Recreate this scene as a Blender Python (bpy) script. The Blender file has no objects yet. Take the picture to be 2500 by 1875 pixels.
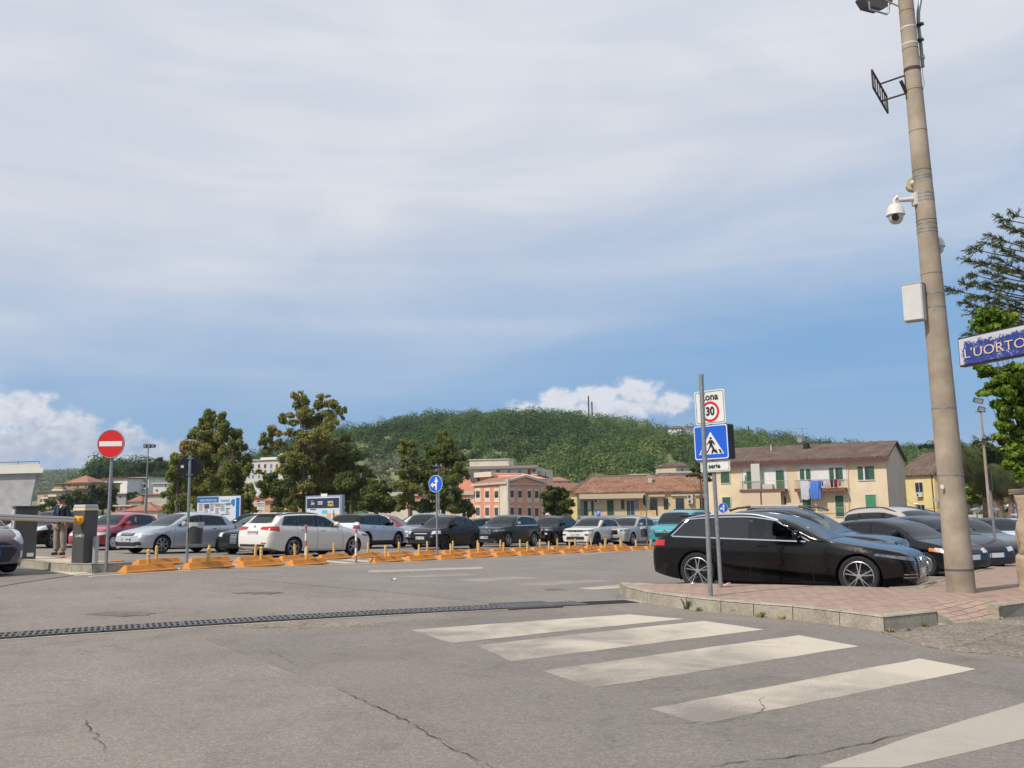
import bpy, bmesh, math, random
import numpy as np
from mathutils import Vector, Matrix
from mathutils.bvhtree import BVHTree
R = math.radians
random.seed(7); rng = np.random.default_rng(7)
sc = bpy.context.scene
COL = sc.collection
# ------------------------------------------------------------------ camera
FPX = 2252.0; PITCH = math.atan(302.5/2252.0); ROLL = R(0.86); CAMH = 1.55
cp, sp = math.cos(PITCH), math.sin(PITCH)
FWD = Vector((0, cp, sp)); _up = Vector((0, -sp, cp)); _rt = Vector((1, 0, 0))
CR = _rt*math.cos(ROLL) - _up*math.sin(ROLL)
CU = _rt*math.sin(ROLL) + _up*math.cos(ROLL)
EYE = Vector((0, 0, CAMH))
cd = bpy.data.cameras.new('camera'); cam = bpy.data.objects.new('camera', cd); COL.objects.link(cam)
cd.sensor_width = 36; cd.lens = 36*FPX/2500; cd.clip_start = 0.1; cd.clip_end = 20000
M = Matrix((( CR.x, CU.x, -FWD.x, 0), (CR.y, CU.y, -FWD.y, 0), (CR.z, CU.z, -FWD.z, CAMH), (0, 0, 0, 1)))
cam.matrix_world = M
sc.camera = cam
# ------------------------------------------------------------------ light and sky
SUN_DIR = Vector((0.98, 0.90, -1.50)).normalized()      # direction the light travels
sun_el = math.asin(-SUN_DIR.z); sun_az = math.atan2(-SUN_DIR.x, -SUN_DIR.y)   # from +Y clockwise
sl = bpy.data.lights.new('sun', 'SUN'); sl.energy = 3.6; sl.angle = R(0.9); sl.color = (1.0, 0.93, 0.83)
so = bpy.data.objects.new('sun', sl); COL.objects.link(so)
so.rotation_euler = SUN_DIR.to_track_quat('-Z', 'Y').to_euler(); so.location = (-30, -30, 40)
wd = bpy.data.worlds.new('World'); sc.world = wd; wd.use_nodes = True
wn = wd.node_tree.nodes; wl = wd.node_tree.links; wn.clear()
def N(t, **k):
 n = wn.new(t)
 for a, b in k.items(): setattr(n, a, b)
 return n
def m_(op, a, b=None, c=None, clamp=False):
 n = wn.new('ShaderNodeMath'); n.operation = op; n.use_clamp = clamp
 for i, v in enumerate((a, b, c)):
  if v is None: continue
  if isinstance(v, (int, float)): n.inputs[i].default_value = v
  else: wl.new(v, n.inputs[i])
 return n.outputs[0]
def sstep(x, a, b):
 n = wn.new('ShaderNodeMapRange'); n.interpolation_type = 'SMOOTHSTEP'
 wl.new(x, n.inputs[0]); n.inputs[1].default_value = a; n.inputs[2].default_value = b
 return n.outputs[0]
def cmix(f, a, b):
 n = wn.new('ShaderNodeMix'); n.data_type = 'RGBA'
 for s, v in ((n.inputs[0], f), (n.inputs[6], a), (n.inputs[7], b)):
  if isinstance(v, (int, float)): s.default_value = v
  elif isinstance(v, tuple): s.default_value = (*v, 1)
  else: wl.new(v, s)
 return n.outputs[2]
sky = N('ShaderNodeTexSky', sky_type='NISHITA', sun_disc=False, sun_elevation=sun_el, sun_rotation=sun_az)
sky.air_density = 1.0; sky.dust_density = 0.6; sky.ozone_density = 1.6
tc = N('ShaderNodeTexCoord'); sx = N('ShaderNodeSeparateXYZ'); wl.new(tc.outputs['Generated'], sx.inputs[0])
el = m_('MULTIPLY', m_('ARCSINE', sx.outputs[2]), 57.2958)
az = m_('MULTIPLY', m_('ARCTAN2', sx.outputs[0], sx.outputs[1]), 57.2958)
def noise(sx_, sy_, sz_, scale, detail, rough=0.55, dist=0.0):
 cmb = N('ShaderNodeCombineXYZ')
 wl.new(m_('MULTIPLY', az, sx_), cmb.inputs[0]); wl.new(m_('MULTIPLY', el, sy_), cmb.inputs[1]); cmb.inputs[2].default_value = sz_
 n = N('ShaderNodeTexNoise'); wl.new(cmb.outputs[0], n.inputs['Vector'])
 n.inputs['Scale'].default_value = scale; n.inputs['Detail'].default_value = detail
 n.inputs['Roughness'].default_value = rough; n.inputs['Distortion'].default_value = dist
 return n.outputs[0]
n1 = noise(0.05, 0.16, 3.0, 1.0, 6, 0.5, 0.6)
n2 = noise(0.035, 0.5, 9.0, 1.0, 5, 0.55, 0.3)
elv = m_('ADD', el, m_('MULTIPLY', m_('SUBTRACT', n1, 0.5), 8.5))
elv = m_('SUBTRACT', elv, m_('MULTIPLY', az, 0.13))
veil = sstep(elv, 5.0, 21.0)
streak = m_('MULTIPLY', sstep(n2, 0.35, 0.80), 0.16)
veil = m_('ADD', m_('MULTIPLY', veil, 0.93), m_('MULTIPLY', streak, sstep(el, 3.0, 9.0)), clamp=True)
n3 = noise(0.3, 0.5, 1.0, 1.0, 8, 0.6, 0.0)
SKYK = 0.085
skc = wn.new('ShaderNodeVectorMath'); skc.operation = 'SCALE'; wl.new(sky.outputs[0], skc.inputs[0]); skc.inputs[3].default_value = SKYK
blue = cmix(0.85, skc.outputs[0], (0.165, 0.345, 0.60))
veilc = cmix(sstep(n1, 0.3, 0.7), (0.545, 0.58, 0.65), (0.635, 0.655, 0.70))
c0 = cmix(veil, blue, veilc)
def blob(a, e, ra, re):
 u = m_('DIVIDE', m_('SUBTRACT', az, a), ra); v = m_('DIVIDE', m_('SUBTRACT', el, e), re)
 return m_('SUBTRACT', 1.0, m_('SQRT', m_('ADD', m_('MULTIPLY', u, u), m_('MULTIPLY', v, v))))
BL = [(-29.0, 5.6, 3.4, 1.5), (-26.2, 4.6, 3.0, 1.5), (-30, 3.6, 7, 2.0), (-24.0, 3.2, 4.0, 1.5), (-20.5, 3.3, 3.2, 1.1), (-23, 4.3, 1.8, 1.0), (-36, 4.0, 6, 3.0),
      (3.2, 6.6, 1.9, 0.95), (5.2, 6.8, 2.2, 1.0), (7.9, 7.0, 1.8, 1.15), (10.0, 6.3, 1.6, 0.8), (1.0, 6.1, 1.8, 0.7), (6.0, 6.0, 5.5, 0.8)]
bm_ = None
for b in BL:
 o = blob(*b); bm_ = o if bm_ is None else m_('MAXIMUM', bm_, o)
n4 = noise(1.0, 1.3, 5.0, 0.9, 8, 0.55, 0.2)
cum = m_('ADD', bm_, m_('MULTIPLY', m_('SUBTRACT', n4, 0.5), 1.5))
cumf = m_('MULTIPLY', sstep(cum, 0.0, 0.55), 0.92)
n5 = noise(1.0, 1.3, 5.35, 0.9, 6, 0.6, 0.2)
shade = sstep(m_('ADD', m_('SUBTRACT', n4, n5), m_('MULTIPLY', m_('SUBTRACT', el, 5.2), 0.10)), -0.28, 0.22)
cumc = cmix(shade, (0.40, 0.44, 0.54), (0.68, 0.69, 0.735))
c1 = cmix(cumf, c0, cumc)
# pale air at the very horizon, ground colour below
c2 = cmix(m_('MULTIPLY', sstep(m_('ABSOLUTE', el), 5.0, 0.0), 0.55), c1, (0.40, 0.50, 0.66))
bg = N('ShaderNodeBackground'); bg.inputs[1].default_value = 1.0
wl.new(c2, bg.inputs[0]); wo = N('ShaderNodeOutputWorld'); wl.new(bg.outputs[0], wo.inputs[0])
sc.view_settings.view_transform = 'Standard'; sc.view_settings.look = 'None'
sc.view_settings.gamma = 1; sc.view_settings.exposure = 0.22
sc.render.engine = 'CYCLES'
sc.cycles.max_bounces = 6; sc.cycles.diffuse_bounces = 2; sc.cycles.glossy_bounces = 3; sc.cycles.transparent_max_bounces = 8
# ------------------------------------------------------------------ pixel helpers (photo pixels, 2500 x 1875)
def ray(px, py):
 return (FWD*FPX + CR*(px-1250) - CU*(py-937.5)).normalized()
def at(px, py, Y):
 d = ray(px, py); return EYE + d*(Y/d.y)
def S(t):
 t = max(0.0, min(1.0, t)); return t*t*(3-2*t)
def hf(x, y):
 yc = min(y, 57.0); xc = max(-26.0, min(22.0, x))
 z = 0.263539-0.0214484*xc-0.0096601*yc-0.000043774*xc*yc-0.00009409*yc*yc
 z *= S((y-8.0)/12.0)
 z += 0.075*math.exp(-((x+7.5)**2+(y-21.5)**2)/22.0)
 if y > 62: z += (-3.7-z)*S((y-62)/20.0)
 return z
def gnd(px, py, dz=0.0):
 d = ray(px, py); z = dz
 Y = 10
 for _ in range(60):
  t = (z - CAMH)/d.z if d.z < -1e-4 else 80/d.y
  p = EYE + d*min(t, 140)
  zn = hf(p.x, p.y) + dz
  z = z*0.5 + zn*0.5
 return Vector((p.x, p.y, hf(p.x, p.y)+dz))
# ------------------------------------------------------------------ materials
MATS = {}
def mat(name, col, rough=0.6, metal=0.0, spec=0.5, noise_=0.0, nscale=3.0, bump=0.0, bscale=40.0, coat=0.0, emis=0.0, col2=None, ior=None):
 if name in MATS: return MATS[name]
 m = bpy.data.materials.new(name); m.use_nodes = True; MATS[name] = m
 nt = m.node_tree; b = nt.nodes['Principled BSDF']
 b.inputs['Base Color'].default_value = (*col, 1); b.inputs['Roughness'].default_value = rough
 b.inputs['Metallic'].default_value = metal; b.inputs['Specular IOR Level'].default_value = spec
 if coat: b.inputs['Coat Weight'].default_value = coat; b.inputs['Coat Roughness'].default_value = 0.04
 if ior: b.inputs['IOR'].default_value = ior
 if emis: b.inputs['Emission Color'].default_value = (*col, 1); b.inputs['Emission Strength'].default_value = emis
 if noise_ or col2:
  t = nt.nodes.new('ShaderNodeTexCoord'); n = nt.nodes.new('ShaderNodeTexNoise')
  n.inputs['Scale'].default_value = nscale; n.inputs['Detail'].default_value = 8; n.inputs['Roughness'].default_value = 0.62
  nt.links.new(nt.nodes.new('ShaderNodeNewGeometry').outputs['Position'], n.inputs['Vector'])
  mx = nt.nodes.new('ShaderNodeMix'); mx.data_type = 'RGBA'
  mr = nt.nodes.new('ShaderNodeMapRange'); mr.inputs[1].default_value = 0.3; mr.inputs[2].default_value = 0.7
  nt.links.new(n.outputs[0], mr.inputs[0]); nt.links.new(mr.outputs[0], mx.inputs[0])
  c2 = col2 if col2 else tuple(min(1, c*(1+noise_)) for c in col); c1 = col if col2 else tuple(c*(1-noise_) for c in col)
  mx.inputs[6].default_value = (*c1, 1); mx.inputs[7].default_value = (*c2, 1)
  nt.links.new(mx.outputs[2], b.inputs['Base Color'])
 if bump:
  t = nt.nodes.new('ShaderNodeTexCoord'); n = nt.nodes.new('ShaderNodeTexNoise')
  n.inputs['Scale'].default_value = bscale; n.inputs['Detail'].default_value = 5
  nt.links.new(t.outputs['Object'], n.inputs['Vector'])
  bp = nt.nodes.new('ShaderNodeBump'); bp.inputs['Strength'].default_value = bump; bp.inputs['Distance'].default_value = 0.02
  nt.links.new(n.outputs[0], bp.inputs['Height']); nt.links.new(bp.outputs[0], b.inputs['Normal'])
 return m
# ------------------------------------------------------------------ mesh builder
class MB:
 def __init__(s): s.v = []; s.f = []
 def add(s, vs, fs):
  o = len(s.v); s.v += [tuple(v) for v in vs]; s.f += [tuple(i+o for i in f) for f in fs]; return s
 def box(s, c, d, rz=0.0, taper=1.0):
  x, y, z = c; a, b, h = d[0]/2, d[1]/2, d[2]/2; vs = []
  for k, t in ((-h, 1.0), (h, taper)):
   for i, j in ((-a, -b), (a, -b), (a, b), (-a, b)):
    i, j = i*t, j*t
    vs.append((x+i*math.cos(rz)-j*math.sin(rz), y+i*math.sin(rz)+j*math.cos(rz), z+k))
  return s.add(vs, [(3,2,1,0),(4,5,6,7),(0,1,5,4),(1,2,6,5),(2,3,7,6),(3,0,4,7)])
 def b2(s, p, q):
  return s.box([(p[i]+q[i])/2 for i in range(3)], [abs(q[i]-p[i]) for i in range(3)])
 def tube(s, pts, r, n=10, cap=True):
  pts = [Vector(p) for p in pts]; rs = r if isinstance(r, (list, tuple)) else [r]*len(pts)
  base = len(s.v); ring = []
  up = None
  for i, p in enumerate(pts):
   t = (pts[min(i+1, len(pts)-1)]-pts[max(i-1, 0)])
   if t.length < 1e-9: t = Vector((0, 0, 1))
   t.normalize()
   if up is None: up = t.orthogonal().normalized()
   a = up - t*up.dot(t)
   a = a.normalized() if a.length > 1e-6 else t.orthogonal().normalized()
   up = a; b = t.cross(a)
   for k in range(n):
    th = 2*math.pi*k/n; s.v.append(tuple(p+(a*math.cos(th)+b*math.sin(th))*rs[i]))
  for i in range(len(pts)-1):
   for k in range(n):
    k2 = (k+1) % n; s.f.append((base+i*n+k, base+i*n+k2, base+(i+1)*n+k2, base+(i+1)*n+k))
  if cap:
   s.f.append(tuple(base+k for k in reversed(range(n)))); e = base+(len(pts)-1)*n; s.f.append(tuple(e+k for k in range(n)))
  return s
 def lathe(s, prof, c=(0,0,0), ax='z', n=24, close=False):
  base = len(s.v); m = len(prof)
  for k in range(n):
   th = 2*math.pi*k/n
   for r, h in prof:
    a, b = r*math.cos(th), r*math.sin(th)
    p = (a, b, h) if ax == 'z' else ((a, h, b) if ax == 'y' else (h, a, b))
    s.v.append((p[0]+c[0], p[1]+c[1], p[2]+c[2]))
  for k in range(n):
   k2 = (k+1) % n
   for i in range(m-1 if not close else m):
    j = (i+1) % m; s.f.append((base+k*m+i, base+k2*m+i, base+k2*m+j, base+k*m+j))
  return s
 def prism(s, poly, y0, y1, plane='xz'):
  n = len(poly); vs = []
  for y in (y0, y1):
   for a, b in poly: vs.append((a, y, b) if plane == 'xz' else ((a, b, y) if plane == 'xy' else (y, a, b)))
  fs = [tuple(range(n)), tuple(reversed(range(n, 2*n)))] + [(i, i+n, (i+1) % n+n, (i+1) % n) for i in range(n)]
  return s.add(vs, fs)
 def quad(s, a, b, c, d): return s.add([a, b, c, d], [(0, 1, 2, 3)])
 def build(s, name, m, parent=None, smooth=False, bevel=0.0):
  me = bpy.data.meshes.new(name); me.from_pydata(s.v, [], s.f)
  bm = bmesh.new(); bm.from_mesh(me); bmesh.ops.recalc_face_normals(bm, faces=bm.faces)
  if bevel:
   es = [e for e in bm.edges if len(e.link_faces) == 2 and e.calc_face_angle(0) > 0.5]
   bmesh.ops.bevel(bm, geom=es, offset=bevel, segments=2, affect='EDGES', profile=0.6)
  bm.to_mesh(me); bm.free()
  if smooth:
   me.polygons.foreach_set('use_smooth', [True]*len(me.polygons))
   me.set_sharp_from_angle(angle=R(smooth if smooth is not True else 38))
  return link(name, me, m, parent)
def link(name, me, m, parent=None):
 o = bpy.data.objects.new(name, me); COL.objects.link(o)
 if m is not None and me is not None: me.materials.clear(); me.materials.append(m)
 if parent is not None: o.parent = parent
 return o
def tag(o, label=None, cat=None, group=None, kind=None):
 if label: o['label'] = label
 if cat: o['category'] = cat
 if group: o['group'] = group
 if kind: o['kind'] = kind
 return o
def thing(name, label, cat, loc=(0,0,0), rz=0.0, group=None):
 o = bpy.data.objects.new(name, None); COL.objects.link(o); o.empty_display_size = 0.3
 o.location = loc; o.rotation_euler = (0, 0, rz); return tag(o, label, cat, group)
def copy_tree(o, parent=None):
 c = o.copy(); COL.objects.link(c)
 if parent is not None: c.parent = parent
 for ch in [k for k in bpy.data.objects if k.parent == o]: copy_tree(ch, c)
 return c
def text_mesh(body, size, name, m, parent, loc, rot=(math.pi/2, 0, 0), ax='CENTER', extrude=0.002, sxy=(1, 1), bold=0.0):
 cu = bpy.data.curves.new(name, 'FONT'); cu.body = body; cu.size = size; cu.align_x = ax; cu.align_y = 'CENTER'
 cu.extrude = extrude; cu.offset = bold; cu.resolution_u = 3
 t = bpy.data.objects.new(name+'_tmp', cu); COL.objects.link(t)
 bpy.context.view_layer.update()
 me = bpy.data.meshes.new_from_object(t.evaluated_get(bpy.context.evaluated_depsgraph_get()))
 bpy.data.objects.remove(t); bpy.data.curves.remove(cu)
 o = link(name, me, m, parent); o.location = loc; o.rotation_euler = rot; o.scale = (sxy[0], sxy[1], 1)
 return o
def sheet(name, pts, m, dz=0.004, step=0.8, kind='structure', h=None):
 """flat ground sheet: polygon filled, subdivided, draped over the terrain"""
 h = h or hf
 bm = bmesh.new(); vs = [bm.verts.new((p[0], p[1], 0)) for p in pts]; bm.faces.new(vs); bm.normal_update()
 bmesh.ops.triangulate(bm, faces=bm.faces)
 for _ in range(9):
  es = [e for e in bm.edges if e.calc_length() > step]
  if not es: break
  bmesh.ops.subdivide_edges(bm, edges=es, cuts=1, use_grid_fill=False)
  bmesh.ops.triangulate(bm, faces=[f for f in bm.faces if len(f.verts) > 3])
 for v in bm.verts: v.co.z = h(v.co.x, v.co.y)+dz
 bmesh.ops.recalc_face_normals(bm, faces=bm.faces)
 if sum(f.normal.z for f in bm.faces) < 0: bmesh.ops.reverse_faces(bm, faces=bm.faces)
 r = {'geom': []} if dz > 0.05 else bmesh.ops.extrude_edge_only(bm, edges=[e for e in bm.edges if len(e.link_faces) == 1])   # a lip down to the surface below
 for x in r['geom']:
  if isinstance(x, bmesh.types.BMVert): x.co.z -= min(dz, 0.05)+0.003
 me = bpy.data.meshes.new(name); bm.to_mesh(me); bm.free()
 o = link(name, me, m)
 if kind: o['kind'] = kind
 return o
# ================================================================== CARS
def paint(name, col, metal=0.0, rough=0.32):
 dk = max(col) < 0.05
 return mat('paint_'+name, col, rough=0.10 if dk else rough, metal=metal*(0.3 if dk else 1), coat=0.0 if dk else 1.0, spec=0.42 if dk else 0.5, noise_=0.04, nscale=2.0)
GLASS = mat('car_glass', (0.008, 0.018, 0.019), rough=0.03, spec=0.5, ior=1.6)
def glassmat():
 m = bpy.data.materials.new('clear_glass'); m.use_nodes = True; nt = m.node_tree; nd = nt.nodes; lk = nt.links; nd.clear()
 o = nd.new('ShaderNodeOutputMaterial'); tr = nd.new('ShaderNodeBsdfTransparent'); tr.inputs[0].default_value = (0.40, 0.50, 0.48, 1); gl = nd.new('ShaderNodeBsdfGlossy'); gl.inputs[0].default_value = (0.85, 0.9, 0.92, 1); gl.inputs['Roughness'].default_value = 0.02
 fr = nd.new('ShaderNodeFresnel'); fr.inputs[0].default_value = 1.75; mx = nd.new('ShaderNodeMixShader'); lk.new(fr.outputs[0], mx.inputs[0]); lk.new(tr.outputs[0], mx.inputs[1]); lk.new(gl.outputs[0], mx.inputs[2]); lk.new(mx.outputs[0], o.inputs[0]); return m
CGLASS = glassmat()
TRIM = mat('black_trim', (0.014, 0.014, 0.015), rough=0.5)
GLOSSB = mat('gloss_black', (0.006, 0.006, 0.007), rough=0.15)
RUB = mat('tyre_rubber', (0.016, 0.016, 0.017), rough=0.85, noise_=0.3, nscale=9)
CHR = mat('chrome', (0.75, 0.76, 0.78), rough=0.12, metal=1.0)
ALU = mat('alloy', (0.55, 0.56, 0.58), rough=0.3, metal=0.9)
ALUD = mat('dark_alloy', (0.03, 0.03, 0.032), rough=0.35, metal=0.5)
DARKW = mat('wheel_well', (0.005, 0.005, 0.005), rough=0.95)
LENS = mat('lamp_lens', (0.50, 0.53, 0.55), rough=0.08, spec=0.8, noise_=0.35, nscale=14)
LENSD = mat('dark_lamp_lens', (0.10, 0.11, 0.13), rough=0.08, spec=0.8, noise_=0.5, nscale=14)
RED = mat('tail_lens', (0.42, 0.012, 0.015), rough=0.12, spec=0.7)
AMB = mat('amber_lens', (0.6, 0.20, 0.05), rough=0.2)
PLW = mat('plate_white', (0.72, 0.72, 0.70), rough=0.4)
PLB = mat('plate_blue', (0.02, 0.11, 0.45), rough=0.4)
INK = mat('ink_black', (0.012, 0.012, 0.014), rough=0.5)
SEAT = mat('seat_cloth', (0.03, 0.03, 0.033), rough=0.9)
def pchip(xs, ys):
 xs = np.array(xs, float); ys = np.array(ys, float); h = np.diff(xs); d = np.diff(ys)/h
 m = np.zeros(len(xs)); m[0] = d[0]; m[-1] = d[-1]
 for i in range(1, len(xs)-1):
  if d[i-1]*d[i] > 0:
   w1 = 2*h[i]+h[i-1]; w2 = h[i]+2*h[i-1]; m[i] = (w1+w2)/(w1/d[i-1]+w2/d[i])
 def f(x):
  x = min(max(x, xs[0]), xs[-1]); i = int(np.searchsorted(xs, x)-1); i = max(0, min(i, len(h)-1))
  t = (x-xs[i])/h[i]
  return ((1+2*t)*(1-t)**2*ys[i]+t*(1-t)**2*h[i]*m[i]+t*t*(3-2*t)*ys[i+1]+t*t*(t-1)*h[i]*m[i+1])
 return f
class Body:
 def __init__(s, L, W, prof, belt, wb, fo, rw, gc=0.19, tum=0.30, nf=0.70, rf=0.55, nr=0.80, rr=0.40, crown=0.05, fine=True, er=0.14, seg=None):
  s.L, s.W, s.wb, s.fo, s.rw, s.gc = L, W, wb, fo, rw, gc
  s.zt = pchip([p[0] for p in prof], [p[1] for p in prof]); s.belt = pchip([p[0] for p in belt], [p[1] for p in belt])
  s.tum, s.nf, s.rf, s.nr, s.rr, s.crown, s.er = tum, nf, rf, nr, rr, crown, er
  s.X = lambda d: fo+wb/2-d
  ds = [0.0]; st = 0.07 if fine else 0.13
  while ds[-1] < L-1e-6:
   d = ds[-1]; step = st
   for _ in range(8):
    if d+step > L or abs(s.zt(d+step)-s.zt(d)) > st*0.75 or abs(s.w(d+step)-s.w(d)) > st*0.5: step *= 0.6
    else: break
   ds.append(min(L, d+max(step, 0.008)))
  n1, n2, n3 = (9, 5, 8) if fine else (6, 3, 6)
  vs = []; rows = []
  for d in ds:
   sec = s.section(d, n1, n2, n3); full = [(-y, z) for y, z in reversed(sec[1:])]+sec if False else sec
   rows.append([(s.X(d), y, z) for y, z in full])
  bm = bmesh.new(); grid = []
  for r_ in rows:
   right = [bm.verts.new(p) for p in r_]
   left = [right[0]]+[bm.verts.new((p[0], -p[1], p[2])) for p in r_[1:-1]]+[right[-1]]
   grid.append((right, left))
  for a, b in zip(grid[:-1], grid[1:]):
   for side, flip in ((0, False), (1, True)):
    for k in range(len(a[side])-1):
     q = [a[side][k], a[side][k+1], b[side][k+1], b[side][k]]
     if flip: q.reverse()
     try: bm.faces.new(q)
     except ValueError: pass
  for g, rev in ((grid[0], False), (grid[-1], True)):
   loop = g[0]+list(reversed(g[1][1:-1]))
   if rev: loop.reverse()
   bm.faces.new(loop)
  bmesh.ops.recalc_face_normals(bm, faces=bm.faces)
  s.bvh = BVHTree.FromBMesh(bm)
  s.bm = bm
 def w(s, d):
  h = s.W/2; k = 1.0
  if d < s.rf: t = 1-d/s.rf; k = s.nf+(1-s.nf)*math.sqrt(max(0, 1-t**2.2))
  if d > s.L-s.rr: t = 1-(s.L-d)/s.rr; k = min(k, s.nr+(1-s.nr)*math.sqrt(max(0, 1-t**2.2)))
  return h*k
 def zb(s, d):
  a = 0.0
  if d < 0.5: a = 0.03*(1-d/0.5)
  if d > s.L-0.6: a = 0.13*((d-s.L+0.6)/0.6)**1.3
  return s.gc+a
 def zs(s, d):
  return min(s.belt(d), s.zt(d)-s.crown)
 def section(s, d, n1, n2, n3):
  w, zb, zs, zt = s.w(d), s.zb(d), s.zs(d), s.zt(d); pts = [(0, zb), (w-0.14, zb)]
  for i in range(n1+1):
   t = i/n1; z = zb+0.01+(zs-zb-0.01)*t
   y = w-0.055*max(0, 1-t*1.9)**2-0.05*max(0, (t-0.72)/0.28)**2+0.010*math.exp(-((t-0.78)/0.06)**2)
   pts.append((y, z))
  h = zt-zs; er = min(s.er, h*0.62); y0 = pts[-1][0]-0.022*min(1, h/0.12); wr = y0-s.tum*(h-er)
  wr = max(wr, 0.1)
  for i in range(n2):
   t = i/n2; pts.append((y0+(wr-y0)*t, zs+0.004+(h-er-0.004)*t))
  for i in range(n3+1):
   a = math.pi/2*i/n3; c, q = math.cos(a), math.sin(a)
   pts.append((wr*(c**0.72 if c > 1e-9 else 0), zt-er+er*(q**0.9)))
  pts[-1] = (0, zt)
  return pts
 def cast(s, o, d):
  hit = s.bvh.ray_cast(Vector(o), Vector(d)); return hit[0], hit[1]
 def sidept(s, d, z, sg=1):
  return s.cast((s.X(d), sg*3, z), (0, -sg, 0))
 def mesh(s, name, m, parent):
  bm = s.bm; rw = s.rw; Ra = rw*1.14
  for xw in (s.wb/2, -s.wb/2):
   def local():
    fs = [f for f in bm.faces if abs(f.calc_center_median().x-xw) < Ra*1.35 and f.calc_center_median().z < rw+Ra*1.3 and abs(f.calc_center_median().y) > 0.3]
    es = set(e for f in fs for e in f.edges); vs_ = set(v for f in fs for v in f.verts)
    return list(vs_)+list(es)+fs
   n = 22
   for k in range(n):
    a = 2*math.pi*(k+0.5)/n; ca, sa = math.cos(a), math.sin(a)
    if sa < -0.5: continue
    rr_ = Ra*math.cos(math.pi/n)
    bmesh.ops.bisect_plane(bm, geom=local(), plane_co=(xw+ca*rr_, 0, rw+sa*rr_), plane_no=(ca, 0, sa), dist=1e-5)
   dead = []
   for f in bm.faces:
    c = f.calc_center_median()
    if abs(c.y) > 0.42 and math.hypot(c.x-xw, c.z-rw) < Ra*0.995: dead.append(f)
   bmesh.ops.delete(bm, geom=dead, context='FACES')
  me = bpy.data.meshes.new(name); bm.to_mesh(me); bm.free()
  me.polygons.foreach_set('use_smooth', [True]*len(me.polygons)); me.set_sharp_from_angle(angle=R(42))
  return link(name, me, m, parent)
 def patch(s, name, m, parent, poly, axis='side', sg=1, off=0.006, step=0.05, hp=None, nfilter=None, build=True, rim=True):
  us = [p[0] for p in poly]; vs_ = [p[1] for p in poly]
  nu = max(2, int((max(us)-min(us))/step)+1); nv = max(2, int((max(vs_)-min(vs_))/step)+1)
  bm = bmesh.new(); g = {}
  for i in range(nu+1):
   for j in range(nv+1):
    g[i, j] = bm.verts.new((min(us)+(max(us)-min(us))*i/nu, min(vs_)+(max(vs_)-min(vs_))*j/nv, 0))
  for i in range(nu):
   for j in range(nv): bm.faces.new((g[i, j], g[i+1, j], g[i+1, j+1], g[i, j+1]))
  area = sum(poly[i][0]*poly[(i+1) % len(poly)][1]-poly[(i+1) % len(poly)][0]*poly[i][1] for i in range(len(poly)))
  sgn = 1 if area > 0 else -1
  for i in range(len(poly)):
   a, b = poly[i], poly[(i+1) % len(poly)]; dx, dy = b[0]-a[0], b[1]-a[1]
   if math.hypot(dx, dy) < 1e-6: continue
   bmesh.ops.bisect_plane(bm, geom=bm.verts[:]+bm.edges[:]+bm.faces[:], plane_co=(a[0], a[1], 0), plane_no=(sgn*dy, -sgn*dx, 0), clear_outer=True, dist=1e-6)
  res = {}; bad = set()
  for v in bm.verts:
   u, w = v.co.x, v.co.y
   if axis == 'side': o, d = (s.X(u), sg*3, w), (0, -sg, 0)
   elif axis == 'front': o, d = (8, u, w), (-1, 0, 0)
   elif axis == 'rear': o, d = (-8, u, w), (1, 0, 0)
   elif axis == 'top': o, d = (s.X(u), w, 5), (0, 0, -1)
   elif axis == 'fd': o, d = (4*0.7071-u*sg*0.7071*-1*-1, sg*4*0.7071+u*0.7071*1, w), (-0.7071, -sg*0.7071, 0)
   elif axis == 'rd': o, d = (-4*0.7071+u*0.7071*sg*-1*-1, sg*4*0.7071+u*0.7071, w), (0.7071, -sg*0.7071, 0)
   hit, nn = s.cast(o, d)
   if hit is None: bad.add(v); continue
   if nn.dot(Vector(d)) > 0: nn = -nn
   res[v] = hit+nn*off; v.normal = nn
   res[v, 'n'] = nn
  if bad: bmesh.ops.delete(bm, geom=list(bad), context='VERTS')
  for v in bm.verts: v.co = res[v]
  if rim:   # give it an edge back to the body
   be = [e for e in bm.edges if len(e.link_faces) == 1]
   nm = {v: res[v, 'n'] for v in bm.verts}
   r = bmesh.ops.extrude_edge_only(bm, edges=be)
   nv_ = [x for x in r['geom'] if isinstance(x, bmesh.types.BMVert)]
   from collections import defaultdict
   for v in nv_:
    for e in v.link_edges:
     ov = e.other_vert(v)
     if ov in nm and (ov.co-v.co).length < 1e-7: v.co = v.co-nm[ov]*(off+0.006); break
  bmesh.ops.recalc_face_normals(bm, faces=bm.faces)
  if not build: return bm
  me = bpy.data.meshes.new(name); bm.to_mesh(me); bm.free()
  me.polygons.foreach_set('use_smooth', [True]*len(me.polygons)); me.set_sharp_from_angle(angle=R(50))
  return link(name, me, m, parent)
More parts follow.
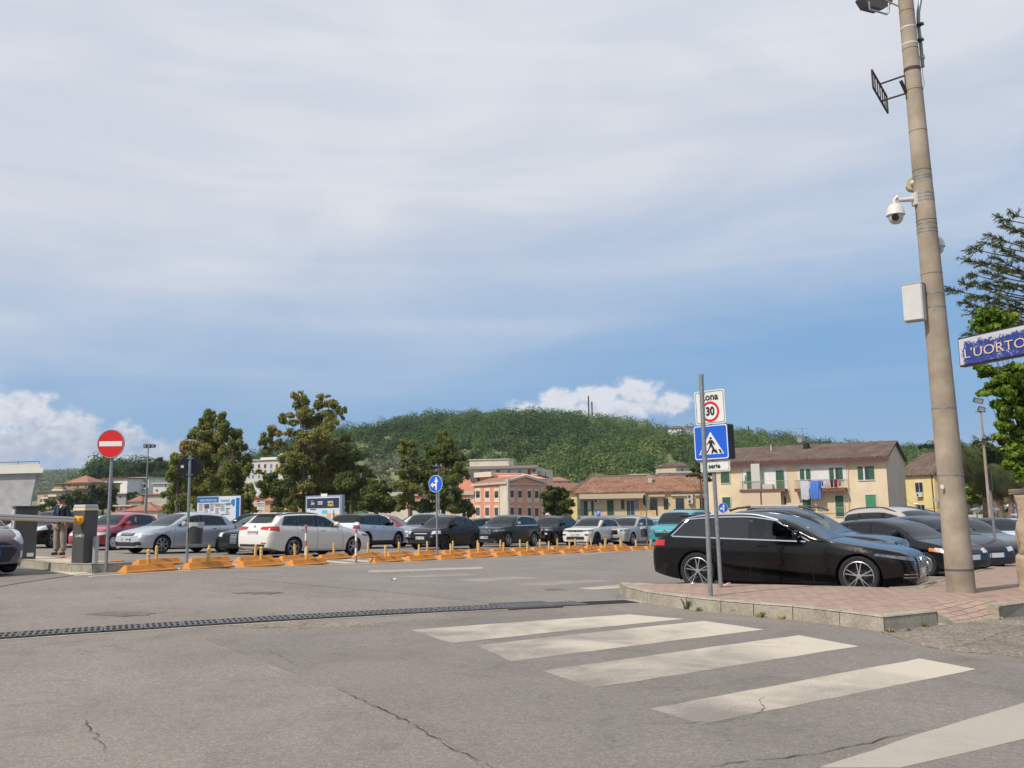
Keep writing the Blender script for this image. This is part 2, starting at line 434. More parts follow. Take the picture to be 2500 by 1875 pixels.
 def strip(s, mb, path, wd, axis='side', sg=1, off=0.004):
  """thin band thrown on the body along a polyline"""
  P = []
  for i in range(len(path)-1):
   a, b = path[i], path[i+1]; n = max(1, int(math.hypot(b[0]-a[0], b[1]-a[1])/0.06))
   P += [(a[0]+(b[0]-a[0])*k/n, a[1]+(b[1]-a[1])*k/n) for k in range(n)]
  P.append(path[-1]); prev = None
  for i, p in enumerate(P):
   a = P[max(0, i-1)]; b = P[min(len(P)-1, i+1)]; dx, dy = b[0]-a[0], b[1]-a[1]; l = math.hypot(dx, dy) or 1
   q = []
   for k in (-0.5, 0.5):
    u, v = p[0]-dy/l*wd*k, p[1]+dx/l*wd*k
    if axis == 'side': o, d = (s.X(u), sg*3, v), (0, -sg, 0)
    elif axis == 'front': o, d = (8, u, v), (-1, 0, 0)
    elif axis == 'rear': o, d = (-8, u, v), (1, 0, 0)
    else: o, d = (s.X(u), v, 5), (0, 0, -1)
    h, nn = s.cast(o, d)
    if h is None: q = None; break
    if nn.dot(Vector(d)) > 0: nn = -nn
    q.append(h+nn*off); q.append(h-nn*0.01)
   if q and prev:
    mb.add(prev+q, [(0, 2, 6, 4), (0, 4, 5, 1), (2, 3, 7, 6)])
   prev = q
def arc_poly(f0, f1, n, fn): return [fn(f0+(f1-f0)*i/n) for i in range(n+1)]
def wheel(car, x, y, r, wdt, rimr, style, rimm, sg):
 """tyre lies across y; outer face towards sg"""
 t = MB(); h = wdt/2
 t.lathe([(rimr*0.98, -h*0.9), (rimr*1.03, -h*0.97), (r*0.93, -h), (r*0.985, -h*0.82), (r, -h*0.5), (r, h*0.5), (r*0.985, h*0.82), (r*0.93, h), (rimr*1.03, h*0.97), (rimr*0.98, h*0.9)], ax='y', n=32)
 o = t.build('wheel', RUB, car, smooth=40); o.location = (x, y, r)
 rm = MB(); e = sg*h*0.92
 rm.lathe([(rimr*1.0, e), (rimr*0.96, e+sg*0.004), (rimr*0.93, e-sg*0.012), (rimr*0.90, -sg*h*0.6)], ax='y', n=32)
 z0 = e-sg*0.018; n, kind = style
 if kind == 'steel':
  rm.lathe([(0.0, z0+sg*0.012), (rimr*0.25, z0+sg*0.010), (rimr*0.42, z0-sg*0.015), (rimr*0.70, z0-sg*0.006), (rimr*0.93, z0-sg*0.012)], ax='y', n=32)
 else:
  rm.lathe([(0.0, z0), (rimr*0.17, z0-sg*0.002), (rimr*0.2, z0-sg*0.02)], ax='y', n=16)
  for k in range(n):
   a0 = 2*math.pi*k/n+0.3
   pairs = [(0, 0)] if kind == 'single' else [(-0.11, -0.02), (0.11, 0.02)]
   if kind == 'vee': pairs = [(-0.035, -0.17), (0.035, 0.17)]
   for ai, ao in pairs:
    wi, wo_ = (0.028, 0.020) if kind != 'single' else (0.045, 0.042)
    if kind == 'vee': wi, wo_ = 0.016, 0.015
    c0, c1 = a0+ai*(3 if kind == 'twin' else 1), a0+ao
    p0 = (math.cos(c0)*rimr*0.12, math.sin(c0)*rimr*0.12); p1 = (math.cos(c1)*rimr*0.94, math.sin(c1)*rimr*0.94)
    dx, dz = p1[0]-p0[0], p1[1]-p0[1]; l = math.hypot(dx, dz); nx, nz = -dz/l, dx/l
    vs = []
    for yy in (z0, z0-sg*0.03):
     for p, w_ in ((p0, wi/2), (p1, wo_/2)):
      vs += [(p[0]+nx*w_, yy-(0 if p is p0 else sg*0.004), p[1]+nz*w_), (p[0]-nx*w_, yy-(0 if p is p0 else sg*0.004), p[1]-nz*w_)]
    rm.add(vs, [(0, 1, 3, 2), (0, 2, 6, 4), (1, 5, 7, 3), (2, 3, 7, 6)])
 rm.build('rim', rimm, o, smooth=30)
 bk = MB(); bk.lathe([(0, -sg*h*0.25), (rimr*0.62, -sg*h*0.25), (rimr*0.64, -sg*h*0.35), (rimr*0.93, -sg*h*0.5)], ax='y', n=24)
 bk.build('brake_disc', mat('brake_dark', (0.03, 0.03, 0.03), rough=0.6, metal=0.3), o, smooth=30)
 return o
def car(label, cat, loc, rz, sp, col, group=None, name='parked_car'):
 g = lambda k, d=None: sp.get(k, d)
 t = thing(name, label, cat, loc, rz, group)
 L, W, wb, fo, rw = sp['L'], sp['W'], sp['wb'], sp['fo'], sp['rw']; fine = g('fine', True)
 B = Body(L, W, sp['prof'], sp['belt'], wb, fo, rw, gc=g('gc', 0.19), tum=g('tum', 0.30), nf=g('nf', 0.70), rf=g('rf', 0.6), nr=g('nr', 0.80), rr=g('rr', 0.4), fine=fine, er=g('er', 0.13), crown=g('crown', 0.05))
 zt, belt = B.zt, B.belt
 see = g('see', fine); GL = CGLASS if see else GLASS; GR = sp.get('tint', GL)
 # ---- side windows
 toff = g('toff', 0.115); st = 0.07 if fine else 0.14
 def winpoly(x0b, x0t, x1b, x1t, lift=0.02):
  """slanted front edge x0b(bottom)->x0t(top), rear edge x1b->x1t"""
  top = lambda d: zt(d)-toff
  bot = lambda d: belt(d)+lift
  P = []
  n = 5
  for i in range(n+1):
   d = x0b+(x1b-x0b)*i/n; P.append((d, bot(d)))
  zt1 = top(x1t); P.append((x1t, max(zt1, bot(x1t)+0.03)))
  m_n = 10
  for i in range(1, m_n+1):
   d = x1t+(x0t-x1t)*i/m_n; P.append((d, max(top(d), bot(d)+0.02)))
  P = sorted(set((round(a, 4), round(b, 4)) for a, b in P))
  def half(pts):
   h = []
   for p in pts:
    while len(h) >= 2 and (h[-1][0]-h[-2][0])*(p[1]-h[-2][1])-(h[-1][1]-h[-2][1])*(p[0]-h[-2][0]) <= 0: h.pop()
    h.append(p)
   return h
  lo = half(P); up_ = half(P[::-1]); return lo[:-1]+up_[:-1]
 polys = [winpoly(*wv) for wv in sp['wins']]
 sides = (1, -1)
 for sg in sides:
  for wi, pl in enumerate(polys):
   B.patch('side_window', GR if wi > 0 else GL, t, pl, 'side', sg, off=0.005, step=st)
 for sg in sides:
  mb = MB()
  if g('chrome_line'):
   pa = []
   allp = polys; x0 = min(p[0] for pl in allp for p in pl); x1 = max(p[0] for pl in allp for p in pl)
   n = 16; pa = [(x0+(x1-x0)*i/n, belt(x0+(x1-x0)*i/n)+0.004) for i in range(n+1)]
   B.strip(mb, pa, 0.022, 'side', sg, off=0.012)
   if g('chrome_line') == 2:
    m0 = sp['wins'][0]; m1 = sp['wins'][-1]
    up_ = [(m0[0]-0.06, belt(m0[0])+0.01)]+[(m0[1]+(m1[3]-m0[1])*i/14, zt(m0[1]+(m1[3]-m0[1])*i/14)-toff+0.018) for i in range(15)]+[(m1[2]+0.03, belt(m1[2])+0.01)]
    B.strip(mb, up_, 0.020, 'side', sg, off=0.012)
   mb.build('window_trim', CHR, t)
  for w1, w2 in zip(sp['wins'][:-1], sp['wins'][1:]):
   bp = MB()
   xb = (w1[2]+w2[0])/2; xt = (w1[3]+w2[1])/2; wd = max(0.03, abs(w2[0]-w1[2]))
   z0 = belt(xb)+0.02; z1 = zt(xt)-toff
   B.strip(bp, [(xb, z0), (xt, z1)], wd+0.012, 'side', sg, off=0.003)
   if bp.f: bp.build('door_pillar', GLOSSB if not g('body_pillar') else col, t)
 # ---- windscreen and rear window
 xc, xw = sp['cowl'], sp['wtop']; wc = B.w(xc)-0.13; wt_ = B.w(xw)-0.10-g('tum', 0.3)*(zt(xw)-belt(xw))-0.07
 B.patch('windscreen', GL, t, [(xc, -wc), (xc, wc), (xw, wt_), (xw, -wt_)], 'top', 1, off=0.006, step=st)
 if 'rearw' in sp:
  kind, a, b, wa, wb_ = sp['rearw']
  if kind == 'top': B.patch('rear_window', GR, t, [(a, -wa), (a, wa), (b, wb_), (b, -wb_)], 'top', 1, off=0.006, step=st)
  else: B.patch('rear_window', GR, t, [(-wa, a), (wa, a), (wb_, b), (-wb_, b)], 'rear', 1, off=0.006, step=st)
 # ---- lamps
 def wrap(name_, m, quad, rear=False):
  """quad: list of ('s', d, z) side points and ('f', y, z) face points"""
  for sg in sides:
   P3 = []
   for k, a, z in quad:
    if k == 's': h, _ = B.sidept(a, z, 1)
    else: h, _ = B.cast((-8 if rear else 8, a, z), (1 if rear else -1, 0, 0))
    if h is None: return
    P3.append(h)
   U = [((-p.x+p.y) if not rear else (p.x+p.y))*0.7071 for p in P3]
   pl = [(u, p.z) for u, p in zip(U, P3)]
   if rear:
    if sg == 1: _wrap(name_, m, pl, 'r', 1)
    else: _wrap(name_, m, pl, 'r', -1)
   else: _wrap(name_, m, pl, 'f', sg)
 def _wrap(name_, m, pl, fr, sg):
  us = [p[0] for p in pl]; vs_ = [p[1] for p in pl]; st_ = 0.03 if fine else 0.06
  nu = max(2, int((max(us)-min(us))/st_)+1); nv = max(2, int((max(vs_)-min(vs_))/st_)+1)
  bm = bmesh.new(); gg = {}
  for i in range(nu+1):
   for j in range(nv+1): gg[i, j] = bm.verts.new((min(us)+(max(us)-min(us))*i/nu, min(vs_)+(max(vs_)-min(vs_))*j/nv, 0))
  for i in range(nu):
   for j in range(nv): bm.faces.new((gg[i, j], gg[i+1, j], gg[i+1, j+1], gg[i, j+1]))
  cx, cy = sum(us)/len(us), sum(vs_)/len(vs_)
  pl = sorted(pl, key=lambda p: math.atan2(p[1]-cy, p[0]-cx))
  for i in range(len(pl)):
   a, b = pl[i], pl[(i+1) % len(pl)]; dx, dy = b[0]-a[0], b[1]-a[1]
   if math.hypot(dx, dy) < 1e-5: continue
   bmesh.ops.bisect_plane(bm, geom=bm.verts[:]+bm.edges[:]+bm.faces[:], plane_co=(a[0], a[1], 0), plane_no=(dy, -dx, 0), clear_outer=True, dist=1e-6)
  bad = []
  for v in bm.verts:
   u, w = v.co.x, v.co.y
   if fr == 'f': o = Vector((0.7071*5-0.7071*u, 0.7071*5+0.7071*u, w)); d = Vector((-0.7071, -0.7071, 0))
   else: o = Vector((-0.7071*5+0.7071*u, 0.7071*5+0.7071*u, w)); d = Vector((0.7071, -0.7071, 0))
   h, nn = B.cast(o, d)
   if h is None: bad.append(v); continue
   if nn.dot(d) > 0: nn = -nn
   p = h+nn*0.008; v.co = (p.x, p.y*sg, p.z)
  if bad: bmesh.ops.delete(bm, geom=bad, context='VERTS')
  bmesh.ops.recalc_face_normals(bm, faces=bm.faces)
  me = bpy.data.meshes.new(name_); bm.to_mesh(me); bm.free()
  if len(me.polygons) == 0: return
  me.polygons.foreach_set('use_smooth', [True]*len(me.polygons))
  o_ = link(name_, me, m, t)
  md = None
 for nm_, m_l, q in sp.get('head', []): wrap(nm_, m_l, q)
 for nm_, m_l, q in sp.get('tail', []): wrap(nm_, m_l, q, rear=True)
 # ---- face panels
 for nm_, m_l, pl in sp.get('face', []): B.patch(nm_, m_l, t, pl, 'front', 1, off=0.008, step=0.05)
 for nm_, m_l, pl in sp.get('back', []): B.patch(nm_, m_l, t, pl, 'rear', 1, off=0.008, step=0.05)
 if 'bars' in sp:      # grille bars (z0,z1,halfwidth,n,vertical,material)
  z0, z1, hw, n, vert, gm = sp['bars']; mb = MB()
  for i in range(n):
   f = (i+0.5)/n
   if vert: B.strip(mb, [(-hw+2*hw*f, z0), (-hw+2*hw*f, z1)], hw*0.5/n, 'front', off=0.022)
   else: B.strip(mb, [(-hw, z0+(z1-z0)*f), (hw, z0+(z1-z0)*f)], (z1-z0)*0.35/n, 'front', off=0.022)
  mb.build('grille_bar', gm, t)
 # ---- seams, handles, cladding
 for sg in sides:
  mb = MB()
  for path in sp.get('seams', []): B.strip(mb, path, 0.010, 'side', sg, off=0.0015)
  if mb.f: mb.build('door_seam', DARKW, t)
  for d, z in sp.get('handles', []):
   h, _ = B.sidept(d, z, sg)
   if h is None: continue
   hb = MB(); hb.box((h.x, h.y+sg*0.014, h.z), (0.19, 0.03, 0.032)); hb.build('door_handle', sp.get('handlem', col), t, smooth=True, bevel=0.008)
  if 'clad' in sp:
   cm, zc = sp['clad']; mb = MB()
   fx, rx = fo, fo+wb; Ra = rw*1.14
   for cx in (fx, rx):
    prev = None
    for k in range(25):
     a = math.radians(-18+216*k/24); q = []
     for rr_ in (Ra*0.985, Ra+0.055):
      d_ = cx-math.cos(a)*rr_; z = rw+math.sin(a)*rr_; z = max(z, B.gc+0.012)
      h, nn = B.sidept(d_, z, sg)
      if h is None: q = None; break
      q += [h+Vector((0, sg*0.014, 0)), h-Vector((0, sg*0.02, 0))]
     if q and prev: mb.add(prev+q, [(0, 4, 6, 2), (0, 1, 5, 4), (2, 6, 7, 3)])
     prev = q
   B.strip(mb, [(fx+Ra+0.03, (zc+B.gc)/2+0.012), (rx-Ra-0.03, (zc+B.gc)/2+0.012)], zc-B.gc, 'side', sg, off=0.012)
   mb.build('cladding', cm, t)
  if 'rubstrip' in sp:
   rm_, zz, x0, x1 = sp['rubstrip']; mb = MB(); B.strip(mb, [(x0, zz), (x1, zz+0.02)], 0.035, 'side', sg, off=0.012); mb.build('rubbing_strip', rm_, t)
  md_, mz = sp.get('mirror', (xc+0.42, belt(xc+0.4)+0.06)); h, _ = B.sidept(md_, mz-0.09, sg)
  if h is not None:
   mm = MB(); n = 10
   mm.lathe([(0.001, -0.075), (0.05, -0.07), (0.082, -0.03), (0.085, 0.02), (0.078, 0.045), (0.001, 0.05)], ax='z', n=14)
   vs = [(v[2]*0.95, v[0]*1.30, v[1]*0.95) for v in mm.v]
   mm.v = [(v[0], v[1]+sg*0.10, v[2]+0.045) for v in vs]
   mm.box((-0.0, sg*0.02, -0.01), (0.05, 0.12, 0.03))
   o = mm.build('wing_mirror', sp.get('mirm', col), t, smooth=50); o.location = (h.x, h.y, mz-0.02)
 # ---- roof rails
 if 'rails' in sp:
  rm_, x0, x1, hh = sp['rails']
  for sg in sides:
   pts = []; n = 14
   for i in range(n+1):
    d = x0+(x1-x0)*i/n; yy = B.w(d)-0.115-B.tum*(zt(d)-belt(d))
    h, _ = B.cast((B.X(d), sg*yy, 5), (0, 0, -1))
    lift = hh*min(1, 4.0*min(i, n-i)/n)
    if h is not None: pts.append((h.x, h.y, h.z+lift-0.004))
   MB().tube(pts, 0.018, 8).build('roof_rail', rm_, t, smooth=True)
 if g('spoiler'):
  a = g('spoiler'); mb = MB(); hw = B.w(a)-0.16-g('tum', .3)*(zt(a-0.2)-belt(a))
  mb.box((B.X(a), 0, zt(a-0.10)-0.012), (0.26, hw*2, 0.035)); mb.build('spoiler', sp.get('spm', col), t, smooth=True, bevel=0.012)
 # ---- plates
 def plate(front, y0, z, txt):
  X0 = 8 if front else -8; h, _ = B.cast((X0, y0, z), (-1 if front else 1, 0, 0))
  if h is None: return
  sx_ = 1 if front else -1
  mb = MB(); mb.box((h.x+sx_*0.014, y0, z), (0.012, 0.52, 0.115)); p = mb.build('number_plate', PLW, t)
  for e in (-1, 1): MB().box((h.x+sx_*0.0215, y0+e*0.24, z), (0.004, 0.04, 0.113)).build('plate_band', PLB, p)
  if txt: text_mesh(txt, 0.115, 'plate_text', INK, p, (h.x+sx_*0.0225, y0, z), (math.pi/2, 0, math.pi/2 if front else -math.pi/2), sxy=(0.82, 1), extrude=0.001, bold=0.002)
 if 'plate_f' in sp: plate(True, *sp['plate_f'])
 if 'plate_r' in sp: plate(False, *sp['plate_r'])
 if 'badge' in sp:
  for end, y0, z, r_ in sp['badge']:
   h, _ = B.cast((8 if end == 'f' else -8, y0, z), (-1 if end == 'f' else 1, 0, 0))
   if h is not None:
    s_ = 1 if end == 'f' else -1; mb = MB(); mb.lathe([(0, s_*0.028), (r_*0.62, s_*0.028), (r_*0.66, s_*0.018), (r_*0.8, s_*0.018), (r_*0.84, s_*0.03), (r_, s_*0.026), (r_, s_*-0.01)], ax='x', n=20)
    o = mb.build('badge', CHR, t, smooth=30); o.location = h
 # ---- wheels, wells
 rimr = rw*g('rimk', 0.66); yw = W/2-0.115+g('track', 0.0)
 for xw_ in (wb/2, -wb/2):
  for sg in sides:
   wheel(t, xw_, sg*(yw), rw, 0.21, rimr, g('rimstyle', (5, 'twin')), g('rimm', ALU), sg)
 Ra = rw*1.16
 for xw_ in (wb/2, -wb/2):
  wl_ = MB()
  for sg in sides:
   n = 14; prev = None
   yi, yo = sg*0.44, sg*(W/2-0.05)
   vs = []; fs = []
   for k in range(n+1):
    a = math.pi*(-0.15+1.3*k/n); vs += [(xw_+math.cos(a)*Ra, yi, rw+math.sin(a)*Ra), (xw_+math.cos(a)*Ra, yo, rw+math.sin(a)*Ra)]
    if k: fs.append((2*k-2, 2*k-1, 2*k+1, 2*k))
   c = len(vs); vs.append((xw_, yi, rw)); fs += [(c, 2*k, 2*k+2) for k in range(n)]
   wl_.add(vs, fs)
  wl_.box((xw_, 0, rw), (0.12, 0.92, 0.12)); wl_.build('wheel_well', DARKW, t)
 MB().box((0, 0, B.gc-0.02), (wb-rw*2.6, W-0.35, 0.06)).build('underbody', DARKW, t)
 if g('antenna'):
  d = g('antenna'); z = zt(d); MB().tube([(B.X(d), 0, z-0.01), (B.X(d)-0.18, 0, z+0.32)], [0.006, 0.003], 6).build('antenna', TRIM, t)
 if see:
  def inside(pl, u, v):
   s_ = 0
   for i in range(len(pl)):
    a_, c_ = pl[i], pl[(i+1) % len(pl)]; k_ = (c_[0]-a_[0])*(v-a_[1])-(c_[1]-a_[1])*(u-a_[0])
    if abs(k_) < 1e-9: continue
    if s_ == 0: s_ = 1 if k_ > 0 else -1
    elif (k_ > 0) != (s_ > 0): return False
   return True
  side_p = [p_ for i_, p_ in enumerate(polys) if not (i_ > 0 and 'tint' in sp)]; dn = lambda v: fo+wb/2-v.co.x; dead = []
  wsp = [(xc, -wc), (xc, wc), (xw, wt_), (xw, -wt_)]; rw_ = sp.get('rearw') if 'tint' not in sp else None
  for f in B.bm.faces:
   c = f.calc_center_median(); dc = fo+wb/2-c.x
   if c.z < belt(dc) or len(f.verts) > 6: continue
   nn = f.normal; ok = False
   if abs(nn.y) > 0.45: ok = any(all(inside(p_, dn(v), v.co.z) for v in f.verts) for p_ in side_p)
   if not ok and xc <= dc <= xw and nn.z > 0.2: ok = all(inside(wsp, dn(v), v.co.y) for v in f.verts)
   if not ok and rw_ and dc > L*0.7:
    k_, a_, b_, wa, wb2 = rw_
    if k_ == 'rear' and abs(nn.x) > 0.3: ok = all(inside([(-wa, a_), (wa, a_), (wb2, b_), (-wb2, b_)], v.co.y, v.co.z) for v in f.verts)
   if ok: dead.append(f)
  bmesh.ops.delete(B.bm, geom=dead, context='FACES')
  X = B.X; m_ = MB(); zf = belt(xc+1)-0.16; xe = min(L-0.55, sp['wins'][-1][2]+0.1); m_.box(((X(xc+0.25)+X(xe))/2, 0, (0.3+zf)/2), (xe-xc-0.25, W-0.34, zf-0.3)); m_.box((X(xc+0.42), 0, zf+0.03), (0.5, W-0.42, 0.14)); m_.build('interior', SEAT, t)
  for sd in (sp['wins'][0][2]-0.18, min(xe-0.25, (sp['wins'][1][2] if len(sp['wins']) > 1 else xe)-0.12)):
   for y_ in (-0.36, 0.36):
    q_ = MB(); q_.box((X(sd), y_, belt(sd)-0.02), (0.16, 0.46, 0.36), taper=0.8); q_.box((X(sd)-0.03, y_, belt(sd)+0.26), (0.10, 0.26, 0.17), taper=0.85); q_.build('seat', SEAT, t, smooth=True, bevel=0.03)
  st_ = MB(); st_.lathe([(0.17, -0.012), (0.185, 0), (0.17, 0.012)], ax='x', n=20); o_ = st_.build('steering_wheel', SEAT, t); o_.location = (X(xc+0.66), 0.36, zf+0.13); o_.rotation_euler = (0, R(-25), 0)
 if g('roofm'):      # contrasting roof: split off above the belt or just below the roof edge
  rmat, mode = g('roofm'); Lc = B.X
  def isroof(f):
   c = f.calc_center_median(); d = fo+wb/2-c.x
   if mode == 'cabin': return c.z > belt(d)+0.012 and zt(d) > belt(d)+0.10 and d < g('roofend', 99)
   return c.z > zt(d)-0.105 and zt(d) > sp['H']-0.22 and d > sp['wtop']-0.1
  top = [f for f in B.bm.faces if isroof(f)]
  b2 = B.bm.copy(); B.bm.faces.ensure_lookup_table(); b2.faces.ensure_lookup_table()
  idx = set(f.index for f in top); B.bm.faces.index_update()
  bmesh.ops.delete(b2, geom=[f for f in b2.faces if not isroof(f)], context='FACES')
  bmesh.ops.delete(B.bm, geom=[f for f in B.bm.faces if isroof(f)], context='FACES')
  me = bpy.data.meshes.new('roof'); b2.to_mesh(me); b2.free(); me.polygons.foreach_set('use_smooth', [True]*len(me.polygons)); me.set_sharp_from_angle(angle=R(42))
  link('roof', me, rmat, t)
 B.mesh('body', col, t)
 return t
# ------------------------------------------------------------------ car shapes
def shape(L, W, H, wb, fo, rw, zn, zh, xc, zc, xw, zw, xp, xr, zr, xb, zb, ztl, b0, b1, wins, **k):
 prof = [(0, zn-0.22), (0.02, zn-0.09), (0.07, zn-0.01), (0.22, zn+(zh-zn)*0.45), (xc*0.5, zh), (xc*0.85, zc-0.035), (xc, zc), (xc+(xw-xc)*0.5, zc+(zw-zc)*0.56), (xw, zw), (xp, H), (xr, zr), (xb, zb), (L-0.05, ztl), (L, ztl-0.22)]
 prof = [p for i, p in enumerate(prof) if i == 0 or p[0] > prof[i-1][0]+0.005]
 sp = dict(L=L, W=W, H=H, wb=wb, fo=fo, rw=rw, prof=prof, belt=[(xc*0.9, b0), (xb+0.05, b1)], cowl=xc, wtop=xw, wins=wins)
 fx, rx = fo, fo+wb; R_ = rw*1.14
 w0, w1 = wins[0], wins[1] if len(wins) > 1 else wins[0]
 gcz = k.get('gc', 0.19)+0.05
 dA = w0[0]-0.12; dB = (w0[2]+w1[0])/2 if len(wins) > 1 else w0[2]+0.03
 bl = lambda d: b0+(b1-b0)*max(0, min(1, (d-xc*0.9)/(xb+0.05-xc*0.9)))
 seams = [[(dA+0.05, bl(dA)-0.01), (max(dA, fx+R_+0.10), 0.62), (max(dA, fx+R_+0.10), gcz)], [(dB, bl(dB)), (dB, gcz)]]
 hand = [(dB-0.24, bl(dB)-0.10)]
 if len(wins) > 1 and not k.get('twodoor'):
  e = w1[2]+0.02
  seams.append([(e, bl(e)), (e-0.02, rw+R_*0.95), (rx-R_-0.06, 0.45), (rx-R_-0.06, gcz)]); hand.append((e-0.22, bl(e)-0.09))
 seams.append([(fx+R_+0.09, gcz), (rx-R_-0.06, gcz)])
 sp['seams'] = seams; sp['handles'] = hand; sp.update(k); return sp
def lampq(d, z0, z1, y, y0, y1):   # side depth d, side z range, face inner y, face z range
 return [('s', d, z0), ('s', d, z1), ('f', y, y1), ('f', y, y0)]
def rect(y0, y1, z0, z1): return [(y0, z0), (y1, z0), (y1, z1), (y0, z1)]
def trap(w0, w1, z0, z1): return [(-w0, z0), (w0, z0), (w1, z1), (-w1, z1)]
AUDI = shape(4.79, 1.84, 1.434, 2.95, 0.88, 0.345, 0.70, 0.86, 1.41, 0.97, 2.25, 1.35, 2.96, 4.10, 1.378, 4.50, 1.04, 0.90, 0.905, 0.985,
   [(1.77, 2.31, 2.75, 2.77), (2.83, 2.85, 3.61, 3.57), (3.68, 3.62, 4.33, 4.05)], toff=0.10, tum=0.33, chrome_line=2, nf=0.66, rf=0.75,
   head=[('headlight', LENSD, [('s', 0.62, 0.70), ('s', 0.58, 0.735), ('f', 0.50, 0.66), ('f', 0.52, 0.59)])], tail=[('tail_light', RED, lampq(4.47, 0.81, 0.92, 0.42, 0.80, 0.91))],
   face=[('grille', GLOSSB, trap(0.33, 0.45, 0.30, 0.68)), ('air_intake', TRIM, rect(-0.75, -0.48, 0.28, 0.45)), ('air_intake', TRIM, rect(0.48, 0.75, 0.28, 0.45)), ('bumper_trim', CHR, rect(0.50, 0.80, 0.385, 0.40)), ('bumper_trim', CHR, rect(-0.80, -0.50, 0.385, 0.40)), ('bumper_trim', CHR, rect(0.50, 0.80, 0.335, 0.345)), ('bumper_trim', CHR, rect(-0.80, -0.50, 0.335, 0.345))],
   bars=(0.32, 0.66, 0.38, 8, False, CHR), rails=(CHR, 2.31, 4.18, 0.035), rimk=0.745, rimstyle=(5, 'vee'), plate_f=(0, 0.42, ''), plate_r=(0, 0.74, ''), badge=[('f', 0, 0.60, 0.07)],
   back=[('rear_reflector', RED, rect(0.55, 0.82, 0.40, 0.43)), ('rear_reflector', RED, rect(-0.82, -0.55, 0.40, 0.43))],
   rearw=('top', 4.15, 4.47, 0.45, 0.58), spoiler=4.12, gc=0.17, mirror=(1.91, 1.02), handlem=GLOSSB)
GOLF = shape(4.20, 1.76, 1.483, 2.58, 0.87, 0.316, 0.70, 0.86, 1.10, 0.97, 1.98, 1.41, 2.55, 3.50, 1.42, 3.96, 1.06, 0.88, 0.925, 0.99,
   [(1.45, 2.05, 2.42, 2.46), (2.52, 2.55, 3.22, 3.18), (3.25, 3.21, 3.60, 3.42)], toff=0.115, tum=0.27, nf=0.72,
   head=[('headlight', LENS, lampq(0.42, 0.66, 0.74, 0.42, 0.60, 0.72))], tail=[('tail_light', RED, lampq(3.92, 0.80, 1.0, 0.50, 0.82, 0.99))],
   face=[('grille', TRIM, trap(0.36, 0.40, 0.62, 0.71)), ('lower_grille', TRIM, trap(0.62, 0.58, 0.26, 0.40)), ('air_intake', TRIM, rect(0.52, 0.76, 0.30, 0.42)), ('air_intake', TRIM, rect(-0.76, -0.52, 0.30, 0.42))],
   bars=(0.63, 0.70, 0.36, 2, False, CHR), plate_f=(0, 0.49, 'DZ 323MW'), plate_r=(0, 0.62, ''), badge=[('f', 0, 0.68, 0.06)], rimk=0.70, rimstyle=(7, 'single'),
   rearw=('rear', 1.08, 1.34, 0.58, 0.50), spoiler=3.62, mirror=(1.66, 1.03), antenna=3.4, rubstrip=(None, 0.60, 1.4, 3.15))
TIPO = shape(4.57, 1.79, 1.485, 2.64, 0.92, 0.318, 0.72, 0.86, 1.18, 0.98, 2.05, 1.40, 2.6, 3.9, 1.44, 4.36, 1.06, 0.92, 0.93, 1.02,
   [(1.55, 2.12, 2.52, 2.56), (2.62, 2.65, 3.42, 3.36), (3.48, 3.42, 4.06, 3.90)], toff=0.11, tum=0.27, nf=0.74,
   head=[('headlight', LENSD, lampq(0.55, 0.68, 0.76, 0.45, 0.62, 0.70))], tail=[('tail_light', RED, lampq(4.18, 0.84, 1.0, 0.34, 0.90, 0.98))],
   back=[('rear_bumper_trim', TRIM, trap(0.62, 0.66, 0.34, 0.42)), ('rear_reflector', RED, rect(-0.72, -0.45, 0.44, 0.48))],
   rails=(TRIM, 2.4, 4.05, 0.03), rimk=0.72, rimstyle=(5, 'vee'), plate_r=(0, 0.80, 'GP 021FN'), plate_f=(0, 0.45, ''), badge=[('r', 0, 0.98, 0.05)],
   rearw=('rear', 1.10, 1.37, 0.62, 0.50), spoiler=3.98, mirror=(1.78, 1.06), handlem=CHR)
MINI = shape(4.10, 1.79, 1.56, 2.60, 0.80, 0.335, 0.76, 0.94, 1.02, 1.02, 1.72, 1.49, 2.3, 3.55, 1.50, 3.93, 1.10, 0.98, 0.98, 1.06,
   [(1.38, 1.78, 2.25, 2.27), (2.32, 2.34, 3.02, 3.00), (3.07, 3.05, 3.60, 3.45)], toff=0.10, tum=0.20, nf=0.76, rf=0.5,
   head=[('headlight', LENS, lampq(0.42, 0.74, 0.90, 0.50, 0.68, 0.84))], tail=[('tail_light', RED, lampq(3.90, 0.86, 1.02, 0.60, 0.86, 1.02))],
   face=[('grille', TRIM, trap(0.44, 0.40, 0.56, 0.72)), ('lower_grille', TRIM, trap(0.55, 0.55, 0.30, 0.42)), ('fog_lamp', LENS, rect(0.55, 0.66, 0.40, 0.49)), ('fog_lamp', LENS, rect(-0.66, -0.55, 0.40, 0.49))],
   bars=(0.58, 0.71, 0.42, 4, False, CHR), clad=(TRIM, 0.34), rimk=0.68, rimstyle=(5, 'twin'), rearw=('rear', 1.12, 1.40, 0.60, 0.55), plate_r=(0, 0.70, ''), mirror=(1.5, 1.09), roofm=(GLOSSB, 'cabin'), mirm=GLOSSB, handlem=CHR)
